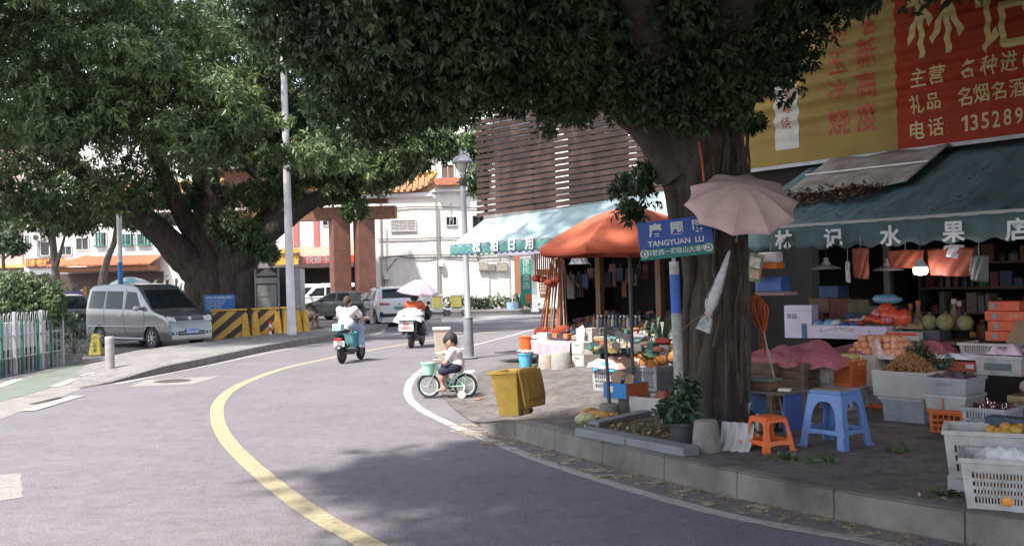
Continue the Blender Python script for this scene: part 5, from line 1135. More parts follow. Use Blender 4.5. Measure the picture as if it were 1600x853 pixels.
# ---- the crates with cloth and pineapples
c1 = put(945, 612, .19, .55); crate('white slatted crate under a pink cloth left of the pineapples', c1, .5, .55, .36, CRW, rows=4, bars=9)
o = heap('cloth', 'pink and yellow striped cloth heaped on the white slatted crate', 'cloth', c1+Vector((0, 0, .36)), .62, .66, .1, M('pink_striped_cloth', (.6, .42, .3), rough=.85, var=.3, scale=7, c2=(.5, .25, .28), streak=(1, 9, 1)), 12, skirt=.03)
heap('cloth', 'crumpled bright blue cloth strip hanging over the front of the white slatted crate', 'cloth', c1+Vector((0, 0, .35))-ROW_B*.27+ROW_A*.05, .5, .1, .05, M('bright_blue_cloth', (.05, .33, .62)), 13, nu=16, skirt=.05)
c2 = put(1003, 611, .19, .55); crate('wide wire-meshed crate filled with pineapples', c2, .55, .55, .36, CRG, rows=5, bars=14)
PINE = M('pineapple_skin', (.42, .17, .05), rough=.8, var=.45, scale=28, bump=1.0, bscale=40); PLF = M('pineapple_leaf', (.05, .1, .05), rough=.6)
pr = None; gpine = 'pineapples in the crate'
for i in range(9):
    x = -.2+.19*(i % 3); y = -.2+.19*(i//3); loc = on(c2, x, y, .34+.03*(i//3))
    if pr is None:
        pr = thing('pineapple', 'small orange pineapple with a leafy crown lying in the meshed crate', 'pineapple', loc, 0, gpine); MB().sph((0, 0, .06), (.085, .085, .1), 14, 9).build('fruit', PINE, pr, smooth=60); m_ = MB()
        for k in range(16): an = k*2.4; q = Vector((math.cos(an), math.sin(an), 0)); s_ = Vector((-math.sin(an), math.cos(an), 0))*.012; m_.add([Vector((0, 0, .14))-s_, Vector((0, 0, .14))+s_, q*.05+Vector((0, 0, .2))+s_, q*.11+Vector((0, 0, .2+.01*(k % 4)))], [(0, 1, 2, 3)])
        m_.build('leafy_crown', PLF, pr)
    else: dup(pr, loc, rot=(random.uniform(-.5, .5), random.uniform(-.5, .5), random.uniform(0, 6)))
c3 = put(1050, 606, .19, .4); crate('small white crate covered by pink netting behind the sign post', c3, .38, .36, .3, CRW, rows=3); heap('netting', 'pink netting lying over the small crate behind the sign post', 'netting', c3+Vector((0, 0, .3)), .46, .44, .1, PNET, 14, skirt=.1)
crate('black lattice crate on the ground behind the sign post', put(1052, 620, .19, .3)+ROW_B*.2, .4, .3, .12, CRB, rows=2)
# wares standing behind the pineapples
w0 = on(c2, .1, .55, .5); t = thing('plastic_basket', 'yellow plastic basket of small wares behind the pineapples', 'basket', w0, ROW_ROT); crate_mb(.34, .24, .16, 2, 12).build('lattice', M('golden_plastic', (.5, .3, .03), rough=.45), t)
boxthing('stand', 'low dark stand holding the yellow basket', 'stand', on(c2, .05, .6, .0), (1.1, .4, .49), DARK)
wares('ladles, toys and small wares heaped around the yellow basket', -3.3, -1.9, -.25, .1, .78, .86, 46, 15, [3, 1, 5, 9, 6, 0, 3])
for i, (px, py) in enumerate(((967.5, 523), (979, 527), (962, 540))):
    b_ = DP(px+2, 552, 12.7); a = DP(px, py, 12.7)-b_; t = thing('hand_fan', ['round grey hand fan standing behind the striped cloth, leftmost and tallest', 'round grey hand fan nearest the dark parasol pole', 'pale round hand fan lying low beside the striped cloth'][i], 'fan', b_)
    MB().tube([(0, 0, 0), a], .008, 6).build('stick', CRG, t); MB().lathe([(0, 0), (.055, 0), (.055, .01), (0, .01)], 20, a, (.2, -1, .1)).build('disc', M('grey_disc', (.33, .3, .29), var=.3, scale=20), t)
# ---- dark long-leaved plant behind the sign post
def strappy(name, label, loc, n, hmax, mt, seed, wid=.02, spread=.5, pot=None):
    g = random.Random(seed); t = thing(name, label, 'plant', loc); m_ = MB()
    for i in range(n):
        an = g.uniform(0, 6.283); h = hmax*g.uniform(.25, 1); q = Vector((math.cos(an), math.sin(an), 0)); s_ = Vector((-math.sin(an), math.cos(an), 0))*wid*g.uniform(.7, 1.2); b_ = Vector((0, 0, h*.45)); o_ = q*spread*g.uniform(.4, 1)
        p = [b_, b_+o_*.4+Vector((0, 0, h*.4)), b_+o_*.75+Vector((0, 0, h*.45)), b_+o_+Vector((0, 0, h*.28))]
        m_.add([p[0]-s_*.3, p[0]+s_*.3, p[1]-s_, p[1]+s_, p[2]-s_*.8, p[2]+s_*.8, p[3]], [(0, 1, 3, 2), (2, 3, 5, 4), (4, 5, 6)])
    m_.build('leaves', mt, t, smooth=60); MB().tube([(0, 0, 0), (.01, 0, hmax*.6)], .02, 7).build('stem', BARK_G, t)
    if pot: MB().lathe([(0, 0), (pot*.75, 0), (pot, pot*1.5), (pot*.9, pot*1.5), (pot*.8, pot*1.3), (0, pot*1.3)], 20).build('pot', CRB, t, smooth=40)
    return t
STR = leafmat('dark_strap_leaf', (.02, .05, .025), (.05, .10, .05), .5, .1, 3)
strappy('potted_plant', 'tall dark strap-leaved plant standing behind the street sign post', G(1042, 603, .2)+Vector((0, .2, 0)), 46, 1.15, STR, 3, .03, .42, .14)
# ---- blue box, foam boxes, concrete-footed pole, gourds
f1 = put(952, 647, .2, .36); foambox('white foam box with a brown top edge under the blue cardboard box', f1, .3, .36, .2)
t = thing('cardboard_box', 'open blue cardboard fruit box with one orange side standing before the crates', 'box', put(961, 622, .4, .38)+Vector((0, 0, .002)), ROW_ROT); t.location.z = .403
BC = M('blue_card', (.035, .17, .42), rough=.8, var=.12, scale=5); OC = M('orange_card', (.36, .10, .035), rough=.8, var=.2, scale=6)
def sheetbox(par, w, d, h, mts, th=.008):
    MB().box((0, -d/2, h/2), (w, th, h)).build('front_side', mts[0], par); MB().box((0, d/2, h/2), (w, th, h)).build('back_side', mts[1], par)
    MB().box((-w/2+th/2, 0, h/2), (th, d-th, h)).build('left_side', mts[2], par); MB().box((w/2-th/2, 0, h/2), (th, d-th, h)).build('right_side', mts[3], par); MB().box((0, 0, th/2), (w-2*th, d-th, th)).build('bottom', KRAFT, par)
sheetbox(t, .36, .38, .17, (BC, BC, BC, OC)); MB().box((-.06, -.196, .1), (.075, .004, .07)).build('label', WPAINT, t)
m_ = MB(); m_.add([(-.14, -.1, .16), (.02, -.12, .16), (.03, -.06, .3), (-.15, -.03, .3)], [(0, 1, 2, 3)]); m_.build('flap', KRAFT, t, solid=.006); m_ = MB(); m_.add([(.04, -.08, .16), (.17, -.06, .16), (.16, -.02, .26), (.05, -.02, .27)], [(0, 1, 2, 3)]); m_.build('flap', KRAFT, t, solid=.006)
f2 = put(1003, 653, .2, .5)+ROW_A*.02; t = thing('foam_box', 'large open white foam box with a fruit picture beside the planter edging', 'box', f2, ROW_ROT+R(9)); MB().openbox(.52, .42, .23, .03, .94).build('tub', FOAM, t, bevel=.006)
st = MB().box((.262, -.02, .12), (.004, .2, .15)).build('picture_label', M('fruit_picture', (.5, .22, .08), var=.9, scale=22, c2=(.02, .06, .12)), t); heap('leaf_scrap', 'brown dry leaf scrap inside the large foam box', 'scrap', f2+Vector((.08, .05, .16)), .2, .16, .12, M('rust_leaf', (.22, .06, .03)), 17, nu=10)
heap('paper_lining', 'pink paper lining inside the large foam box', 'paper', f2+Vector((0, 0, .1)), .4, .32, .07, PPAPER, 18, ROW_ROT+R(9), nu=14)
p = put(953, 656, .2); t = thing('short_pole', 'short black pole standing in a round concrete foot beside the gourds', 'pole', p)
MB().lathe([(0, 0), (.12, 0), (.125, .05), (.115, .17), (.1, .185), (0, .19)], 24).build('foot', M('grey_concrete', (.15, .145, .135), rough=.95, var=.25, scale=6, bump=.5), t, smooth=40); MB().tube([(0, 0, .15), DP(945, 517, 10.95)-p], .02, 10).build('shaft', CRB, t, smooth=50)
GO = M('gourd_skin', (.42, .22, .06), rough=.7, var=.3, scale=14, bump=.4); GP = M('pale_gourd_skin', (.36, .36, .2), rough=.7, var=.3, scale=14)
for i, (px, py, l, an, lab) in enumerate(((915, 663, .12, .4, 'pale green gourd at the left end of the row on the pavement'), (922, 654, .14, .9, 'rough tan gourd lying on the others behind the pale green one'), (934, 659, .15, .2, 'orange gourd in the middle of the row beside the concrete foot'), (946, 657, .14, -.3, 'long orange gourd lying against the concrete foot'))):
    p = put(px, py, .2)+Vector((0, 0, .06)); m_ = MB(); m_.sph((0, 0, 0), (l, .07, .068), 16, 9)
    for j, v in enumerate(m_.v): a = math.atan2(v[2], v[1]); k = 1+.06*math.cos(8*a)-.25*(v[0]/l > .5)*(v[0]/l-.5); m_.v[j] = (v[0], v[1]*k, v[2]*k)
    m_.tube([(l*.95, 0, .01), (l*1.15, 0, .035)], .012, 6)
    tag(m_.build('gourd', GP if i == 0 else GO, None, p, an+ROW_ROT*.4, smooth=60), lab, 'gourd', None)
# ---- granite-edged planting bed at the foot of the fig
GE = M('edging_granite', (.16, .165, .18), rough=.8, var=.22, scale=5, bump=.3, bscale=110)
A = G(897, 668, .29); B_ = G(1068, 700, .29); A2 = G(929, 661, .29); C_ = G(1046, 634, .29)
t = thing('planting_bed', 'granite-edged planting bed of bare earth at the foot of the fig', 'planter', (A.x, A.y, .2)); aa = Vector(t.location)
def edging(p0, p1, w, h=.09):
    d = (p1-p0); d.z = 0; L_ = d.length; d.normalize(); n = Vector((-d.y, d.x, 0)); k = max(1, round(L_/.85)); 
    for i in range(k):
        a = p0+d*(L_*i/k+.004)-aa; b_ = p0+d*(L_*(i+1)/k-.004)-aa; a.z = b_.z = 0; m_ = MB()
        m_.prism([a, b_, b_+n*w, a+n*w], (0, 0, h)); m_.build('edging_stone', GE, t, bevel=.012)
edging(A, B_, .2); edging(A2+(C_-A2)*.05, C_, .14)
MB().poly([(q.x-aa.x, q.y-aa.y, .035) for q in (A+Vector((.1, .1, 0)), B_+Vector((0, .12, 0)), Vector((2.6, 10.0, 0)), C_)]).build('soil', DIRT, t)
litter('leaf_litter', 'brown leaf litter on the earth of the planting bed', 380, lambda g: (lambda a, b_: Vector((A.x+.12+1.2*a, A.y+.1+(B_.y-A.y)*a*.75+.95*b_*(1-.3*a), .25)))(g.random(), g.random()), .06, DRY, 6, flat=.5)
t = thing('grass_tuft', 'ragged grass tuft growing in the planting bed', 'grass', G(1032, 676, .23), 0); m_ = MB(); GRS = leafmat('grass_blade', (.07, .10, .03), (.16, .17, .07), .3, .2, 6)
for i in range(150):
    q = Vector((random.uniform(-.3, .25), random.uniform(-.12, .2), 0)); an = random.uniform(0, 6.3); h = random.uniform(.05, .16); e = Vector((math.cos(an), math.sin(an), 0)); s_ = Vector((-e.y, e.x, 0))*.004; m_.add([q-s_, q+s_, q+e*h*.4+Vector((0, 0, h))], [(0, 1, 2)])
m_.build('blades', GRS, t)
for i in range(4): hang('fallen_stick', ['long bare stick slanting over the planting bed', 'short stick lying across the planting bed', 'thin stick propped against the black flower pot', 'crooked stick at the back of the planting bed'][i], 'stick', [G(*q, .27) for q in (((1020, 682), (1062, 655)), ((1000, 668), (1040, 662)), ((1034, 672), (1075, 640)), ((985, 660), (1030, 655)))[i]], .008, BROWNW)
# ---- pot plant, round stub, folded board
p = put(1068, 695, .2); t = strappy('potted_plant', 'leafy green plant in a black lattice pot beside the round concrete stub', p, 6, .3, STR, 5, .02, .15); 
MB().lathe([(0, 0), (.11, 0), (.135, .22), (.145, .22), (.145, .19), (.125, .18), (0, .18)], 20).build('pot', CRB, t, smooth=40)
leaf_mesh('foliage', [((.0, 0, .36), (.13, .13, .13)), ((-.1, 0, .34), (.09, .09, .08)), ((.04, .02, .5), (.1, .1, .12))], 55, 7, .10, .45, LEAF_D, 41, parent=t)
bollard('round grey concrete stub beside the black flower pot at the kerb', put(1104, 705, .205), .128, .285, M('speckled_concrete', (.19, .175, .165), rough=.95, var=.25, scale=8, bump=.7, bscale=70), .82)
t = thing('board_sheet', 'bent white corrugated board with orange print leaning on the round concrete stub', 'board', put(1147, 704, .205), ROW_ROT+R(18)); m_ = MB()
m_.grid(lambda a, b_: Vector(((a-.5)*.3, .03+.1*b_**.8-.1*(1-b_)**3+.02*math.sin(a*22), .24*b_**1.15)), 34, 12); m_.build('sheet', M('grubby_white', (.44, .43, .45), var=.15, scale=6), t, smooth=60, solid=.005)
MB().box((.06, .02, .09), (.08, .006, .03)).build('printed_mark', CRO, t, rot=(R(-25), 0, 0))
# ---- little table of ledgers over blue tubs
tb = put(1176, 674, .205, .5); t = thing('work_table', 'makeshift table of a board on blue plastic bins beside the fig trunk', 'table', tb, ROW_ROT); MB().box((.03, 0, .40), (.66, .46, .025)).build('board', M('worn_board', (.12, .10, .085), var=.3, scale=5), t)
b1 = MB().openbox(.24, .28, .38, .012, .95, c=(-.18, -.05, 0)).build('bin', M('blue_film', (.12, .22, .42), rough=.3, var=.3, scale=6), t); b2 = MB().box((.3, .02, .19), (.03, .3, .38)).build('side_board', M('deep_blue_board', (.05, .09, .3)), t)
m_ = MB(); m_.grid(lambda a, b_: Vector((-.3+.25*a, -.212-.012*math.sin(a*17+b_*9), .03+.34*b_)), 12, 8); m_.build('clear_bag', FILM, t, smooth=180)
boxthing('ledger_box', 'flat brown wooden tray on the makeshift table', 'tray', on(tb, -.06, 0, .413), (.42, .3, .075), M('brown_leather', (.11, .055, .035), var=.3, scale=6)); boxthing('ledger', 'worn green account book lying on the brown tray', 'book', on(tb, -.08, .02, .489), (.36, .26, .03), M('green_cover', (.12, .15, .13), var=.2), R(6))
boxthing('paper_pad', 'white paper pad at the right end of the makeshift table', 'paper', on(tb, .26, -.05, .413), (.12, .1, .025), WPAINT, R(20))
for i, (x, z, h, c, lab) in enumerate(((.03, 0, .18, WPAINT, 'white bottle standing between the blue bins'), (.09, 0, .14, M('amber_bottle', (.3, .1, .03), rough=.3), 'amber bottle standing between the blue bins'))):
    tag(MB().lathe([(.035, 0), (.037, h*.7), (.014, h*.85), (.014, h)], 12).build('bottle', c, None, on(tb, x, -.2, 0), smooth=40), lab, 'bottle')
heap('bag_of_wares', 'bag of scissors and loose tools under the makeshift table', 'bag', on(tb, .08, -.05, .0), .22, .26, .22, M('tool_jumble', (.3, .26, .22), var=.7, scale=30, c2=(.06, .05, .05)), 19, rough_=.6, nu=18)
t = thing('helmet', 'orange and black helmet on the ground behind the orange stool', 'helmet', put(1174, 697, .205)); MB().sph((0, 0, .07), (.09, .1, .075), 14, 8).build('shell', M('helmet_orange', (.6, .19, .04), rough=.3), t, smooth=60); MB().sph((-.07, -.03, .065), (.05, .075, .05), 12, 7).build('visor', CRB, t, smooth=60)
# ---- plastic stools
def stool(name, label, loc, wt, wb, h, mt, rz, o0_, o1_, ow, ex, topm=None):
    "four flared sides, each with an arched opening and an open gap between the feet"
    t = thing(name, label, 'stool', loc, rz); k = lambda z: (wb+(wt-wb)*(z/h))/2; zt_ = h*.93; th = .012
    for q in range(4):
        m_ = MB(); m_.T = Matrix.Rotation(q*math.pi/2, 4, 'Z'); N = 24
        def band(inner, outer):
            vs = []
            for (x, z), (x2, z2) in zip(inner, outer):
                for yy in (0, th): vs += [(x, -k(z)+yy, z), (x2, -k(z2)+yy, z2)]
            fs = []
            for i in range(len(inner)-1):
                c = i*4; n = c+4; fs += [(c, c+1, n+1, n), (c+2, n+2, n+3, c+3), (c, n, n+2, c+2), (c+1, c+3, n+3, n+1)]
            m_.add(vs, fs+[(0, 2, 3, 1), (len(vs)-4, len(vs)-3, len(vs)-1, len(vs)-2)])
        inn = []; out = []
        for i in range(N+1):
            a = math.pi*(1-i/N); cx_ = math.copysign(abs(math.cos(a))**ex, math.cos(a)); sz_ = math.sin(a)**ex
            w_ = ow*k(h*o0_); inn.append((w_*cx_, h*o0_+(h*o1_-h*o0_)*sz_)); f = i/N
            e0 = k(h*o0_)
            if f < .3: z = h*o0_+(zt_-h*o0_)*f/.3; out.append((-k(z), z))
            elif f > .7: z = h*o0_+(zt_-h*o0_)*(1-f)/.3; out.append((k(z), z))
            else: out.append((-k(zt_)+2*k(zt_)*(f-.3)/.4, zt_))
        band(inn, out); z0 = h*o0_-.05; e = k(h*o0_)
        band([(-e, h*o0_), (0, h*o0_), (e, h*o0_)], [(-k(z0)*.99, z0), (0, z0+.012), (k(z0)*.99, z0)])
        m_.build('side_panel', mt, t, bevel=.003)
        m_ = MB(); m_.T = Matrix.Rotation(q*math.pi/2, 4, 'Z'); z1 = z0+.002
        for ax in (0, 1):
            vs = []
            for z in (0, z1):
                e = k(z); w_ = e*.34
                for o_ in (0, th):
                    for s_ in (0, w_): a, b_ = e-o_, e-s_; vs.append((-a, -b_, z) if ax else (-b_, -a, z))
            m_.add(vs, [(0, 1, 5, 4), (1, 3, 7, 5), (3, 2, 6, 7), (2, 0, 4, 6), (0, 2, 3, 1), (4, 5, 7, 6)])
        m_.box((-k(.01)+.012, -k(.01)+.012, .011), (.05, .05, .022)); m_.build('leg', mt, t, bevel=.004)
    e = k(h*.95); m_ = MB(); m_.box((0, 0, h*.955), (2*e+.008, 2*e+.008, h*.06), taper=.96); m_.build('skirt', mt, t, bevel=.014)
    e = k(h); MB().box((0, 0, h*.99), (2*e*.94, 2*e*.94, h*.035), taper=.93).build('seat', topm or mt, t, bevel=.01)
    return t
stool('stool', 'low square orange plastic stool on the pavement near the kerb', put(1206, 706, .205)+Vector((0, .1, 0)), .235, .335, .31, M('orange_stool_plastic', (.62, .12, .025), rough=.38, var=.1, scale=6), R(24), .34, .86, .66, .45)
stool('stool', 'tall blue plastic stool with arched openings and a worn brown seat', put(1313, 700, .205)+Vector((0, .12, 0)), .33, .47, .53, M('blue_stool_plastic', (.11, .20, .44), rough=.4, var=.2, scale=5, c2=(.09, .17, .38)), R(40), .33, .80, .60, .8, M('worn_seat', (.21, .16, .13), var=.3, scale=7))
heap('paper_sheet', 'crumpled white paper on the ground between the two stools', 'paper', put(1253, 662, .205), .22, .14, .035, WPAINT, 21, nu=10, edge=.004)
heap('card_scrap', 'scrap of brown card on the ground behind the white paper', 'scrap', put(1243, 656, .205), .14, .12, .05, KRAFT, 22, nu=8, edge=.004)
# ---- red raffia tuft on a stick
a = DP(1192, 515, 10.2); b_ = DP(1229, 652, 9.85); b_.z = .2; t = thing('raffia_whisk', 'red raffia tuft on a thin metal stick leaning beside the fig trunk', 'whisk', b_); MB().tube([(0, 0, 0), a-b_], .008, 7).build('stick', STEEL, t); m_ = MB()
top = DP(1180, 458, 10.2)-b_; bot = a-b_
for i in range(46):
    an = i*2.399; r = .11*math.sqrt((i+.5)/46); o_ = Vector((math.cos(an)*r, math.sin(an)*r, 0)); mid = top.lerp(bot, .5)+o_; e = bot+Vector((o_.x*.3, o_.y*.3, random.uniform(-.03, .05)))
    m_.tube(catmull([top, top.lerp(mid, .55)+o_*.25, mid, e], 3), .007, 4)
m_.build('raffia', M('red_raffia', (.4, .09, .03), rough=.5, var=.3, scale=10), t)
for i in range(6): x0 = random.uniform(-.08, .05); m_2 = MB(); m_2.tube(catmull([bot+Vector((x0, 0, .1)), bot+Vector((x0*1.4, 0, -.08)), bot+Vector((x0*1.3+random.uniform(-.03, .03), 0, -.2-random.random()*.15))], 3), .004, 4); m_2.build('raffia_strand', M('red_raffia', ()), t)
# ================================================================== THE FRUIT STALL
def spheres(name, label, cat, pts, r, mt, group, seed=1, squash=.95, each=None):
    pr = None; g = random.Random(seed)
    for i, q in enumerate(pts):
        if pr is None: pr = MB().sph((0, 0, 0), (r, r, r*squash), 14, 9).build(name, mt, None, q, smooth=180); tag(pr, label, cat, group)
        else:
            o = pr.copy(); col.objects.link(o); o.location = q; o.rotation_euler = (g.uniform(-1, 1), g.uniform(-1, 1), g.uniform(0, 6)); s_ = g.uniform(.9, 1.08); o.scale = (s_,)*3
def pack(loc, nx, ny, nz, st, jit=.15, seed=1, taper=True):
    g = random.Random(seed); out = []
    for k in range(nz):
        for i in range(nx-k):
            for j in range(ny-k):
                out.append(on(loc, (i-(nx-k-1)/2)*st+g.uniform(-jit, jit)*st*.5, (j-(ny-k-1)/2)*st+g.uniform(-jit, jit)*st*.5, k*st*.75))
    return out
TIMB = M('dark_crate_timber', (.12, .085, .055), rough=.9, var=.35, scale=4, bump=.4, streak=(1, 1, 3)); BLK = M('stone_block', (.12, .11, .1), rough=.95, var=.25, scale=5, bump=.4)
def solidbox(name, label, cat, px, py, z, dim, mt, rz=0, bev=.006): return boxthing(name, label, cat, put(px, py, z, dim[1]), dim, mt, rz, bev)
# brown crates at the left end and the pink netting over them
solidbox('stone_block', 'long grey stone block under the brown wooden fruit crate', 'block', 1228, 640, .2, (.62, .5, .2), BLK)
def plankbox(label, loc, w, d, h):
    t = thing('wooden_crate', label, 'crate', loc, ROW_ROT); m_ = MB()
    for k in range(4):
        z = h*(k+.5)/4
        for y in (-d/2, d/2): m_.box((0, y, z), (w, .02, h/4-.008))
    m_.build('long_boards', TIMB, t); m_ = MB()
    for k in range(4):
        z = h*(k+.5)/4
        for x in (-w/2+.01, w/2-.01): m_.box((x, 0, z), (.02, d-.03, h/4-.008))
    m_.build('end_boards', TIMB, t); m_ = MB()
    for x in (-w/2+.05, w/2-.05):
        for y in (-d/2-.018, d/2+.018): m_.box((x, y, h/2), (.06, .016, h))
    m_.build('battens', TIMB, t); MB().box((0, 0, h-.03), (w-.05, d-.05, .02)).build('lid', TIMB, t); return t
pb = put(1228, 640, .2, .5); pb.z = .402; plankbox('brown wooden fruit crate on the stone block beside the raffia whisk', pb, .66, .6, .36)
plankbox('dark wooden fruit crate half hidden by the fig trunk', put(1180, 641, .2, .5)+ROW_B*.1, .42, .5, .56)
hp = pb+Vector((0, 0, .37)); heap('netting', 'big heap of fruit under pink netting on the brown wooden crates', 'netting', on(hp, -.02, .5, -.02), 1.35, 1.5, .2, PNET, 31, rough_=.5, skirt=.06, nu=40)
heap('netting', 'lower fold of pink netting at the left end of the fruit stall', 'netting', on(hp, -.25, -.05, -.02), .95, .6, .13, PNET, 32, rough_=.5, skirt=.05)
heap('clear_bag', 'clear plastic bag lying on the pink netting', 'bag', on(hp, .3, .5, .27), .4, .3, .06, FILM, 33, nu=14)
# white and orange crates of the front row
q = put(1281, 640, .2, .36); crate('pale slatted crate on the ground under the white box with a round emblem', q, .26, .4, .31, CRG, rows=5, bars=10)
q2 = on(q, 0, 0, .315); t = thing('carton', 'white fruit box with a faint round emblem left of the orange crate', 'box', q2, ROW_ROT); MB().openbox(.28, .42, .23, .012, 1).build('box_body', FOAM, t, bevel=.004); MB().torus((0, -.212, .13), .045, .003, (0, 1, 0), 24, 5).build('emblem', M('emblem_orange', (.55, .35, .15)), t); MB().box((0, -.211, .03), (.06, .003, .008)).build('printed_line', M('emblem_grey', (.2, .2, .22)), t)
heap('paper_lining', 'crumpled lining inside the white box with a round emblem', 'paper', on(q2, 0, 0, .17), .26, .4, .06, M('lining_white', (.4, .4, .42)), 34, nu=12)
q = put(1316, 641, .2, .36); crate('pale slatted crate on the ground under the tall orange crate', q, .27, .4, .27, CRW, rows=4, bars=10)
q2 = on(q, 0, 0, .275); crate('tall orange slatted crate holding green mangoes', q2, .30, .42, .30, CRO, rows=5, bars=16)
text('鲜果王 A 级', .035, WPAINT, bpy.data.objects[-1] if False else col.objects[-1], (.02, -.222, .255), depth=.001)
spheres('mango', 'yellow green mango heaped in the tall orange crate', 'mango', pack(on(q2, 0, 0, .27), 4, 4, 2, .075, .3, 3), .042, M('mango_skin', (.38, .36, .12), rough=.5, var=.3, scale=9), 'mangoes in the orange crate', 4, 1.15)
# white carton and the netted oranges
q = put(1352, 637, .2, .4); crate('grey slatted crate with a white and orange base band under the white carton', q, .3, .4, .26, CRG, rows=4, bars=14)
boxthing('base_band', 'bright orange tray standing under the grey slatted crate behind the blue stool', 'tray', on(q, .03, -.0, -.0), (.36, .44, .05), CRO); 
q2 = on(q, -.02, 0, .265); t = thing('carton', 'tall plain white carton beside the orange crate', 'box', q2, ROW_ROT); MB().openbox(.36, .5, .36, .012, 1).build('box_body', FOAM, t, bevel=.004)
ORA = M('orange_skin', (.62, .24, .05), rough=.5, var=.12, scale=9, bump=.3, bscale=200); ORN = M('netted_orange', (.58, .27, .15), rough=.6, var=.15, scale=20, bump=.4, bscale=150)
spheres('orange', 'pale orange in pink netting heaped over the tall white carton', 'orange', pack(on(q2, .08, .12, .38), 7, 5, 3, .095, .2, 5), .052, ORN, 'netted oranges over the white carton', 5)
heap('netting', 'thin pink net stretched behind the heap of pale oranges', 'netting', on(q2, .3, .55, .33), .9, .5, .16, PNET, 36, rough_=.5, skirt=.04)
# longan box
q = put(1412, 661, .2, .42); crate('blue grey crate on the ground under the big foam box of longans', q, .46, .44, .235, M('blue_grey_crate', (.24, .26, .31), rough=.5, var=.2), rows=1, bars=22, slots=False)
boxthing('foam_slab', 'white foam slab lying on the blue grey crate', 'foam slab', on(q, -.02, 0, .24), (.5, .48, .025), FOAM)
q2 = on(q, -.02, 0, .268); foambox('big white foam box piled high with brown longans', q2, .62, .5, .27, FOAM, t=.035)
lg = random.Random(6); m_ = MB(); base_l = MB().sph((0, 0, 0), .0125, 6, 4)
for i in range(1500):
    x = lg.uniform(-.27, .27); y = lg.uniform(-.21, .21); e = max(0, 1-(abs(x)/.29)**1.5)*max(0, 1-(abs(y)/.23)**1.8); z = .24+.23*e-lg.uniform(0, .03)
    m_.T = Matrix.Translation((x, y, z)); m_.add(base_l.v, base_l.f)
m_.T = None; o = m_.build('longan_heap', M('longan_skin', (.26, .125, .04), rough=.7, var=.35, scale=9, c2=(.12, .055, .018)), None, q2, ROW_ROT, smooth=180); tag(o, 'tall heap of small brown longans in the big foam box', 'longans', kind='stuff')
t = thing('longan_leaves', 'dark green leaves tucked into the back of the longan heap', 'leaves', on(q2, .12, .1, .34)); leaf_mesh('foliage', [((-.05, .05, .12), (.07, .07, .06)), ((.14, .0, .0), (.12, .12, .1))], 26, 6, .09, .4, LEAF_D, 43, parent=t); MB().tube([(0, 0, -.1), (0, .02, .14)], .006, 5).build('stem', BROWNW, t)
# oranges on white tray, lilac cloth
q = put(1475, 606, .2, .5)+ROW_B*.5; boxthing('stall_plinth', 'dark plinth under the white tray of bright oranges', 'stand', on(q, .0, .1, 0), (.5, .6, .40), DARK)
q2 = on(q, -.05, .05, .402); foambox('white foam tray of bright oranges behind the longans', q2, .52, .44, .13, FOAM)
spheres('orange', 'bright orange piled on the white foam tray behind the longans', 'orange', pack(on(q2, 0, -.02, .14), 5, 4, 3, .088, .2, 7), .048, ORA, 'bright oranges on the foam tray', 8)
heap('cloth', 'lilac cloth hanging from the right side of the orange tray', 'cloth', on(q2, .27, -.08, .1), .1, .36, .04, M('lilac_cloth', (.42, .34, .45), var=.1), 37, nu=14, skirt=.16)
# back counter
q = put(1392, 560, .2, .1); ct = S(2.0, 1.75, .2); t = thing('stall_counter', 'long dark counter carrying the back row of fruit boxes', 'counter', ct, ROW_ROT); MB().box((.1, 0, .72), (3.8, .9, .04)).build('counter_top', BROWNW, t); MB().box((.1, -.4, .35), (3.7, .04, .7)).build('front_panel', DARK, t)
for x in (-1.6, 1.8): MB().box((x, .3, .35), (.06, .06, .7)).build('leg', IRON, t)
CT = .942
def oncount(px, z=0.0, v=1.5):
    u = W(px, 530, v)[0]; p = S(u, v, CT+z); return p
LAMP_TINT = M('lamp_tinted_card', (.5, .44, .55), rough=.8, var=.1, scale=5)  # white card with the pink lamp's light put into its colour
t = thing('carton', 'upright white carton, lilac lamp tint painted in, with a bottle picture at the left end of the counter', 'box', oncount(1253, -.02, 1.45), ROW_ROT+R(6)); MB().box((0, 0, .22), (.4, .2, .44)).build('box_body', LAMP_TINT, t, bevel=.004); MB().box((.09, -.103, .1), (.075, .004, .2)).build('picture_label', M('bottle_blue', (.05, .1, .2)), t); MB().box((0, -.102, .37), (.4, .003, .004)).build('fold_line', M('emblem_grey', ()), t)
text('果园', .075, M('emblem_dark', (.12, .1, .14)), t, (-.09, -.103, .29), depth=.001)
t = thing('long_tray', 'long white fruit tray, lilac lamp tint painted in, of blue wrapped packets on the counter', 'tray', oncount(1334, 0, 1.38), ROW_ROT); MB().openbox(1.12, .4, .17, .014, .97).build('tray_body', LAMP_TINT, t, bevel=.003)
for x in (-.35, -.12, .1, .33): MB().box((x, -.203, .1), (.012, .006, .03)).build('vent_slot', M('emblem_dark', ()), t)
g = random.Random(12); PK = [M('packet_blue', (.05, .1, .3), rough=.3, var=.4, scale=14), M('packet_sky', (.15, .3, .45), rough=.3, var=.4, scale=14), M('packet_red', (.5, .07, .03), rough=.3, var=.3, scale=14), M('packet_white', (.5, .5, .52), rough=.35, var=.3, scale=14), M('packet_pink', (.5, .16, .2), rough=.3, var=.4, scale=14)]
PN = ['dark blue', 'sky blue', 'red', 'white', 'pink']
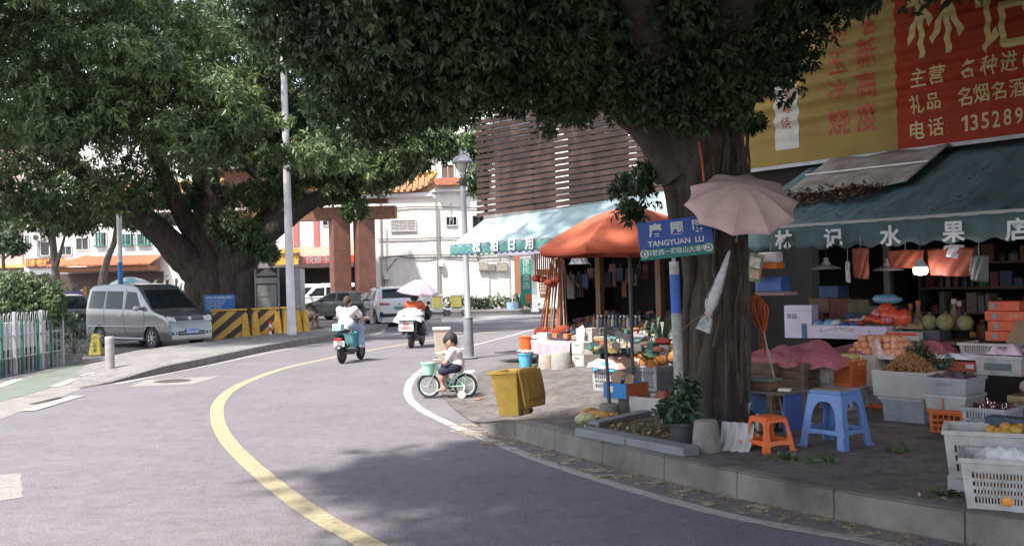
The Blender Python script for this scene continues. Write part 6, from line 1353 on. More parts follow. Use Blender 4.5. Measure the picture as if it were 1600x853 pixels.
for i in range(20):
    x = -.5+i*.052; c = [0, 1, 0, 0, 1, 0, 3, 2, 0, 1, 0, 2, 2, 3, 4, 2, 4, 2, 2, 4][i]
    cushion('fruit_packet', PN[c]+' wrapped packet heaped in the long lilac tray', 'packet', on(oncount(1334, 0, 1.38), x, g.uniform(-.08, .12), .1+.05*g.random()+.07*(i > 10)), (.17, .15, .1), PK[c], g.uniform(0, 3), g.uniform(-.5, .5))['group'] = PN[c]+' packets in the long tray'
boxthing('price_tag', 'white price card lying askew on the packets in the long tray', 'card', on(oncount(1334, 0, 1.38), .1, -.1, .24), (.18, .1, .012), WPAINT, .5)
for i, (px, z, dm, c) in enumerate(((1392, .17, (.28, .18, .24), 2), (1410, .16, (.26, .2, .22), 2), (1372, .2, (.16, .14, .2), 4), (1385, .3, (.2, .16, .16), 2))):
    cushion('snack_bag', ['shiny red bag with white print standing at the end of the long tray', 'shiny red bag right of the printed one', 'pink bag left of the shiny red bags', 'small red bag on top of the shiny red bags'][i], 'bag', oncount(px, z, 1.4), dm, PK[c], .2*i)
cushion('packet', 'sky blue packet lying high behind the shiny red bags', 'packet', oncount(1388, .42, 1.8), (.42, .2, .14), PK[1], 0)
boxthing('carton', 'grey carton carrying the sky blue packet', 'box', oncount(1388, .0, 1.8), (.4, .24, .41), GD[7])
for i, (px, v, h) in enumerate(((1424, 1.9, .3), (1436, 1.85, .34), (1492, 1.9, .36), (1500, 1.95, .33))):
    t = thing('bottle', ['brown bottle at the left behind the melons', 'orange-capped brown bottle behind the melons', 'dark amber bottle behind the second melon', 'dark bottle beside the red gift boxes'][i], 'bottle', oncount(px, .1, v)); MB().lathe([(0, 0), (.055, 0), (.06, h*.55), (.025, h*.75), (.025, h)], 14).build('bottle_body', GD[4] if i < 3 else GD[7], t, smooth=40); MB().lathe([(.03, h-.03), (.03, h+.03), (0, h+.03)], 12).build('cap', CRO if i < 2 else GD[2], t)
boxthing('riser', 'dark step on the counter carrying the bottles', 'stand', oncount(1462, 0, 1.92), (.75, .25, .098), DARK)
MEL = M('melon_skin', (.22, .21, .10), rough=.85, var=.3, scale=16, bump=.8, bscale=50)
for i, (px, v, r) in enumerate(((1453, 1.5, .098), (1478, 1.48, .105), (1509, 1.5, .095))):
    t = thing('melon', ['netted green melon left of the other two on the counter', 'netted green melon in the middle of the counter', 'netted green melon at the right sitting in the white basket'][i], 'melon', oncount(px, .13+r*.9, v)); MB().sph((0, 0, 0), r, 18, 12).build('fruit', MEL, t, smooth=180); MB().tube([(0, 0, r*.95), (.01, 0, r*1.25)], .01, 6).build('stalk', BARK_G, t)
t = thing('carton', 'black printed carton under the left melon', 'box', oncount(1458, 0, 1.42), ROW_ROT); MB().box((0, 0, .065), (.3, .3, .13)).build('box_body', CRB, t); MB().box((-.09, -.152, .07), (.07, .004, .06)).build('label', WPAINT, t)
t = thing('long_tray', 'white fruit tray with a red stripe in the middle of the counter', 'tray', oncount(1418, 0, 1.3), ROW_ROT); MB().openbox(.42, .3, .11, .012, .97).build('tray_body', FOAM, t); MB().box((0, -.152, .085), (.4, .004, .035)).build('stripe', RED, t)
heap('wrappers', 'yellow and blue wrappers spilling over the striped fruit tray', 'wrapper', oncount(1425, .1, 1.45), .35, .3, .16, M('wrapper_mix', (.45, .28, .06), rough=.4, var=.6, scale=12, c2=(.05, .07, .2)), 44, rough_=.6, nu=18)
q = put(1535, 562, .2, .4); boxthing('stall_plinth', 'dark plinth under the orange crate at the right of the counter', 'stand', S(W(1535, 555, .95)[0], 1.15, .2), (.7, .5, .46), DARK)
q2 = S(W(1540, 555, .95)[0], 1.15, .665); crate('orange crate supporting the white basket of melons', q2, .56, .42, .17, CRO, rows=2, bars=14); crate('shallow white basket on the orange crate at the right', on(q2, 0, 0, .175), .58, .44, .12, CRW, rows=1, bars=16)
RG = M('red_gift_card', (.5, .1, .045), rough=.6, var=.15, scale=5)
for i in range(4):
    q = on(q2, .06+.02*(i % 2)-(.04 if i == 3 else 0), .35, .3+.115*i); w = (.46, .44, .46, .34)[i]
    t = thing('gift_box', ['lowest red gift box in the stack on the right of the stall', 'second red gift box from the bottom of the stack', 'third red gift box from the bottom of the stack, with white writing', 'small red gift box on the very top of the stack'][i], 'box', q, ROW_ROT+.03*(i % 2)); MB().box((0, 0, .055), (w, .3, .11)).build('box_body', RG, t, bevel=.004); MB().lathe([(0, 0), (.035, 0), (.035, .004), (0, .004)], 16, (-.12, -.151, .055), (0, -1, 0)).build('emblem', M('emblem_grey', ()), t)
    if i == 2: text('红富士', .05, GD[2], t, (.12, -.153, .06), depth=.001)
boxthing('stand', 'dark stand behind the white basket under the red gift boxes', 'stand', on(q2, .05, .36, -.4), (.6, .34, .7), DARK)
t = thing('card_sheet', 'brown cardboard sheet leaning on the red gift boxes', 'cardboard', on(q2, .24, .12, .18), ROW_ROT); m_ = MB(); m_.add([(-.17, -.06, 0), (.12, -.06, 0), (.2, .06, .38), (-.06, .06, .36)], [(0, 1, 2, 3)]); m_.build('sheet', KRAFT, t, solid=.006)
q = S(W(1490, 560, .62)[0], .75, .2); boxthing('stall_plinth', 'dark plinth under the reddish tray in the middle of the stall', 'stand', q, (.72, .34, .47), DARK)
t = thing('long_tray', 'reddish brown tray with a crumpled white bag on it in the middle of the stall', 'tray', on(q, 0, 0, .472), ROW_ROT); MB().openbox(.72, .36, .11, .012, .98).build('tray_body', M('rust_card', (.3, .07, .035), var=.2), t); MB().box((.2, -.183, .06), (.09, .004, .05)).build('label', LAMP_TINT, t)
heap('plastic_bag', 'crumpled white bag lying on the reddish brown tray', 'bag', on(q, 0, 0, .56), .66, .32, .09, M('bag_white', (.5, .5, .55), rough=.5, var=.15, scale=7), 46, rough_=.55, nu=22)
heap('netting', 'pink netting over fruit behind the bright oranges', 'netting', S(W(1440, 545, .7)[0], .9, .75), .75, .6, .16, PNET, 47, rough_=.5, skirt=.05, nu=24); boxthing('stall_plinth', 'dark plinth under the pink netting behind the oranges', 'stand', S(W(1440, 545, .7)[0], .9, .2), (.7, .55, .54), DARK)
heap('garlic_bag', 'white net bag of pale garlic hanging over the long tray edge', 'bag', S(W(1375, 545, .55)[0], .65, .74), .5, .42, .27, M('garlic_white', (.5, .4, .36), rough=.7, var=.25, scale=16, bump=.8, bscale=40), 48, rough_=.6, nu=26)
# crates on the right: grapes, dates, dark fruit
def tuber(label, loc, w, d, h, mt, seed): return heap('fruit_heap', label, 'fruit', loc, w, d, h, mt, seed, kind='stuff', rough_=.5, nu=30)
DATE = M('red_dates', (.2, .035, .02), rough=.5, var=.5, scale=40, bump=1.2, bscale=60); GRP = M('dark_grapes', (.035, .015, .03), rough=.35, var=.5, scale=45, bump=1.5, bscale=60)
q = put(1480, 679, .2, .36); t = crate('orange crate with round holes on the ground at the right of the stall', q, .34, .4, .24, CRO, rows=3, bars=8)
q2 = on(q, 0, 0, .245); crate('white fruit tray with an orange strip standing on the round-holed orange crate', q2, .4, .42, .14, CRW, rows=1, slots=False); MB().box((-.02, -.215, .075), (.014, .006, .13)).build('strip', CRO, col.objects[-1])
q3 = on(q2, 0, 0, .145); crate('grey white crate of dark grapes on the left of the grape crates', q3, .42, .44, .16, CRG, rows=1, slots=False); text('XYZS 72', .045, M('emblem_grey', ()), col.objects[-1], (.0, -.222, .1), depth=.001)
tuber('dark grapes in the left grape crate', on(q3, 0, 0, .1), .38, .4, .11, GRP, 51)
q = put(1555, 700, .2, .4); crate('pale low crate on the ground under the crate of bagged fruit', q, .44, .42, .14, CRG, rows=1, slots=False)
q2 = on(q, -.1, 0, .145); crate('grey slotted crate of bagged dark fruit in front of the grape crates', q2, .38, .4, .2, CRG, rows=2, bars=16); heap('fruit_bag', 'glossy bag of dark fruit in the grey slotted crate', 'bag', on(q2, 0, 0, .15), .34, .36, .1, M('glossy_dark', (.09, .03, .035), rough=.2, var=.6, scale=25), 52, rough_=.6)
q = put(1545, 655, .2, .4)+ROW_B*.12; crate('white crate on the ground under the right grape crate', q, .5, .42, .3, CRW, rows=2)
q2 = on(q, 0, 0, .305); crate('grey white crate of dark grapes on the right of the grape crates', q2, .5, .44, .17, CRG, rows=1, slots=False); tuber('dark grapes in the right grape crate', on(q2, 0, 0, .11), .46, .4, .15, GRP, 53)
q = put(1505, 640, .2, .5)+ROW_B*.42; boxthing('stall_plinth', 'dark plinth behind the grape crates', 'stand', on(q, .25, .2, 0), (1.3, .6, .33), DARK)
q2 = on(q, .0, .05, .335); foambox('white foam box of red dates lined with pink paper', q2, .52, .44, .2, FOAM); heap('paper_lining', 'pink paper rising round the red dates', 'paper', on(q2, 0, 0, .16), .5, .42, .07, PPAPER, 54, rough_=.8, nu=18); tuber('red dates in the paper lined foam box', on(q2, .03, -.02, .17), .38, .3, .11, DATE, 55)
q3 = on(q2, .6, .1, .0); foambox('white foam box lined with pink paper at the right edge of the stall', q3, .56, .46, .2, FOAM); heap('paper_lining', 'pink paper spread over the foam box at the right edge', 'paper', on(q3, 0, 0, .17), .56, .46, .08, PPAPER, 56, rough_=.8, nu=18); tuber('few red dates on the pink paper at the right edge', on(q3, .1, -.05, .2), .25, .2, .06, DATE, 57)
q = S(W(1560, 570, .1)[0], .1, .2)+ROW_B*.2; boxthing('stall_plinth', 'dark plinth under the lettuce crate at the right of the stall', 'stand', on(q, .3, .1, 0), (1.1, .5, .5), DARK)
q2 = on(q, 0, 0, .502); crate('white crate with tall corner posts and a green picture at the right of the stall', q2, .46, .42, .2, CRW, rows=1, slots=False); MB().box((0, -.224, .09), (.26, .006, .07)).build('picture_label', M('green_picture', (.12, .16, .08), var=.6, scale=20, c2=(.05, .06, .16)), col.objects[-1])
heap('paper_lining', 'pink and white paper frothing over the crate with the green picture', 'paper', on(q2, .1, .05, .17), .62, .44, .17, PPAPER, 58, rough_=.8, nu=26); heap('netting', 'pink netting heap at the right edge of the stall', 'netting', on(q2, .55, .2, .05), .9, .7, .34, M('mauve_netting', (.42, .2, .28), rough=.8, var=.35, scale=22, bump=.6, bscale=120), 59, rough_=.5, nu=30, skirt=.1)
t = thing('cardboard_box', 'open brown cardboard box with printed flap at the right edge of the picture', 'box', put(1590, 690, .2, .4)+ROW_A*.12, ROW_ROT); sheetbox(t, .4, .4, .42, (KRAFT, KRAFT, KRAFT, KRAFT)); text('水果批发\n新鲜', .07, M('brown_ink', (.07, .04, .025)), t, (-.05, -.207, .31), depth=.001)
cushion('fruit_bag', 'dusty pink cloth bag on the cardboard box at the right edge', 'bag', put(1590, 690, .2, .4)+ROW_A*.15+Vector((0, 0, .41)), (.4, .34, .16), M('dusty_mauve', (.28, .19, .2), var=.2))
# big white baskets at the kerb
q = put(1562, 798, .21, .42); rzb = ROW_ROT+R(23); crate('big white slatted basket at the kerb holding a clear plastic bag', q, .62, .46, .34, CRW, rz=rzb, rows=4, bars=20, band=.26, foot=.14, taper=.88, bw=.005)
text('广明果业', .05, M('worn_ink', (.33, .32, .27)), col.objects[-1], (.02, -.226, .295), depth=.0008)
heap('clear_bag', 'clear crumpled plastic bag filling the big white basket at the kerb', 'bag', q+Vector((0, 0, .2)), .56, .42, .2, film('frosted_bag', (.62, .62, .66), .55), 61, rzb, rough_=.6, nu=34)
spheres('fruit', 'orange fruit seen through the slats of the big white basket', 'fruit', [q+Vector((random.uniform(-.2, .2), random.uniform(-.14, .14), .07+.09*(i//10))) for i in range(20)], .05, ORA, 'oranges inside the kerb basket', 9)
q2 = q+Vector((.10, .44, .12)); boxthing('crate_stack', 'grey base block under the basket of green oranges', 'stand', Vector((q2.x, q2.y, .205)), (.5, .4, .115), CRG); crate('second white basket of green oranges behind the kerb basket', q2, .64, .46, .33, CRW, rz=rzb, rows=3, bars=18, band=.3, taper=.9, bw=.005)
GOR = M('green_orange', (.3, .26, .05), rough=.5, var=.5, scale=4, c2=(.5, .2, .03)); 
spheres('green_orange', 'half green orange in the second white basket', 'orange', [q2+Vector((.02+random.uniform(-.02, .02)+.075*(i % 4), -.12+.085*(i//4), .30+.02*(i % 2))) for i in range(12)], .045, GOR, 'green oranges in the basket', 11)
boxthing('net_bag', 'dark blue folded net lying behind the green oranges', 'netting', q2+Vector((.2, .16, .3)), (.3, .14, .08), M('navy_net', (.03, .05, .08), var=.4, scale=20))
# stock crowded behind the long tray
for i, (px, z, dm, c, lab) in enumerate(((1283, 0, (.3, .3, .3), 'maroon', 'dull maroon carton behind the left end of the long lilac tray'), (1312, 0, (.34, .3, .24), 'olive', 'olive carton behind the long lilac tray, right of the maroon one'), (1345, 0, (.32, .3, .3), 'blue', 'dark blue carton behind the middle of the long lilac tray'), (1290, .305, (.32, .28, .2), 'brown', 'dark brown carton standing on the maroon one'), (1322, .245, (.34, .28, .26), 'maroon', 'maroon carton standing on the olive one'), (1350, .305, (.3, .28, .18), 'olive', 'flat olive carton standing on the dark blue one'), (1305, .51, (.3, .26, .16), 'blue', 'small dark blue carton on the very top behind the long tray'))):
    boxthing('carton', lab, 'box', oncount(px, z, 1.9), dm, M('stock_'+c, {'maroon': (.10, .025, .025), 'olive': (.08, .075, .035), 'blue': (.03, .05, .11), 'brown': (.09, .055, .035)}[c], rough=.8, var=.3, scale=7), .06*((i % 3)-1))
q = S(W(1322, 548, .75)[0], .95, .2); boxthing('stall_plinth', 'dark plinth under the pink netting below the long tray', 'stand', q, (.9, .5, .52), DARK)
heap('netting', 'pink netting mounded below the front of the long lilac tray', 'netting', on(q, 0, 0, .52), .95, .6, .15, PNET, 63, rough_=.5, skirt=.08, nu=30)
spheres('peach', 'pale peach in the clear tray below the long lilac tray', 'peach', pack(on(q, .5, -.2, .56), 4, 3, 2, .085, .2, 9), .045, M('peach_skin', (.5, .26, .2), rough=.6, var=.35, scale=7), 'peaches below the long tray', 12)
# lamps and things hung under the awning
t = thing('pendant_bulb', 'lit white bulb hanging under the fruit stall awning', 'lamp', DP(1438, 410, 10.25)); MB().tube([(0, 0, 0), (0, 0, .3)], .004, 5).build('cord', CRB, t); MB().lathe([(.03, -.0), (.06, -.02), (.066, -.05), (.03, .035)], 18).build('collar', CRG, t, smooth=40); MB().lathe([(.066, -.05), (.072, -.07), (.07, -.11), (.05, -.13), (0, -.135)], 18).build('bulb', emis('lit_bulb', (1, .97, .92), 9), t, smooth=60)
pl = bpy.data.lights.new('bulb_light', 'POINT'); pl.energy = 4.5; pl.color = (1, .78, .9); pl.shadow_soft_size = .07; po = bpy.data.objects.new('bulb_light', pl); col.objects.link(po); po.parent = t; po.location = (0, 0, -.2)
for i, (px, py, d) in enumerate(((1291, 416, 11.6), (1388, 418, 11.0))):
    t = thing('pendant_lamp', ['flat-shaded unlit lamp hanging left of the lit bulb, near the iron post', 'flat-shaded unlit lamp hanging next to the lit bulb'][i], 'lamp', DP(px, py, d)); MB().tube([(0, 0, .05), (0, 0, .3)], .004, 5).build('cord', CRB, t); MB().lathe([(.05, .05), (.05, .02), (.16, -.02), (.17, -.035), (.165, -.035), (.15, -.02), (.04, .015), (0, .02)], 24).build('shade', M('enamel_grey', (.22, .2, .2), rough=.3), t, smooth=40); MB().lathe([(.028, .05), (.03, .1), (0, .11)], 12).build('socket', CRG, t)
for i, (px, py, dm, c, lab) in enumerate(((1345, 412, (.2, .08, .33), 'rust_red', 'rust red bag hanging between the two flat lamps'), (1415, 405, (.42, .08, .18), 'rust_red', 'rust red sheet hanging left of the lit bulb'), (1485, 410, (.5, .08, .28), 'rust_red', 'long rust red sheet hanging right of the lit bulb'), (1490, 393, (.22, .1, .12), 'white', 'white bag hanging from the awning edge right of the bulb'), (1325, 425, (.05, .05, .22), 'white', 'narrow white bag hanging beside the rust red one'), (1530, 420, (.2, .08, .25), 'grey', 'dull grey bag hanging at the right under the awning'))):
    d = 10.9-(px-1345)*.005; p = DP(px, py, d); mt = M('hang_'+c, {'rust_red': (.2, .04, .014), 'white': (.45, .43, .43), 'grey': (.1, .1, .1)}[c], rough=.6, var=.3, scale=8)
    t = thing('hanging_bag', lab, 'bag', p, ROW_ROT); m_ = MB(); m_.grid(lambda a, b_: Vector(((a-.5)*dm[0]*(1-.12*b_), -dm[1]/2*math.sin(math.pi*a)*(.4+.6*b_)+.01*math.sin(a*21+b_*8), dm[2]*(.5-b_)+.012*math.sin(a*3+b_*2))), 16, 12); m_.build('sheet', mt, t, smooth=180, solid=.01); MB().tube([(0, 0, dm[2]/2-.02), (0, 0, dm[2]/2+.15)], .004, 5).build('hook', STEEL, t)
t = thing('poster', 'slanting green and white price poster hanging behind the fig trunk', 'poster', DP(1180, 418, 11.7), ROW_ROT); MB().box((0, 0, 0), (.2, .012, .34)).build('sheet', M('poster_green', (.12, .16, .1), var=.3), t, rot=(0, R(12), 0)); MB().box((.0, -.012, .06), (.14, .006, .12)).build('panel', M('poster_pale', (.4, .4, .36), var=.4, scale=25), t, rot=(0, R(12), 0)); MB().box((.02, -.012, -.08), (.13, .006, .1)).build('panel', M('poster_pale2', (.38, .36, .3), var=.4, scale=25, c2=(.3, .06, .04)), t, rot=(0, R(12), 0))
t = thing('hanging_box', 'white and red box hanging above a blue box behind the fig trunk', 'box', DP(1204, 405, 11.75), ROW_ROT); MB().box((0, 0, .02), (.26, .16, .13)).build('white_body', FOAMG, t, bevel=.02); MB().box((0, 0, -.08), (.28, .17, .07)).build('red_base', CRO, t); MB().tube([(0, 0, .08), (0, 0, .2)], .004, 5).build('cord', CRG, t)
t = thing('storage_box', 'blue plastic box on a bracket behind the fig trunk', 'box', DP(1207, 444, 11.85), ROW_ROT); MB().box((0, 0, 0), (.36, .2, .18)).build('body', M('deep_blue_plastic', (.04, .1, .3), rough=.4), t, bevel=.01); MB().box((0, .08, -.115), (.4, .3, .04)).build('bracket', M('pink_shelf', (.3, .18, .2)), t)
# vegetable scraps on the pavement
SCR = leafmat('green_scrap', (.03, .06, .02), (.09, .13, .05), .3, .1, 8)
for i, (px, py, n) in enumerate(((1220, 719, 40), (1278, 722, 40), (1400, 706, 36), (1469, 777, 34))):
    t = thing('leaf_scraps', ['dark green leaf scraps in front of the orange stool', 'dark green leaf scraps between the two stools near the kerb', 'spray of green leaves on the bare pavement', 'green leaves beside the big white kerb basket'][i], 'leaves', G(px, py, .212)); c_ = t.location.copy()
    leaf_mesh('foliage', [((0, 0, .012), (.16, .07, .012)), ((.06, .02, .012), (.1, .08, .015))], n//6, 4, .08, .35, SCR, 60+i, parent=t)
# ================================================================== STREET FURNITURE ON THE LEFT AND MIDDLE
def post_line(base, top, d):
    b_ = Vector(base); return b_, DP(*top, d)-b_
p, v = post_line(GZ(456, 32.6, .1), (437, -90), 32.6); t = thing('lamp_post', 'very tall plain white pole rising through the leaves beside the striped barriers', 'pole', p)
POLEW = M('white_pole_paint', (.55, .54, .56), rough=.5, var=.08, scale=3)
MB().tube([v*f for f in (0, .3, .6, 1)], [.15, .13, .11, .09], 18).build('shaft', POLEW, t, smooth=60); MB().lathe([(.2, 0), (.2, .03), (.16, .05), (.16, .3), (.15, .32)], 20).build('collar', POLEW, t, smooth=40); MB().tube([v*.985, v*.99+Vector((0, -1.2, .5)), v+Vector((0, -2.2, .55))], .05, 8).build('arm', POLEW, t)
m_ = MB(); m_.sph(tuple(v+Vector((0, -2.5, .5))), (.16, .4, .07), 14, 8); m_.build('lamp_head', STEEL, t, smooth=60)
GPOLE = M('grey_lamp_paint', (.21, .215, .23), rough=.5, var=.12, scale=4)
p, v = post_line(GZ(733.5, 22.6, .02), (723, 278), 22.6); t = thing('street_lamp', 'grey street lamp with a bell-shaped hood standing at the corner behind the boy', 'street lamp', p)
MB().lathe([(.2, 0), (.2, .02), (.12, .03)], 20).build('base_plate', GPOLE, t, smooth=40); MB().tube([v*0, v*.215], .112, 18).build('lower_shaft', GPOLE, t, smooth=60); MB().tube([v*.213, v*.225, v*.23, v*.97], [.112, .112, .075, .064], 18).build('upper_shaft', GPOLE, t, smooth=60)
MB().tube([v*.955, v*.96, v*1.0], [.064, .085, .07], 16).build('neck', IRON, t, smooth=50); o0 = v
hk = lambda pr: [(r*.68, z*.68) for r, z in pr]
MB().lathe(hk([(.05, .05), (.05, .18), (.12, .22), (.2, .36), (.24, .48), (.235, .52)]), 24, o0).build('globe', M('milky_glass', (.42, .41, .36), rough=.25), t, smooth=60)
MB().lathe(hk([(.36, .50), (.365, .55), (.34, .58), (.28, .68), (.15, .77), (.1, .79), (.085, .87), (.06, .93), (0, .94)]), 28, o0).build('hood', M('lamp_hood', (.15, .15, .18), rough=.5), t, smooth=45)
for i in range(4): a = i*math.pi/2+.6; MB().tube([o0+Vector((.034*math.cos(a), .034*math.sin(a), 0)), o0+Vector((.14*math.cos(a), .14*math.sin(a), .17)), o0+Vector((.22*math.cos(a), .22*math.sin(a), .35))], .009, 6).build('stay', IRON, t)
# bollard, warning sign
t = thing('bollard', 'short pale stone bollard with two grooves on the left pavement', 'bollard', G(172, 571, .12)); m_ = MB(); m_.lathe([(.1, -.1), (.1, .48), (.093, .485), (.093, .495), (.1, .5), (.1, .55), (.093, .555), (.093, .565), (.1, .57), (.1, .635), (.09, .65), (0, .65)], 26); m_.build('shaft', M('bollard_stone', (.33, .3, .3), rough=.9, var=.15, scale=8, bump=.4, bscale=90), t, smooth=35)
p = G(150, 555); t = thing('warning_sign', 'small yellow folding warning sign standing beside the rear wheel of the van', 'sign', p, R(10)); YS = M('sign_yellow', (.5, .42, .08), rough=.5, var=.1)
for s_ in (-1, 1): m_ = MB(); m_.add([(-.16, s_*.16, .02), (.16, s_*.16, .02), (.09, s_*.02, .6), (-.09, s_*.02, .6)], [(0, 1, 2, 3)]); pn = m_.build('panel', YS, t, solid=.012)
text('小\n心\n地\n滑', .12, M('sign_ink', (.05, .04, .03)), t, (0, -.1, .31), rot=(R(90-13.6), 0, 0), depth=.001); MB().box((0, -.0, .01), (.4, .4, .02)).build('base', CRB, t)
# white looped fence
FW = M('fence_white', (.34, .34, .36), rough=.5, var=.15, scale=8); FG = M('fence_green', (.02, .13, .09), rough=.5)
pa = G(98, 571); pbb = G(0, 590); dv = (pbb-pa).normalized(); Lf = 4.2
t = thing('metal_fence', 'white metal fence with looped bar tops and green posts below the hedge', 'fence', pa, math.atan2(dv.y, dv.x)); hF = 1.38
k_ = 0; x = .22
for xx in (0.0, 1.05, 2.3, 3.5): MB().box((xx, 0, hF/2), (.075, .075, hF)).build('post', FW, t, bevel=.008)
for xx in (.62, 1.28, 2.0, 2.9): MB().box((xx, .02, .6), (.045, .04, 1.2)).build('green_post', FG, t)
for z in (.38, .86): MB().box((Lf/2, 0, z), (Lf, .02, .025)).build('rail', FW, t)
while x < Lf:
    m_ = MB(); m_.tube([(x, -.02, 0), (x, -.02, hF-.1)]+[(x+.055-.055*math.cos(a), -.02, hF-.1+.075*math.sin(a)) for a in np.linspace(.3, math.pi-.2, 8)]+[(x+.11, -.02, hF-.2), (x+.06, -.02, hF-.3), (x-.03, -.02, hF-.25)], .009, 6); m_.build('looped_bar', FW, t, smooth=60)
    MB().tube([(x+.1, 0, 0), (x+.1, 0, hF-.28)], .007, 6).build('straight_bar', FW, t); x += .2
q = pa+dv*2.2+Vector((-.45, 0, 0)); q.z = 0
t = thing('utility_cabinet', 'long pale utility cabinet with a dark base behind the white fence', 'cabinet', q, math.atan2(dv.y, dv.x)); MB().box((0, 0, .83), (4.2, .3, .6)).build('body', M('pale_grey_sheet', (.4, .4, .43)), t); MB().box((0, 0, .26), (4.1, .28, .52)).build('base', M('dark_base', (.04, .04, .045)), t)
# striped barriers
def stripes(name, c1, c2):
    mt = bpy.data.materials.new(name); mt.use_nodes = True; n = mt.node_tree.nodes; l = mt.node_tree.links; b = n['Principled BSDF']; b.inputs['Roughness'].default_value = .7
    tc = n.new('ShaderNodeTexCoord'); dp = n.new('ShaderNodeVectorMath'); dp.operation = 'DOT_PRODUCT'; dp.inputs[1].default_value = (1.6, 0, -2.0); nz = n.new('ShaderNodeTexNoise'); nz.inputs['Scale'].default_value = 3
    l.new(tc.outputs['Object'], dp.inputs[0]); l.new(tc.outputs['Object'], nz.inputs['Vector']); ad = n.new('ShaderNodeMath'); ad.operation = 'MULTIPLY_ADD'; ad.inputs[1].default_value = .12; l.new(nz.outputs['Fac'], ad.inputs[0]); l.new(dp.outputs['Value'], ad.inputs[2])
    fr = n.new('ShaderNodeMath'); fr.operation = 'FRACT'; l.new(ad.outputs[0], fr.inputs[0]); gt = n.new('ShaderNodeMath'); gt.operation = 'GREATER_THAN'; gt.inputs[1].default_value = .5; l.new(fr.outputs[0], gt.inputs[0])
    n2 = n.new('ShaderNodeTexNoise'); n2.inputs['Scale'].default_value = 9; n2.inputs['Detail'].default_value = 6; l.new(tc.outputs['Object'], n2.inputs['Vector']); mr = n.new('ShaderNodeMapRange'); mr.inputs[3].default_value = .7; mr.inputs[4].default_value = 1.25; l.new(n2.outputs['Fac'], mr.inputs[0])
    mx = n.new('ShaderNodeMixRGB'); mx.inputs[1].default_value = (*c1, 1); mx.inputs[2].default_value = (*c2, 1); l.new(gt.outputs[0], mx.inputs[0]); sc_ = n.new('ShaderNodeVectorMath'); sc_.operation = 'SCALE'; l.new(mx.outputs[0], sc_.inputs[0]); l.new(mr.outputs[0], sc_.inputs[3]); l.new(sc_.outputs[0], b.inputs['Base Color']); return mt
STP = stripes('hazard_stripes', (.48, .27, .05), (.035, .03, .028)); BYL = M('barrier_yellow', (.5, .29, .05), rough=.7, var=.2, scale=6)
for i, (x0, x1, d, dz, lab) in enumerate(((332, 398, 32.6, 0, 'black and yellow striped barrier right beside the front of the silver van'), (398, 446, 33.4, 0, 'black and yellow striped barrier in the middle, below the notice case'), (444, 474, 34.2, 0, 'black and yellow striped barrier behind the white pole, beside the seated man'))):
    a = GZ(x0, d, .05); b_ = GZ(x1, d+.6, .05); t = thing('barrier', lab, 'barrier', a, math.atan2((b_-a).y, (b_-a).x), 'striped barriers'); Lb = (b_-a).length
    m_ = MB(); m_.add([(0, -.2, 0), (Lb-.3, -.2, 0), (Lb-.3, .2, 0), (0, .2, 0), (0, -.1, .95), (Lb-.3, -.1, .95), (Lb-.3, .1, .95), (0, .1, .95)], [(0, 3, 2, 1), (4, 5, 6, 7), (0, 1, 5, 4), (1, 2, 6, 5), (2, 3, 7, 6), (3, 0, 4, 7)]); m_.build('block', STP, t, bevel=.015)
    MB().box(((Lb-.3)/2, 0, .985), (Lb-.2, .26, .06)).build('cap', BYL, t, bevel=.01)
    for k in (-1, 1):
        m_ = MB(); xc = Lb-.16+k*.17; m_.add([(xc-.16, -.26, 0), (xc+.16, -.26, 0), (xc+.16, .2, 0), (xc-.16, .2, 0), (xc-.07, -.16, .86), (xc+.07, -.16, .86), (xc+.07, .1, .86), (xc-.07, .1, .86)], [(0, 3, 2, 1), (4, 5, 6, 7), (0, 1, 5, 4), (1, 2, 6, 5), (2, 3, 7, 6), (3, 0, 4, 7)])
        e = m_.build('end_frame', BYL, t, bevel=.02)
        for z in (.3, .62): MB().lathe([(0, 0), (.035, 0), (.035, .01), (0, .01)], 12, (xc, -.255+.1*z/.86+.012, z), (0, -1, .1)).build('bolt_hole', CRB, e)
t = thing('delineator_post', 'thin red and white striped post in front of the middle striped barrier', 'post', GZ(426, 33, .05)); 
for k in range(5): MB().tube([(0, -.3, .12*k), (0, -.3, .12*k+.12)], .05, 10).build('band', [RED, WPAINT][k % 2], t)
t = thing('info_board', 'blue information board with lines of white writing beside the fig-like trunk and barriers', 'sign', GZ(343, 34.4, 0), R(-4)); a = DP(318, 461, 34.4)-Vector(t.location); b_ = DP(368, 487, 34.4)-Vector(t.location); t['label'] = 'blue information board with white writing standing behind the silver van front'
bo = MB().box(((a.x+b_.x)/2, 0, (a.z+b_.z)/2), (b_.x-a.x, .04, a.z-b_.z)).build('board', M('info_blue', (.03, .12, .32), rough=.4), t)
for x in (a.x+.1, b_.x-.1): MB().box((x, .05, a.z/2), (.05, .05, a.z)).build('post', STEEL, t)
text('龙田社区古树名木保护', .098, WPAINT, bo, ((a.x+b_.x)/2, -.025, a.z-.11), depth=.001)
for i, s_ in enumerate(('本树为细叶榕，树龄八十余年', '请勿攀折、刻划、悬挂物品', '周边禁止停车堆放杂物', '管理单位：社区工作站')): text(s_, .055, WPAINT, bo, (a.x+.08, -.025, a.z-.23-i*.085), cx='LEFT', depth=.001)
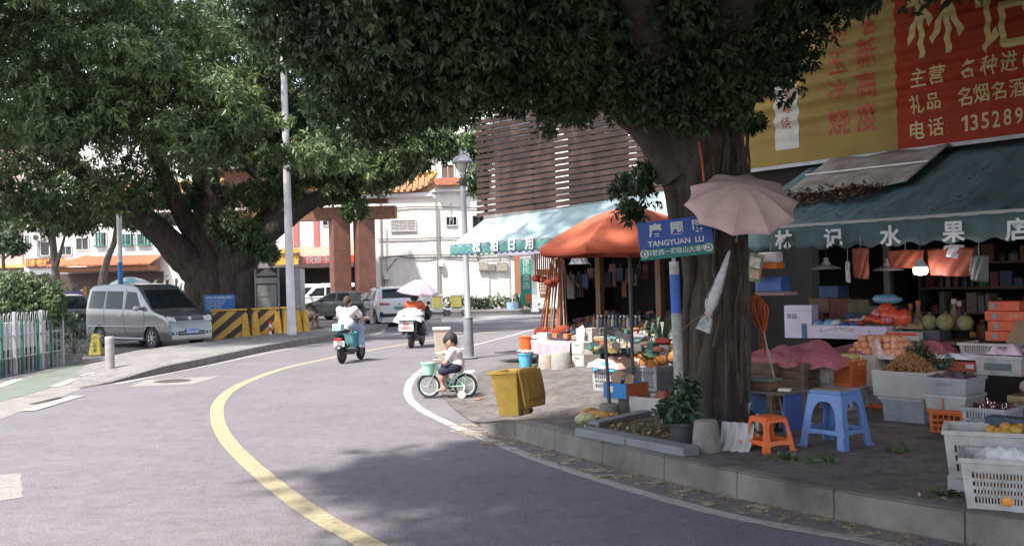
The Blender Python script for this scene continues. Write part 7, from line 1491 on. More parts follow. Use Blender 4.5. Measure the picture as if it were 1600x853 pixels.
# ---- yellow wheelie bin with its lid hanging open
p = G(806, 650, .2); p = p+Vector((0, .12, 0)); t = thing('wheelie_bin', 'battered yellow wheelie bin with its lid hanging open near the kerb corner', 'bin', p, 0, rot=(R(1), R(-3.5), R(-38)))
BINY = M('bin_yellow', (.5, .33, .055), rough=.6, var=.2, scale=4, c2=(.34, .2, .035), bump=.1)
m_ = MB(); m_.openbox(.40, .36, .53, .012, .72); m_.build('body', BINY, t, bevel=.02); m_ = MB()
for y in (-.192, .192): m_.box((0, y, .515), (.44, .03, .035))
m_.box((-.212, 0, .515), (.03, .38, .035)); m_.build('rim', BINY, t, bevel=.008)
m_ = MB(); m_.bar((.235, -.17, .535), (.235, .17, .535), .03, .03); m_.build('handle', BINY, t, bevel=.01)
for y in (-.14, -.05, .05, .14): MB().box((.215, y, .53), (.05, .03, .05)).build('hinge_lug', BINY, t)
m_ = MB(); m_.grid(lambda a, b_: Vector((.25+.10*b_-.05*b_*b_+.012*math.sin(math.pi*a), (a-.5)*.42*(1-.12*smoothstep(.75, 1, b_)), .53-.43*b_)), 14, 14); l_ = m_.build('lid', M('lid_yellow', (.44, .26, .045), rough=.6, var=.2, scale=4, c2=(.25, .13, .025)), t, smooth=60, solid=.022, bevel=None)
m_ = MB(); m_.grid(lambda a, b_: Vector((.262+.10*b_-.05*b_*b_+.006, (a-.5)*.30, .48-.30*b_)), 8, 8); m_.build('lid_panel', M('lid_yellow', ()), l_, smooth=60, solid=.012)
for y in (-.1, .1): MB().lathe([(0, -.02), (.038, -.02), (.042, 0), (.038, .02), (0, .02)], 18, (.135, y, .043), (0, 1, 0)).build('wheel', CRB, t, smooth=40)
t = thing('litter_bin', 'beige tapered litter bin with a white rim behind the boy', 'bin', GZ(691, 21.6, .02), R(8)); MB().openbox(.34, .34, .74, .015, .8).build('body', M('beige_plastic', (.45, .36, .29), rough=.6), t, bevel=.02)
MB().openbox(.38, .38, .05, .03, 1, c=(0, 0, .72)).build('rim', WPAINT, t, bevel=.008)
# ---- railings and barrows across the road
def railing(name, label, a, b_, h, mt, sp=.14, r=.012):
    t = thing(name, label, 'railing', a, math.atan2((b_-a).y, (b_-a).x)); L_ = (b_-a).length
    for z in (.12, h): MB().tube([(0, 0, z), (L_, 0, z)], .025, 8).build('rail', mt, t)
    n = max(2, int(L_/1.6)+1)
    for i in range(n): MB().tube([(L_*i/(n-1), 0, 0), (L_*i/(n-1), 0, h+.04)], .035, 8).build('post', mt, t)
    for i in range(1, int(L_/sp)): MB().tube([(i*sp, 0, .12), (i*sp, 0, h)], r, 5).build('bar', mt, t)
railing('railing', 'white road railing in front of the white vans beyond the gateway', GZ(466, 57, 0), GZ(520, 58.5, 0), 1.05, WPAINT)
railing('railing', 'white railing on the far pavement right of the silver hatchback', GZ(658, 53.5, .15), GZ(724, 53, .15), .95, WPAINT, .5)
p = GZ(714, 51.2, 0); t = thing('handcart', 'yellow and white handcart with small wheels parked by the far kerb', 'cart', p, R(-6))
MB().box((0, 0, .75), (.55, .6, .62)).build('yellow_bin', M('cart_yellow', (.5, .42, .12)), t, bevel=.03); MB().box((0, 0, 1.1), (.62, .66, .1)).build('lid', WPAINT, t, bevel=.02)
for x in (-.45, .42): MB().torus((x, -.2, .17), .13, .045, (0, 1, 0), 18, 7).build('wheel', CRB, t)
MB().torus((.55, .1, .72), .26, .04, (0, 1, 0), 22, 7).build('spare_wheel', CRB, t); MB().tube(catmull([(-.5, 0, .3), (-.75, 0, .6), (-.8, 0, 1.1)], 3), .025, 6).build('push_bar', WPAINT, t); MB().box((0, 0, .36), (1.0, .5, .08)).build('chassis', WPAINT, t)
t = dup(t, GZ(684, 51.6, 0), R(8), 'yellow and white handcart half hidden behind the rider in red', None)
t = thing('mop_bucket', 'sky blue bucket with an upright mop by the clipped hedge', 'bucket', GZ(800.5, 55, .15)); MB().lathe([(.0, 0), (.3, 0), (.34, .4), (.32, .4), (.28, .03), (0, .03)], 18).build('pail', M('pale_sky_plastic', (.3, .45, .6)), t, smooth=40); MB().tube([(0, 0, .1), (.03, 0, 1.1)], .03, 6).build('mop_stick', WPAINT, t)
t = thing('chair', 'small orange chair beside the white post across the street', 'chair', GZ(828, 53, .15)); MB().box((0, 0, .42), (.42, .42, .05)).build('seat', CRO, t); MB().box((0, .2, .68), (.42, .04, .4)).build('backrest', CRO, t)
for x in (-.17, .17):
    for y in (-.17, .17): MB().box((x, y, .2), (.04, .04, .4)).build('leg', CRO, t)
strappy('potted_plant', 'dark leafy pot plant at the right end of the clipped hedge', GZ(811, 56, .15), 40, 1.1, STR, 14, .04, .5, .2)

# ================================================================== CARS
CHROME = M('chrome', (.6, .6, .62), rough=.15, metal=1, var=.05); TYRE = M('tyre_rubber', (.025, .025, .027), rough=.85, var=.2); RIM = M('alloy', (.45, .45, .47), rough=.3, metal=.7, var=.1)
CGL = M('car_glass', (.012, .016, .018), rough=.05, var=.2, spec=.2); REDL = M('tail_lens', (.35, .02, .02), rough=.15, coat=.5); CLRL = M('lamp_lens', (.5, .5, .52), rough=.08, var=.3, scale=14, coat=.6); BLKP = M('black_trim', (.02, .02, .022), rough=.5)
def wheel_parts(t, x, y, r, w, spokes=7, rim=RIM):
    s_ = 1 if y > 0 else -1
    ty = MB().lathe([(r*.62, -w/2), (r*.93, -w/2), (r, -w*.36), (r, w*.36), (r*.93, w/2), (r*.62, w/2), (r*.62, -w/2)], 32, (x, y, r), (0, 1, 0)).build('wheel', TYRE, t, smooth=40)
    MB().lathe([(0, -w*.2), (r*.64, -w*.2), (r*.64, w*.44), (r*.6, w*.44), (r*.58, -w*.1), (0, -w*.1)] if s_ > 0 else [(0, w*.1), (r*.58, w*.1), (r*.6, -w*.44), (r*.64, -w*.44), (r*.64, w*.2), (0, w*.2)], 28, (x, y, r), (0, 1, 0)).build('rim_barrel', BLKP, ty, smooth=40)
    m_ = MB(); yo = y+s_*w*.36
    for i in range(spokes): a = 2*math.pi*i/spokes+.2; m_.bar((x+.03*math.cos(a), yo, r+.03*math.sin(a)), (x+r*.61*math.cos(a), yo, r+r*.61*math.sin(a)), r*.16, .025)
    m_.lathe([(0, -.02), (r*.16, -.02), (r*.14, .02), (0, .02)], 14, (x, yo, r), (0, 1, 0)); m_.torus((x, yo, r), r*.6, .018, (0, 1, 0), 28, 6); m_.build('rim', rim, ty, smooth=40)
def car(name, label, cat, loc, rz, L_, W_, prof, belt, roof, wx, wr, paint, wins, shield, rear, zb=.22, tum=.2, flat=.0, zs=None, trim=None, group=None):
    t = thing(name, label, cat, loc, rz, group); px = [a for a, _ in prof]; pz = [a for _, a in prof]
    zt = lambda x: float(np.interp(x, px, pz)); pf = lambda x: 1-.13*abs(2*x/L_)**7-.03*abs(2*x/L_)**2
    def hw(x, z):
        k = 1.0 if z < belt else 1-tum*((z-belt)/(roof-belt))**1.15
        if z < .5: k *= .95+.05*smoothstep(.2, .5, z)
        if abs(z-(belt-.12)) < .12: k *= 1+.008*math.cos((z-belt+.12)/.12*math.pi/2)
        return W_/2*k*pf(x)
    def bot(x):
        z = zb
        for w in wx:
            Ra = wr*1.16; d_ = abs(x-w)
            if d_ < Ra: z = max(z, wr+math.sqrt(max(0, Ra*Ra-d_*d_)))
        return z
    xs = sorted(set(list(np.linspace(-L_/2, L_/2, 64))+px+[w+wr*1.16*s_*f for w in wx for s_ in (-1, 1) for f in (1.001, .999, .96, .88, .7, .45, .2)]))
    K_ = 11; rings = []; r_ = .07
    for x in xs:
        b0 = bot(x); z1 = max(zt(x), b0+.05); rr = min(r_, (z1-b0)*.3); ring = []
        for k in range(K_+1): z = b0+(z1-rr-b0)*k/K_; ring.append((hw(x, z), z))
        h = hw(x, z1-rr); ring += [(h-.28*rr, z1-.28*rr), (h-rr, z1-.02*rr), (h*.6, z1+.006), (0, z1+.012)]
        rings.append([(x, y, z) for y, z in ring]+[(x, -y, z) for y, z in ring[:-1][::-1]])
    n = len(rings[0]); m_ = MB(); m_.add([v for q in rings for v in q], [(i*n+j, (i+1)*n+j, (i+1)*n+j+1, i*n+j+1) for i in range(len(xs)-1) for j in range(n-1)]+[tuple(range(n)), tuple(range((len(xs)-1)*n, len(xs)*n))[::-1]])
    body = m_.build('body', paint, t, smooth=38)
    MB().box((0, 0, .36), (L_*.9, W_*.8, .28)).build('underbody', BLKP, t)
    for w in wx:
        for s_ in (-1, 1): wheel_parts(t, w, s_*(W_/2-.125), wr, .2)
    def panel(q, off, nu=8, nv=4):
        a, b_, c, d_ = [Vector((p[0], 0, p[1])) for p in q]
        def fn(s_, u, v): p = (a.lerp(b_, u)).lerp(d_.lerp(c, u), v); return Vector((p.x, s_*(hw(p.x, p.z)+off), p.z))
        return fn, nu, nv
    for wn_, q in wins:
        for s_ in (-1, 1):
            fn, nu, nv = panel(q, .007); w_ = MB().grid(lambda u, v: fn(s_, u, v), nu, nv).build('side_window', CGL, t, smooth=60)
    def topq(x0, x1, y0, y1, mt, nm, off=.016):
        m_ = MB(); m_.grid(lambda u, v: Vector((x0+(x1-x0)*v, (u-.5)*2*(y0+(y1-y0)*v), zt(x0+(x1-x0)*v)+off*(1-.0))), 10, 8); return m_.build(nm, mt, t, smooth=60)
    if shield: topq(*shield, CGL, 'windscreen')
    if rear: topq(*rear, CGL, 'rear_window')
    # door seams, handles, mirrors
    fx = lambda z: float(np.interp(-z, [-b for a, b in prof if a > L_*.3], [a for a, b in prof if a > L_*.3])) if True else 0
    rx = lambda z: float(np.interp(z, [b for a, b in prof if a < -L_*.3], [a for a, b in prof if a < -L_*.3]))
    return t, hw, zt, fx, rx
def seams(t, hw, lines, handles, mt=BLKP, hmt=None):
    for s_ in (-1, 1):
        for q in lines: MB().tube([(x, s_*(hw(x, z)+.001), z) for x, z in catmull2(q)], .006, 4).build('door_seam', mt, t)
        for x, z in handles: MB().bar((x-.09, s_*(hw(x, z)+.02), z), (x+.09, s_*(hw(x, z)+.02), z), .03, .03).build('door_handle', hmt or CHROME, t)
def catmull2(q): return [(p.x, p.z) for p in catmull([Vector((x, 0, z)) for x, z in q], 5)]
def mirror(t, x, y, z, mt):
    for s_ in (-1, 1): m_ = MB(); m_.sph((x, s_*(y+.13), z), (.07, .12, .085), 12, 8); o = m_.build('mirror', mt, t, smooth=60); MB().bar((x, s_*y*.97, z-.04), (x, s_*(y+.08), z-.03), .03, .03).build('mirror_arm', BLKP, o)
def facequad(t, f, y0, y1, z0, z1, off, mt, nm, s_=1, nu=6, nv=4, cut=0.0, par=None, dx=0):
    m_ = MB(); m_.grid(lambda u, v: Vector((f(z0+(z1-z0)*v)+s_*off-s_*dx*abs(u-.0)*0, y0+(y1-y0)*u, z0+(z1-z0)*v+cut*u)), nu, nv); return m_.build(nm, mt, par or t, smooth=60)
# ---- the silver van
SILV = M('silver_paint', (.18, .182, .19), rough=.2, var=.04, metal=.72, coat=.5, spec=.5)
hd = Vector((.8, -.6, 0)).normalized(); rt = Vector((hd.y, -hd.x, 0)); fc = DP(262, 541, 28.7); fc.z = 0; ctr = fc-rt*.85-hd*2.36
pv = [(-2.36, .45), (-2.355, .9), (-2.33, 1.3), (-2.27, 1.65), (-2.2, 1.85), (-2.0, 1.95), (-1.2, 1.99), (-.3, 1.99), (.35, 1.95), (.62, 1.88), (.82, 1.74), (1.5, 1.2), (1.62, 1.14), (2.05, 1.02), (2.2, .93), (2.28, .8), (2.33, .62), (2.36, .4), (2.36, .3)]
t, hw, zt, fx, rx = car('van', 'silver minivan with a short sloping bonnet parked under the big tree', 'van', ctr, math.atan2(hd.y, hd.x), 4.72, 1.72, pv, 1.12, 1.98, (-1.35, 1.5), .33, SILV,
    [('a', [(-2.12, 1.24), (-1.12, 1.22), (-1.12, 1.78), (-2.0, 1.8)]), ('b', [(-1.0, 1.22), (-.02, 1.2), (-.1, 1.76), (-1.0, 1.78)]), ('c', [(.12, 1.2), (1.02, 1.18), (.62, 1.72), (.12, 1.75)])], (1.5, .78, .78, .6), (-2.33, -2.24, .66, .6), zb=.24)
seams(t, hw, [[(.06, 1.85), (.06, 1.1), (.1, .6), (.3, .3)], [(-1.06, 1.85), (-1.06, 1.1), (-1.06, .4)], [(1.12, 1.2), (1.18, .9), (1.1, .5)], [(-1.0, .62), (1.05, .6)]], [(.24, 1.06), (-.1, 1.02)])
for s_ in (-1, 1): MB().tube([(x, s_*(hw(x, .68)+.004), .68+.01*x) for x in np.linspace(-2.1, 2.1, 24)], .016, 5).build('side_strip', M('pale_strip', (.42, .42, .43), rough=.3, metal=.5), t); MB().tube([(x, s_*(hw(x, .3)+.002), .30) for x in np.linspace(-.95, 1.08, 14)], .03, 5).build('sill_strip', M('pale_strip', ()), t)
mirror(t, .98, hw(1, 1.2), 1.24, M('mirror_silver', (.5, .5, .52), rough=.3, metal=.4))
g_ = facequad(t, fx, -.45, .45, .84, .945, .012, BLKP, 'grille'); MB().tube([(fx(.89)+.02, y, .895) for y in (-.44, 0, .44)], .016, 6).build('grille_bar', CHROME, g_); MB().tube([(fx(.955)+.016, y, .958) for y in (-.48, 0, .48)], .016, 6).build('grille_rim', CHROME, g_); MB().torus((fx(.9)+.035, 0, .9), .05, .009, (1, 0, .2), 20, 6).torus((fx(.9)+.037, 0, .9), .026, .008, (1, 0, .2), 16, 6).build('emblem', CHROME, g_)
for s_ in (-1, 1): h_ = facequad(t, fx, s_*.5, s_*.77, .80, .95, .014, CLRL, 'headlight', cut=.03); MB().sph((fx(.88)+.01, s_*.62, .885), (.03, .055, .05), 10, 7).build('reflector', CHROME, h_)
facequad(t, fx, -.46, .46, .40, .52, .012, BLKP, 'lower_intake'); MB().tube([(fx(.46)+.03, y, .46) for y in (-.45, 0, .45)], .012, 6).build('intake_bar', CHROME, t)
for s_ in (-1, 1): fl = facequad(t, fx, s_*.52, s_*.68, .42, .5, .013, BLKP, 'fog_lamp'); MB().lathe([(0, 0), (.035, 0), (.03, .015), (0, .02)], 14, (fx(.46)+.012, s_*.6, .46), (1, 0, 0)).build('fog_lens', CLRL, fl)
PB = M('plate_blue', (.03, .10, .38)); PBL = M('number_plate_blue', (.035, .12, .5), rough=.4, var=.05); m_ = MB(); m_.box((fx(.5)+.03, 0, .5), (.012, .44, .14)); pl_ = m_.build('number_plate', PBL, t); text('粤E·01958', .098, WPAINT, pl_, (fx(.5)+.038, 0, .5), rot=(R(90), 0, R(90)), bold=.002, depth=.001)
MB().box((1.25, -.25, 1.2), (.3, .5, .06)).build('dash_clutter', M('dash_red', (.4, .06, .02)), t)
# ---- a dark car glimpsed behind it
ph_ = [(-2.2, .5), (-2.18, .9), (-2.1, 1.2), (-1.95, 1.5), (-1.6, 1.64), (-.4, 1.68), (.3, 1.62), (1.0, 1.1), (1.2, 1.05), (2.0, .92), (2.15, .75), (2.2, .4), (2.2, .3)]
car('parked_car', 'dark estate car half hidden between the hedge and the silver van', 'car', GZ(104, 38.5, 0), R(-52), 4.4, 1.75, ph_, 1.0, 1.66, (-1.3, 1.35), .33, M('black_paint', (.02, .02, .024), rough=.3, metal=.2, coat=.5), [('a', [(-1.9, 1.06), (-.2, 1.05), (-.25, 1.5), (-1.6, 1.52)]), ('b', [(-.1, 1.05), (.85, 1.04), (.25, 1.48), (-.1, 1.5)])], (1.0, .36, .7, .56), (-2.12, -1.92, .6, .52))
# ---- dark saloon
GREY = M('dark_grey_paint', (.05, .054, .056), rough=.3, var=.05, metal=.3, coat=.25)
ps = [(-2.3, .5), (-2.29, .8), (-2.2, .98), (-1.75, 1.04), (-1.6, 1.06), (-.95, 1.36), (-.6, 1.43), (.1, 1.46), (.4, 1.42), (1.15, 1.02), (1.3, .98), (2.05, .82), (2.22, .68), (2.3, .45), (2.3, .3)]
hs = Vector((-.93, .36, 0)); t, hw, zt, fx, rx = car('parked_car', 'dark grey saloon car standing on the plaza left of the silver hatchback', 'car', GZ(539, 49.6, 0), math.atan2(hs.y, hs.x), 4.6, 1.78, ps, .93, 1.46, (-1.35, 1.4), .33, GREY,
    [('a', [(-.98, 1.0), (-.08, .99), (-.08, 1.36), (-.7, 1.36)]), ('b', [(.02, .99), (1.0, .98), (.42, 1.36), (.02, 1.37)])], (1.15, .42, .68, .54), (-1.56, -.98, .68, .54))
seams(t, hw, [[(-.03, 1.4), (-.03, .95), (0, .35)], [(-1.05, .98), (-.9, .6), (-.75, .35)], [(1.05, 1.0), (1.1, .7), (1.0, .35)]], [(.2, .86), (-.75, .87)]); mirror(t, .85, hw(.85, 1), 1.03, GREY)
for s_ in (-1, 1): m_ = MB(); m_.grid(lambda u, v: Vector((-2.26+.3*u, s_*(hw(-2.26+.3*u, .88)+.012), .78+.17*v+.03*u)), 5, 3); m_.build('tail_light', REDL, t); facequad(t, rx, s_*.45, s_*.8, .78, .94, -.014, REDL, 'tail_light')
# ---- white hatchback seen from behind
WCAR = M('pearl_paint', (.5, .5, .52), rough=.25, var=.03, metal=.1, coat=.6)
ph2 = [(-2.2, .4), (-2.22, .6), (-2.2, .9), (-2.1, 1.06), (-1.98, 1.14), (-1.5, 1.5), (-1.2, 1.6), (-.3, 1.66), (.3, 1.62), (.5, 1.56), (1.15, 1.1), (1.3, 1.05), (2.05, .9), (2.18, .74), (2.24, .45), (2.24, .3)]
hh = Vector((-.3, .954, 0)).normalized(); rc_ = DP(625, 508, 40.2); rc_.z = 0
t, hw, zt, fx, rx = car('parked_car', 'pearly white hatchback seen from behind with a green number plate', 'car', rc_+hh*2.2, math.atan2(hh.y, hh.x), 4.48, 1.84, ph2, 1.0, 1.66, (-1.35, 1.4), .35, WCAR,
    [('a', [(-1.35, 1.1), (-.1, 1.06), (-.1, 1.5), (-1.05, 1.5)]), ('b', [(0, 1.06), (1.05, 1.05), (.45, 1.5), (0, 1.52)])], (1.15, .52, .72, .58), (-1.94, -1.48, .68, .58))
seams(t, hw, [[(-.05, 1.5), (-.05, 1.0), (0, .4)], [(-1.2, 1.1), (-1.0, .7), (-.85, .4)]], [(.2, .92), (-.85, .94)], hmt=WCAR); mirror(t, .9, hw(.9, 1.1), 1.12, WCAR)
facequad(t, rx, -.78, .78, .3, .52, -.02, BLKP, 'bumper_valance'); facequad(t, rx, -.7, .7, .52, .56, -.025, CHROME, 'bumper_strip')
for s_ in (-1, 1): facequad(t, rx, s_*.42, s_*.84, .90, .985, -.02, REDL, 'tail_light', cut=.02); facequad(t, rx, s_*.7, s_*.84, .42, .62, -.022, BLKP, 'corner_vent')
m_ = MB(); m_.box((rx(.78)-.02, 0, .78), (.012, .42, .135)); pl_ = m_.build('number_plate', M('number_plate_green', (.03, .22, .16), var=.1), t); text('粤B D80736', .08, WPAINT, pl_, (rx(.78)-.028, 0, .78), rot=(R(90), 0, R(-90)), depth=.001)
MB().box((-1.45, 0, 1.575), (.2, 1.2, .03)).build('spoiler', WCAR, t, bevel=.01); MB().box((-2.225, 0, .95), (.01, .09, .05)).build('emblem', CHROME, t)
# ---- white vans beyond the gateway
VW = M('van_white', (.6, .6, .61), rough=.35, coat=.4); pw = [(-2.0, .5), (-1.99, 1.2), (-1.93, 1.75), (-1.7, 1.88), (.6, 1.9), (.95, 1.82), (1.6, 1.15), (1.75, 1.05), (1.95, .85), (2.0, .5), (2.0, .3)]
for i, (px_, d, an, lab) in enumerate(((520, 62, 180-4, 'white minivan parked beyond the gateway columns'), (486, 67, 180-10, 'second white van mostly hidden behind the other beyond the gateway'))):
    t, hw, zt, fx, rx = car('van', lab, 'van', GZ(px_, d, 0), R(an), 4.0, 1.65, pw, 1.1, 1.9, (-1.25, 1.25), .3, VW, [('a', [(-1.8, 1.15), (-.75, 1.15), (-.75, 1.66), (-1.7, 1.66)]), ('b', [(-.65, 1.15), (.2, 1.15), (.2, 1.66), (-.65, 1.66)]), ('c', [(.3, 1.13), (1.3, 1.12), (.85, 1.62), (.3, 1.65)])], (1.6, .97, .72, .6), (-1.98, -1.94, .6, .55))
    mirror(t, 1.2, hw(1.2, 1.2), 1.2, BLKP); seams(t, hw, [[(.25, 1.7), (.25, .4)], [(-.7, 1.7), (-.7, .4)]], [(.45, 1.0)], hmt=BLKP)
# ================================================================== PEOPLE, SCOOTERS AND THE BICYCLE
def sdf_mesh(caps, k=.02, h=.014):
    "one continuous skin grown round tapered limbs: ((a, b, ra, rb), ...)"
    A = np.array([c[0] for c in caps], float); B = np.array([c[1] for c in caps], float); ra = np.array([c[2] for c in caps]); rb = np.array([c[3] for c in caps])
    r_ = np.maximum(ra, rb)[:, None]+3*h; lo = np.minimum(A-r_, B-r_).min(0); hi = np.maximum(A+r_, B+r_).max(0); n = np.ceil((hi-lo)/h).astype(int)+1
    gx, gy, gz = [lo[i]+h*np.arange(n[i]) for i in range(3)]; X = np.stack(np.meshgrid(gx, gy, gz, indexing='ij'), -1); acc = np.zeros(n)
    for a, b, p, q in zip(A, B, ra, rb):
        ab = b-a; L2 = max(1e-9, ab @ ab); t = np.clip(((X-a) @ ab)/L2, 0, 1); d = np.linalg.norm(X-a-t[..., None]*ab, axis=-1)-(p+(q-p)*t); acc += np.exp(-np.clip(d/k, -60, 60))
    D = -k*np.log(np.maximum(acc, 1e-25)); s = D < 0
    cs = np.zeros(tuple(n-1)+(3,)); cn = np.zeros(tuple(n-1))
    def sl_(arr, off): return arr[off[0]:n[0]-1+off[0], off[1]:n[1]-1+off[1], off[2]:n[2]-1+off[2]]
    for ax in range(3):
        o = [0, 0, 0]
        for u in (0, 1):
            for v in (0, 1):
                o0_ = [0, 0, 0]; oth = [i for i in range(3) if i != ax]; o0_[oth[0]] = u; o0_[oth[1]] = v; o1_ = list(o0_); o1_[ax] = 1
                d0, d1 = sl_(D, o0_), sl_(D, o1_); cr = (d0 < 0) != (d1 < 0); t = np.where(cr, d0/np.where(cr, d0-d1, 1), 0)
                p = np.zeros(cs.shape); p[..., 0] = o0_[0]; p[..., 1] = o0_[1]; p[..., 2] = o0_[2]; p[..., ax] += t; cs += np.where(cr[..., None], p, 0); cn += cr
    cell = cn > 0; idx = -np.ones(cell.shape, int); idx[cell] = np.arange(cell.sum()); ijk = np.argwhere(cell); V = lo+h*(ijk+cs[cell]/cn[cell][:, None]); F = []
    for ax in range(3):
        u, v = [i for i in range(3) if i != ax]
        o1_ = [0, 0, 0]; o1_[ax] = 1
        sh = [slice(0, n[i]-(1 if i == ax else 0)) for i in range(3)]; sh2 = [slice(1 if i == ax else 0, n[i]) for i in range(3)]
        s0, s1 = s[tuple(sh)], s[tuple(sh2)]
        for e in np.argwhere(s0 != s1):
            q = []
            for du, dv_ in ((0, 0), (1, 0), (1, 1), (0, 1)):
                c = e.copy(); c[u] -= du; c[v] -= dv_; q.append(idx[tuple(c)] if (c >= 0).all() and (c < n-1).all() else -1)
            if min(q) < 0: continue
            fl = bool(s0[tuple(e)]) ^ (ax == 1); F.append(tuple(q) if not fl else tuple(q[::-1]))
    return [tuple(p) for p in V], F
def skin(name, caps, mt, par, k=.02, h=.014, extra=None):
    m_ = MB(); m_.add(*sdf_mesh(caps, k, h))
    if extra: extra(m_)
    o = m_.build(name, mt, par, smooth=180); md = o.modifiers.new('smooth', 'CORRECTIVE_SMOOTH') if False else o.modifiers.new('smooth', 'SMOOTH'); md.factor = .5; md.iterations = 3; return o
SKIN = M('skin', (.42, .24, .17), rough=.55, var=.08, scale=8); SKIN_D = M('tanned_skin', (.26, .14, .095), rough=.55, var=.08, scale=8); HAIR = M('dark_hair', (.018, .014, .012), rough=.5, var=.3, scale=30, bump=.6, bscale=90); HAIRB = M('brown_hair', (.045, .024, .017), rough=.5, var=.3, scale=30, bump=.6, bscale=90)
def V3(*a): return Vector(a)
def person(name, label, loc, rz, J, s=1.0, skin_m=SKIN, hair=HAIR, hairstyle='short', shirt=None, shirt_m=None, legs_m=None, leg_len=1.0, shoe=None, sleeve=.55, look=V3(1, 0, -.1), fat=1.0, face=True, hem=.12, hscale=1.0):
    "J: joints in local space, x forward, y left"
    t = thing(name, label, 'person', loc, rz); g = lambda k: Vector(J[k]); w = fat
    neck, head, pel, ch = g('neck'), g('head'), g('pelvis'), g('chest'); lk = look.normalized(); side = V3(0, 1, 0); upv = lk.cross(side)*-1; upv = (head-neck).normalized()
    hr = .098*hscale; c = [(pel+V3(0, .06*w, 0), pel-V3(0, .06*w, 0), .115*w*s, .115*w*s), (pel, ch, .118*w*s, .125*w*s), (ch+V3(0, .07*s, .03), ch-V3(0, .07*s, -.03), .1*w*s, .1*w*s), (ch, neck, .085*s, .052*s), (neck, head-upv*.03, .05*s, .05*s),
        (head+upv*.025-lk*.012, head+upv*.02+lk*.005, hr*.92, hr*.9), (head-upv*.045+lk*.022, head-upv*.085+lk*.045, hr*.66, hr*.42), (head-upv*.02+lk*.088*hscale, head-upv*.04+lk*.104*hscale, .011, .016)]
    for sg in ('l', 'r'):
        y = 1 if sg == 'l' else -1; sh, el, wr = g('sh_'+sg), g('el_'+sg), g('wr_'+sg); hp, kn, an = g('hip_'+sg), g('kn_'+sg), g('an_'+sg); toe = g('toe_'+sg)
        c += [(ch+V3(0, y*.05, .05*s), sh, .07*s, .056*s*w), (sh, el, .05*s*w, .039*s), (el, wr, .038*s, .026*s), (hp, kn, .082*s*w, .056*s*w), (kn, kn.lerp(an, .35), .054*s*w, .056*s), (kn.lerp(an, .35), an, .055*s, .034*s), (an, an-V3(.025, 0, .02), .034*s, .032*s), (an-V3(.015, 0, .025), toe, .034*s, .024*s), (head+side*y*hr*.9-lk*.01+upv*.01, head+side*y*hr*.93-upv*.035, .016, .012)]
        hd_ = (wr-el).normalized(); c += [(wr, wr+hd_*.06*s, .026*s, .032*s)]
    def fingers(m_):
        for sg in ('l', 'r'):
            wr, el = g('wr_'+sg), g('el_'+sg); d = (wr-el).normalized(); sd_ = d.cross(V3(0, 0, 1)); sd_.normalize(); dn = d.cross(sd_); dn = dn if dn.z < 0 else -dn; pm = wr+d*.075*s; y = 1 if sg == 'l' else -1
            for i, ln in enumerate((.06, .068, .064, .05)): a = pm+sd_*(i-1.5)*.018*s; m_.tube([a-d*.03*s, a+d*ln*.4*s, a+d*ln*.75*s+dn*.02*s, a+d*ln*.7*s+dn*.045*s], [.0095*s, .009*s, .0085*s, .006*s], 7)
            th = sd_*(-1.0 if (sd_.y*y) > 0 else 1.0); m_.tube([wr+d*.03*s+th*.018*s, wr+d*.065*s+th*.045*s, wr+d*.1*s+th*.042*s+dn*.015*s], [.012*s, .011*s, .008*s], 7)
    skin('body', c, skin_m, t, .016, .0135*max(.75, s), fingers)
    for y in (-1, 1):
        if face: q = head+lk*hr*.80+side*y*.036+upv*.018; e = MB().sph(q, .0105, 10, 7).build('eye', WPAINT, t, smooth=180); MB().sph(q+lk*.007, .0058, 8, 6).build('pupil', HAIR, e, smooth=180); MB().tube([q+side*y*.018+upv*.02+lk*.004, q+upv*.025+lk*.008, q-side*y*.016+upv*.02+lk*.01], .0035, 5).build('eyebrow', HAIR, t)
    if face: q = head-upv*.072+lk*.098*hscale; MB().tube([q-side*.022-lk*.008, q, q+side*.022-lk*.008], .005, 6).build('mouth', M('lips', (.35, .13, .1)), t, smooth=180)
    # hair: a cap over crown and back of the head
    b_ = -lk
    if hairstyle != 'helmet':
        hc = [(head+upv*.05+b_*.022, head+upv*.045+lk*.03, hr*.93, hr*.82), (head+b_*.045+upv*.02, head+b_*.05-upv*.035, hr*.8, hr*.62), (head+upv*.06+lk*.048+side*.03, head+upv*.06+lk*.048-side*.03, .03, .03)]
        for y in (-1, 1): hc.append((head+side*y*hr*.62+upv*.04, head+side*y*hr*.78+b_*.02-upv*.005, .042, .028))
        if hairstyle == 'bun': hc += [(head+b_*.11+upv*.01, head+b_*.125-upv*.03, .05, .045), (head+b_*.07-upv*.05, neck+b_*.05, .05, .03)]
        skin('hair', hc, hair, t, .012, .012)
    else:
        skin('helmet', [(head+upv*.05, head+upv*.045, hr*1.22, hr*1.22), (head+upv*.01+b_*.02, head-upv*.01+b_*.03, hr*1.12, hr*1.02), (head+upv*.05+lk*.1-side*.05, head+upv*.05+lk*.1+side*.05, .02, .02)], HAIR, t, .012, .013)
    # shirt, trousers, shoes follow the body
    if shirt_m:
        sc_ = [(pel+V3(-.0, .055*w, hem*.1), pel+V3(0, -.055*w, hem*.1), .128*w*s, .128*w*s), (pel-(ch-pel)*hem, ch, .133*w*s, .137*w*s), (ch+V3(0, .075*s, .03), ch-V3(0, .075*s, -.03), .112*w*s, .112*w*s), (ch, ch.lerp(neck, .8), .096*s, .066*s)]
        for sg in ('l', 'r'): y = 1 if sg == 'l' else -1; sh, el = g('sh_'+sg), g('el_'+sg); sc_ += [(ch+V3(0, y*.05, .05*s), sh, .08*s, .068*s*w), (sh, sh.lerp(el, sleeve), .064*s*w, .068*s*w)]
        skin('shirt', sc_, shirt_m, t, .014, .0135*max(.75, s))
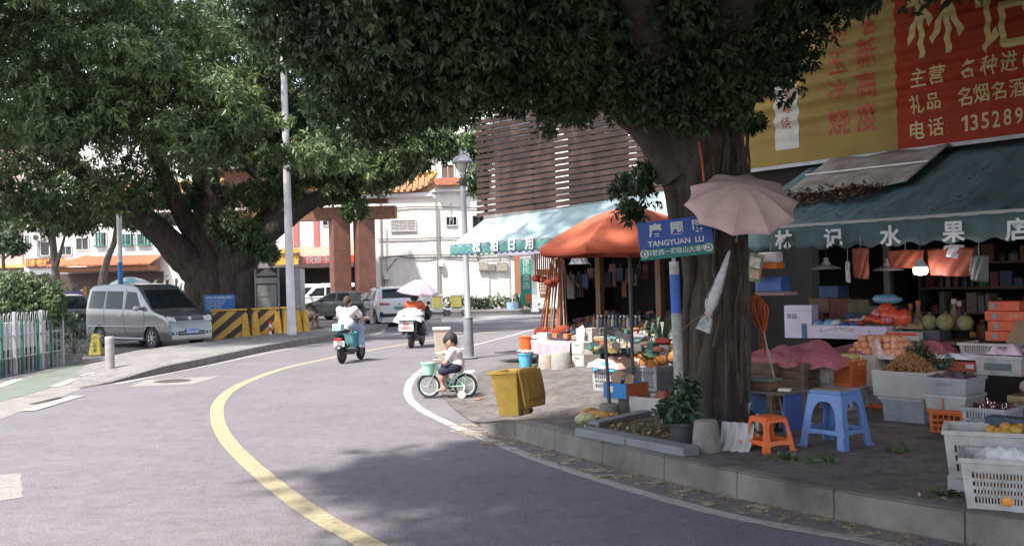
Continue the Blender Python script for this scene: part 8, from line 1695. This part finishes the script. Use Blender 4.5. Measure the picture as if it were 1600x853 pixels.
    if legs_m:
        lc = [(pel+V3(0, .06*w, 0), pel-V3(0, .06*w, 0), .127*w*s, .127*w*s)]
        for sg in ('l', 'r'):
            hp, kn, an = g('hip_'+sg), g('kn_'+sg), g('an_'+sg)
            if leg_len <= 1: lc.append((hp, hp.lerp(kn, leg_len), .098*s*w, .088*s*w))
            else: lc += [(hp, kn, .098*s*w, .08*s*w), (kn, kn.lerp(an, leg_len-1), .08*s*w, .085*s)]
        skin('trousers' if leg_len > 1 else 'shorts', lc, legs_m, t, .014, .0135*max(.75, s))
    if shoe:
        for sg in ('l', 'r'): an, toe = g('an_'+sg), g('toe_'+sg); skin('shoe', [(an-V3(.03, 0, .035), toe, .046*s, .036*s)], shoe, t, .01, .013)
    return t
# ------------------------------------------------ the boy and his bicycle
MINT = M('mint_paint', (.35, .62, .46), rough=.35, var=.06, coat=.3); SILVM = M('bright_metal', (.5, .5, .5), rough=.3, metal=.7)
bf = GZ(671, 15.05, .006); br_ = GZ(728, 14.95, .012); bc = (bf+br_)/2; bd = (bf-br_); rzB = math.atan2(bd.y, bd.x); wb = bd.length/2
bc = bc; t = thing('bicycle', 'small mint green bicycle with a basket and training wheels at the pavement corner', 'bicycle', bc, rzB)
RW = .187
def bwheel(x):
    w = MB().torus((x, 0, RW), RW-.022, .022, (0, 1, 0), 40, 8).build('wheel', TYRE, t, smooth=60); MB().torus((x, 0, RW), RW-.048, .011, (0, 1, 0), 36, 6).build('rim', M('mint_rim', (.42, .58, .5), rough=.4), w, smooth=60)
    m_ = MB()
    for i in range(18): a = i*math.pi/9; m_.tube([(x, .018*(-1)**i, RW), (x+(RW-.05)*math.cos(a), 0, RW+(RW-.05)*math.sin(a))], .0022, 4)
    m_.lathe([(0, -.03), (.018, -.03), (.018, .03), (0, .03)], 12, (x, 0, RW), (0, 1, 0)); m_.build('spokes', SILVM, w)
bwheel(wb); bwheel(-wb)
hx = wb-.10; H0, H1 = V3(hx, 0, .40), V3(hx-.025, 0, .50); BB = V3(-.02, 0, .175); ST = V3(-.13, 0, .36); RA = V3(-wb, 0, RW)
m_ = MB(); m_.tube(catmull([H0+V3(-.01, 0, .02), V3(.08, 0, .27), BB+V3(.06, 0, .02), BB], 5), .018, 10); m_.tube(catmull([H1+V3(-.01, 0, -.02), V3(.06, 0, .33), V3(-.06, 0, .24)], 5), .014, 10); m_.tube([BB, ST], .017, 10)
for y in (-.035, .035): m_.tube([BB+V3(0, y*.6, 0), RA+V3(0, y*1.6, 0)], .009, 8); m_.tube([ST+V3(0, y*.3, -.03), RA+V3(0, y*1.6, 0)], .008, 8)
m_.tube([H0, H1], .021, 12); m_.build('frame', MINT, t, smooth=50)
m_ = MB()
for y in (-.045, .045): m_.tube([H0+V3(.005, y, -.03), V3(wb, y, RW)], .009, 8)
m_.tube([H0+V3(.005, -.045, -.03), H0+V3(.005, .045, -.03)], .012, 8); m_.build('fork', SILVM, t, smooth=50)
hb0 = H1+V3(-.015, 0, .12); MB().tube([H1, hb0], .013, 8).build('stem', SILVM, t); m_ = MB(); m_.tube(catmull([hb0+V3(-.13, .21, .075), hb0+V3(-.03, .19, .085), hb0+V3(.03, .1, .05), hb0, hb0+V3(.03, -.1, .05), hb0+V3(-.03, -.19, .085), hb0+V3(-.13, -.21, .075)], 5), .011, 8); h_ = m_.build('handlebar', SILVM, t, smooth=60)
for y in (-1, 1): MB().tube([hb0+V3(-.05, y*.195, .084), hb0+V3(-.135, y*.211, .074)], .017, 10).build('grip', M('white_grip', (.55, .52, .5)), h_, smooth=50); MB().tube([hb0+V3(.0, y*.17, .08), hb0+V3(-.08, y*.2, .05)], .005, 6).build('brake_lever', SILVM, h_)
bk = V3(hx+.105, 0, .36); m_ = MB(); 
m_.lathe([(.082, 0), (.085, .02), (.112, .17), (.125, .175), (.125, .19), (.108, .19), (.08, .01), (0, .01)], 26, bk); m_.build('basket', M('mint_plastic', (.36, .66, .50), rough=.45, var=.08), t, smooth=40)
for x, a0, a1, nm in ((wb, .1, 2.5, 'front_mudguard'), (-wb, .2, 2.9, 'rear_mudguard')): m_ = MB(); m_.grid(lambda u, v: V3(x+(RW+.014)*math.cos(a0+(a1-a0)*u), (v-.5)*.06, RW+(RW+.014)*math.sin(a0+(a1-a0)*u)+.008*math.cos((v-.5)*3)), 18, 4); m_.build(nm, M('pale_guard', (.5, .53, .5), rough=.35), t, smooth=60, solid=.003)
MB().tube([ST, ST+V3(-.015, 0, .06)], .012, 8).build('seat_post', SILVM, t); m_ = MB(); m_.sph(ST+V3(-.03, 0, .085), (.11, .07, .028), 16, 8); m_.build('saddle', M('beige_saddle', (.42, .36, .32)), t, smooth=60)
m_ = MB()
for y in (-.05, .05): m_.tube([(-.18, y, .40), (-wb-.13, y, .405), (-wb-.15, y, .45)], .006, 6); m_.tube([(-wb-.02, y, .40), (-wb, y*1.1, RW)], .005, 6)
for x in (-.22, -.3, -.38, -.41): m_.tube([(x, -.05, .404), (x, .05, .404)], .005, 6)
m_.build('rack', SILVM, t); MB().lathe([(0, -.006), (.052, -.006), (.052, .006), (0, .006)], 20, BB+V3(0, -.05, 0), (0, 1, 0)).build('chainring', IRON, t); MB().prism([BB+V3(.05, -.06, -.04), BB+V3(.05, -.06, .05), RA+V3(.0, -.06, .05), RA+V3(0, -.06, -.03)], (0, .01, 0)).build('chain_guard', MINT, t)
for y, dz in ((-1, -.085), (1, .085)): p = BB+V3(.03*y, y*.075, dz); MB().tube([BB+V3(0, y*.06, 0), p], .008, 6).build('crank', SILVM, t); MB().box(p+V3(0, y*.035, 0), (.08, .06, .018)).build('pedal', IRON, t)
for y in (-1, 1): tw = MB().lathe([(0, -.014), (.05, -.016), (.062, -.01), (.062, .01), (.05, .016), (0, .014)], 22, (-wb+.03, y*.15, .062), (0, 1, 0)).build('training_wheel', M('white_wheel', (.58, .58, .57), rough=.4), t, smooth=40); MB().bar((-wb, y*.05, RW), (-wb+.03, y*.125, .065), .022, .006).build('bracket', WPAINT, tw)
J = dict(pelvis=(-.17, 0, .49), chest=(-.145, 0, .655), neck=(-.115, 0, .765), head=(-.07, 0, .868), hip_l=(-.15, .07, .475), hip_r=(-.15, -.07, .475), kn_l=(.07, .085, .475), kn_r=(.085, -.085, .40), an_l=(.0, .08, .27), an_r=(.045, -.09, .165), toe_l=(.10, .085, .235), toe_r=(.135, -.095, .12),
    sh_l=(-.12, -.0+.125, .735), sh_r=(-.12, -.125, .735), el_l=(.0, .15, .66), el_r=(-.02, -.15, .555), wr_l=(.075, .17, .68), wr_r=(.10, -.10, .575))
BSH = M('white_lilac_shirt', (.6, .57, .63), rough=.85, var=.12, scale=7, c2=(.58, .46, .48)); NAVY = M('navy_shorts', (.015, .017, .035), rough=.85)
# facing -x with the camera on his left: local y left is towards the camera
for a in [k for k in J if k.endswith('_l')]:
    b_ = a[:-1]+'r'; J[a], J[b_] = (J[b_][0], -J[b_][1], J[b_][2]), (J[a][0], -J[a][1], J[a][2])
person('person', 'barefoot boy in a pale shirt and dark shorts sitting on the mint green bicycle', bc, rzB, J, .74, SKIN, HAIR, 'short', True, BSH, NAVY, .92, None, .62, V3(.72, 0, -.6), 1.0, hscale=1.02)
o = MB().box((.135, .09, .60), (.11, .07, .012)).build('phone', WPAINT, None, bc, rzB, bevel=.004); tag(o, 'white slab held in the hand of the boy on the bicycle', 'phone')
p = G(748, 624, .02); SD = M('sandal_tan', (.4, .16, .07), rough=.7)
t = thing('sandal', 'single small tan sandal lying behind the bicycle', 'sandal', p, .3); MB().sph((0, 0, .008), (.075, .03, .01), 14, 6).build('sole', SD, t, smooth=60); MB().torus((.02, 0, .012), .03, .008, (1, .2, 0), 14, 6, 0, math.pi).build('strap', M('sandal_red', (.35, .08, .04)), t)
# ------------------------------------------------ scooters
def scooter(name, label, loc, rz, mt, seat_m):
    t = thing(name, label, 'scooter', loc, rz); r = .215
    for x in (-.52, .56): w = MB().torus((x, 0, r), r-.05, .05, (0, 1, 0), 30, 9).build('wheel', TYRE, t, smooth=60); MB().lathe([(0, -.035), (.12, -.03), (.12, .03), (0, .035)], 18, (x, 0, r), (0, 1, 0)).build('rim', IRON, w, smooth=40)
    m_ = MB(); m_.box((-.1, 0, .27), (.62, .2, .06)); m_.bar((-.4, 0, .3), (-.55, 0, .62), .14, .1); m_.build('frame', BLKP, t, bevel=.015)
    m_ = MB(); m_.grid(lambda u, v: V3(-.62+.62*u, (.13+.03*math.sin(math.pi*u))*math.cos(math.pi*v), .42+.27*math.sin(math.pi*v)**.7+.04*(1-u)), 10, 12); m_.build('rear_body', mt, t, smooth=60); m_ = MB(); m_.sph((-.24, 0, .74), (.34, .14, .06), 16, 8); m_.build('saddle', seat_m, t, smooth=60)
    m_ = MB(); m_.grid(lambda u, v: V3(.30+.1*u+.03*math.cos((v-.5)*3), (v-.5)*.34*(1-.2*u), .3+.5*(1-u)), 8, 8); m_.build('leg_shield', mt, t, smooth=60, solid=.02)
    MB().tube([(.56, 0, r), (.44, 0, .62), (.38, 0, .98)], .025, 10).build('steering_column', BLKP, t, smooth=50); m_ = MB(); m_.tube(catmull([(.3, .34, 1.0), (.36, .2, 1.02), (.38, 0, .98), (.36, -.2, 1.02), (.3, -.34, 1.0)], 4), .015, 8); h_ = m_.build('handlebar', BLKP, t, smooth=50)
    for y in (-1, 1): MB().tube([(.37, y*.2, 1.02), (.34, y*.27, 1.2)], .006, 5).sph((.34, y*.29, 1.22), (.015, .06, .045), 10, 6).build('mirror', BLKP, h_, smooth=50)
    MB().grid(lambda u, v: V3(-.52+(r+.04)*math.cos(.5+2.2*u), (v-.5)*.13, r+(r+.04)*math.sin(.5+2.2*u)), 12, 3).build('mudguard', GREY, t, smooth=60, solid=.01); m_ = MB(); m_.box((-.72, 0, .56), (.03, .18, .07)); m_.build('tail_light', REDL, t, bevel=.01)
    m_ = MB(); m_.tube([(-.58, -.1, .24), (-.1, -.12, .22)], .035, 8); m_.build('motor_cover', IRON, t)
    for y in (-.24, .24): MB().tube([(-.2, y*.3, .24), (-.22, y, .26)], .012, 6).build('footrest', IRON, t)
    MB().tube([(-.15, .1, .25), (-.2, .2, .01)], .012, 6).build('kickstand', IRON, t)
    return t
TEALP = M('teal_scooter_paint', (.10, .42, .45), rough=.35, coat=.3); p1 = GZ(549, 22.6, 0); r1 = R(76)
t = scooter('scooter', 'teal electric scooter ridden away from the camera by the rider in white', p1, r1, TEALP, BLKP)
MB().box((-.66, 0, .46), (.02, .26, .13)).build('number_plate', WPAINT, t, bevel=.005); m_ = MB(); m_.box((-.62, .03, .83), (.2, .22, .16)); m_.build('top_box', M('pale_teal', (.3, .58, .6), rough=.4), t, bevel=.02); MB().box((.1, 0, .5), (.5, .05, .34)).build('side_panel', TEALP, t, bevel=.02)
JR = dict(pelvis=(-.24, 0, .86), chest=(-.21, 0, 1.1), neck=(-.17, 0, 1.27), head=(-.14, 0, 1.40), hip_l=(-.2, .1, .84), hip_r=(-.2, -.1, .84), kn_l=(.2, .17, .76), kn_r=(.2, -.17, .76), an_l=(.06, .23, .40), an_r=(.06, -.23, .40), toe_l=(.22, .25, .35), toe_r=(.22, -.25, .35),
    sh_l=(-.18, .19, 1.22), sh_r=(-.18, -.19, 1.22), el_l=(-.0, .28, 1.0), el_r=(-.0, -.30, 1.0), wr_l=(.24, .30, 1.0), wr_r=(.24, -.32, 1.0))
WSH = M('white_pink_shirt', (.66, .58, .60), rough=.85, var=.08, scale=5); JEAN = M('pale_denim', (.26, .36, .47), rough=.85, var=.15, scale=6)
person('person', 'rider with a hair bun, white shirt and pale jeans on the teal scooter', p1, r1, JR, 1.0, SKIN, HAIRB, 'bun', True, WSH, JEAN, 1.9, WPAINT, .6, V3(1, 0, -.05), 1.08, hem=.38)
p2 = GZ(651, 27.2, 0); r2 = R(80); MAR = M('maroon_scooter_paint', (.05, .03, .03), rough=.4)
t = scooter('scooter', 'dark loaded scooter ridden away under the pink umbrella', p2, r2, MAR, BLKP)
MB().box((-.66, 0, .78), (.4, .5, .03)).build('carrier', IRON, t); MB().box((-.6, 0, .6), (.3, .44, .34)).build('rear_box', BLKP, t, bevel=.02); pl_ = MB().box((-.80, .06, .62), (.02, .42, .27)).build('number_plate', M('plate_pale', (.6, .5, .46)), t); text('粤B\n58R03', .11, M('plate_red', (.45, .07, .06)), pl_, (-.812, .06, .62), rot=(R(90), 0, R(-90)), depth=.001, bold=.003)
for y in (-.3, .26): m_ = MB(); m_.sph((-.35, y, .55), (.24, .09, .2), 12, 8); m_.build('pannier', [BLKP, M('grey_pannier', (.3, .29, .27))][y > 0], t, smooth=60)
SACK = M('white_sack', (.66, .65, .63), rough=.8, var=.1, scale=6, bump=.3)
Mt = Matrix.Translation(p2) @ Matrix.Rotation(r2, 4, 'Z')
cs_ = heap('sack', 'upper white sack tied on the back of the loaded scooter', 'sack', Mt @ V3(-.58, .0, .93), .66, .42, .17, SACK, 71, r2+R(90), rough_=.4, nu=22, skirt=.03); heap('sack', 'lower white sack hanging over the carrier of the loaded scooter', 'sack', Mt @ V3(-.6, .03, .8), .78, .46, .15, SACK, 72, r2+R(90), rough_=.4, nu=22, skirt=.09)
J2 = dict(JR); J2.update(wr_l=(.24, .3, 1.0), head=(-.13, 0, 1.39))
ORS = M('orange_red_shirt', (.5, .09, .04), rough=.8, var=.1, scale=5)
person('person', 'rider in an orange red shirt and black shorts under the pink umbrella', p2, r2, J2, 1.02, SKIN_D, HAIR, 'helmet', True, ORS, NAVY, .95, BLKP, .6, V3(1, 0, 0), 1.1, hem=.15)
cushion('satchel', 'black satchel slung at the right side of the rider in red', 'bag', Mt @ V3(-.05, -.36, .74), (.12, .34, .4), BLKP, r2)
u = parasol('umbrella', 'pale pink umbrella clamped to the loaded scooter over its rider', 'umbrella', Mt @ V3(.05, 0, 1.02), 8, .6, .5, .88, M('pale_lilac_cloth', (.40, .29, .37), rough=.7, var=.06), STEEL, 0, .2, .06, tip=.09, polr=.012, scal=.06)
u.rotation_euler = (R(7), R(6), .2)
# ------------------------------------------------ the man sitting by the barriers
pm = GZ(478, 36.5, .12); JM = dict(pelvis=(-.05, 0, .36), chest=(.06, 0, .60), neck=(.13, 0, .77), head=(.21, 0, .88), hip_l=(-.02, .1, .36), hip_r=(-.02, -.1, .36), kn_l=(.40, .14, .50), kn_r=(.38, -.16, .48), an_l=(.44, .14, .09), an_r=(.30, -.15, .09), toe_l=(.60, .16, .04), toe_r=(.46, -.17, .04),
    sh_l=(.08, .18, .71), sh_r=(.08, -.18, .71), el_l=(.26, .19, .52), el_r=(.25, -.2, .50), wr_l=(.46, .06, .58), wr_r=(.46, -.06, .57))
person('person', 'man in a tan shirt and dark shorts sitting hunched beside the striped barrier', pm, R(-8), JM, 1.0, SKIN_D, HAIR, 'short', True, M('tan_shirt', (.4, .35, .29), rough=.85), M('dark_shorts', (.04, .04, .045), rough=.85), .9, BLKP, .6, V3(.85, 0, -.5), 1.0)
t = thing('low_stool', 'very low wooden stool under the man by the striped barrier', 'stool', pm, 0); MB().box((-.05, 0, .22), (.28, .3, .03)).build('seat', BROWNW, t)
for x in (-.15, .05):
    for y in (-.11, .11): MB().box((x, y, .1025), (.03, .03, .205)).build('leg', BROWNW, t)
MB().box((.56, 0, .60), (.1, .06, .012)).build('phone', BLKP, None, pm, R(-8)); tag(col.objects[-1], 'dark phone held by the man sitting at the barriers', 'phone')
# ------------------------------------------------ dry leaves and scraps on road, gutter and pavement
def near_kerb(g):
    b_ = KC[g.randrange(12, 82)]; n = (CEN-b_).normalized(); d = -abs(g.gauss(.1, .16)) if g.random() < .72 else g.uniform(.1, 2.4); q = b_+n*d; q.z = .012 if d < 0 else pave_z(q)+.012; return q
litter('fallen_leaves', 'dry leaves and scraps scattered along the kerb and over the pavement', 400, near_kerb, .05, [DRY[0], DRY[1], DRY[2], DRY[3], DRY[1], DRY[2]], 91, flat=.35)
litter('fallen_leaves', 'few pale leaves and bits lying out on the road', 46, lambda g: Vector((g.uniform(-6, 2), g.uniform(6, 22), .008)), .045, [DRY[2], DRY[1]], 92)
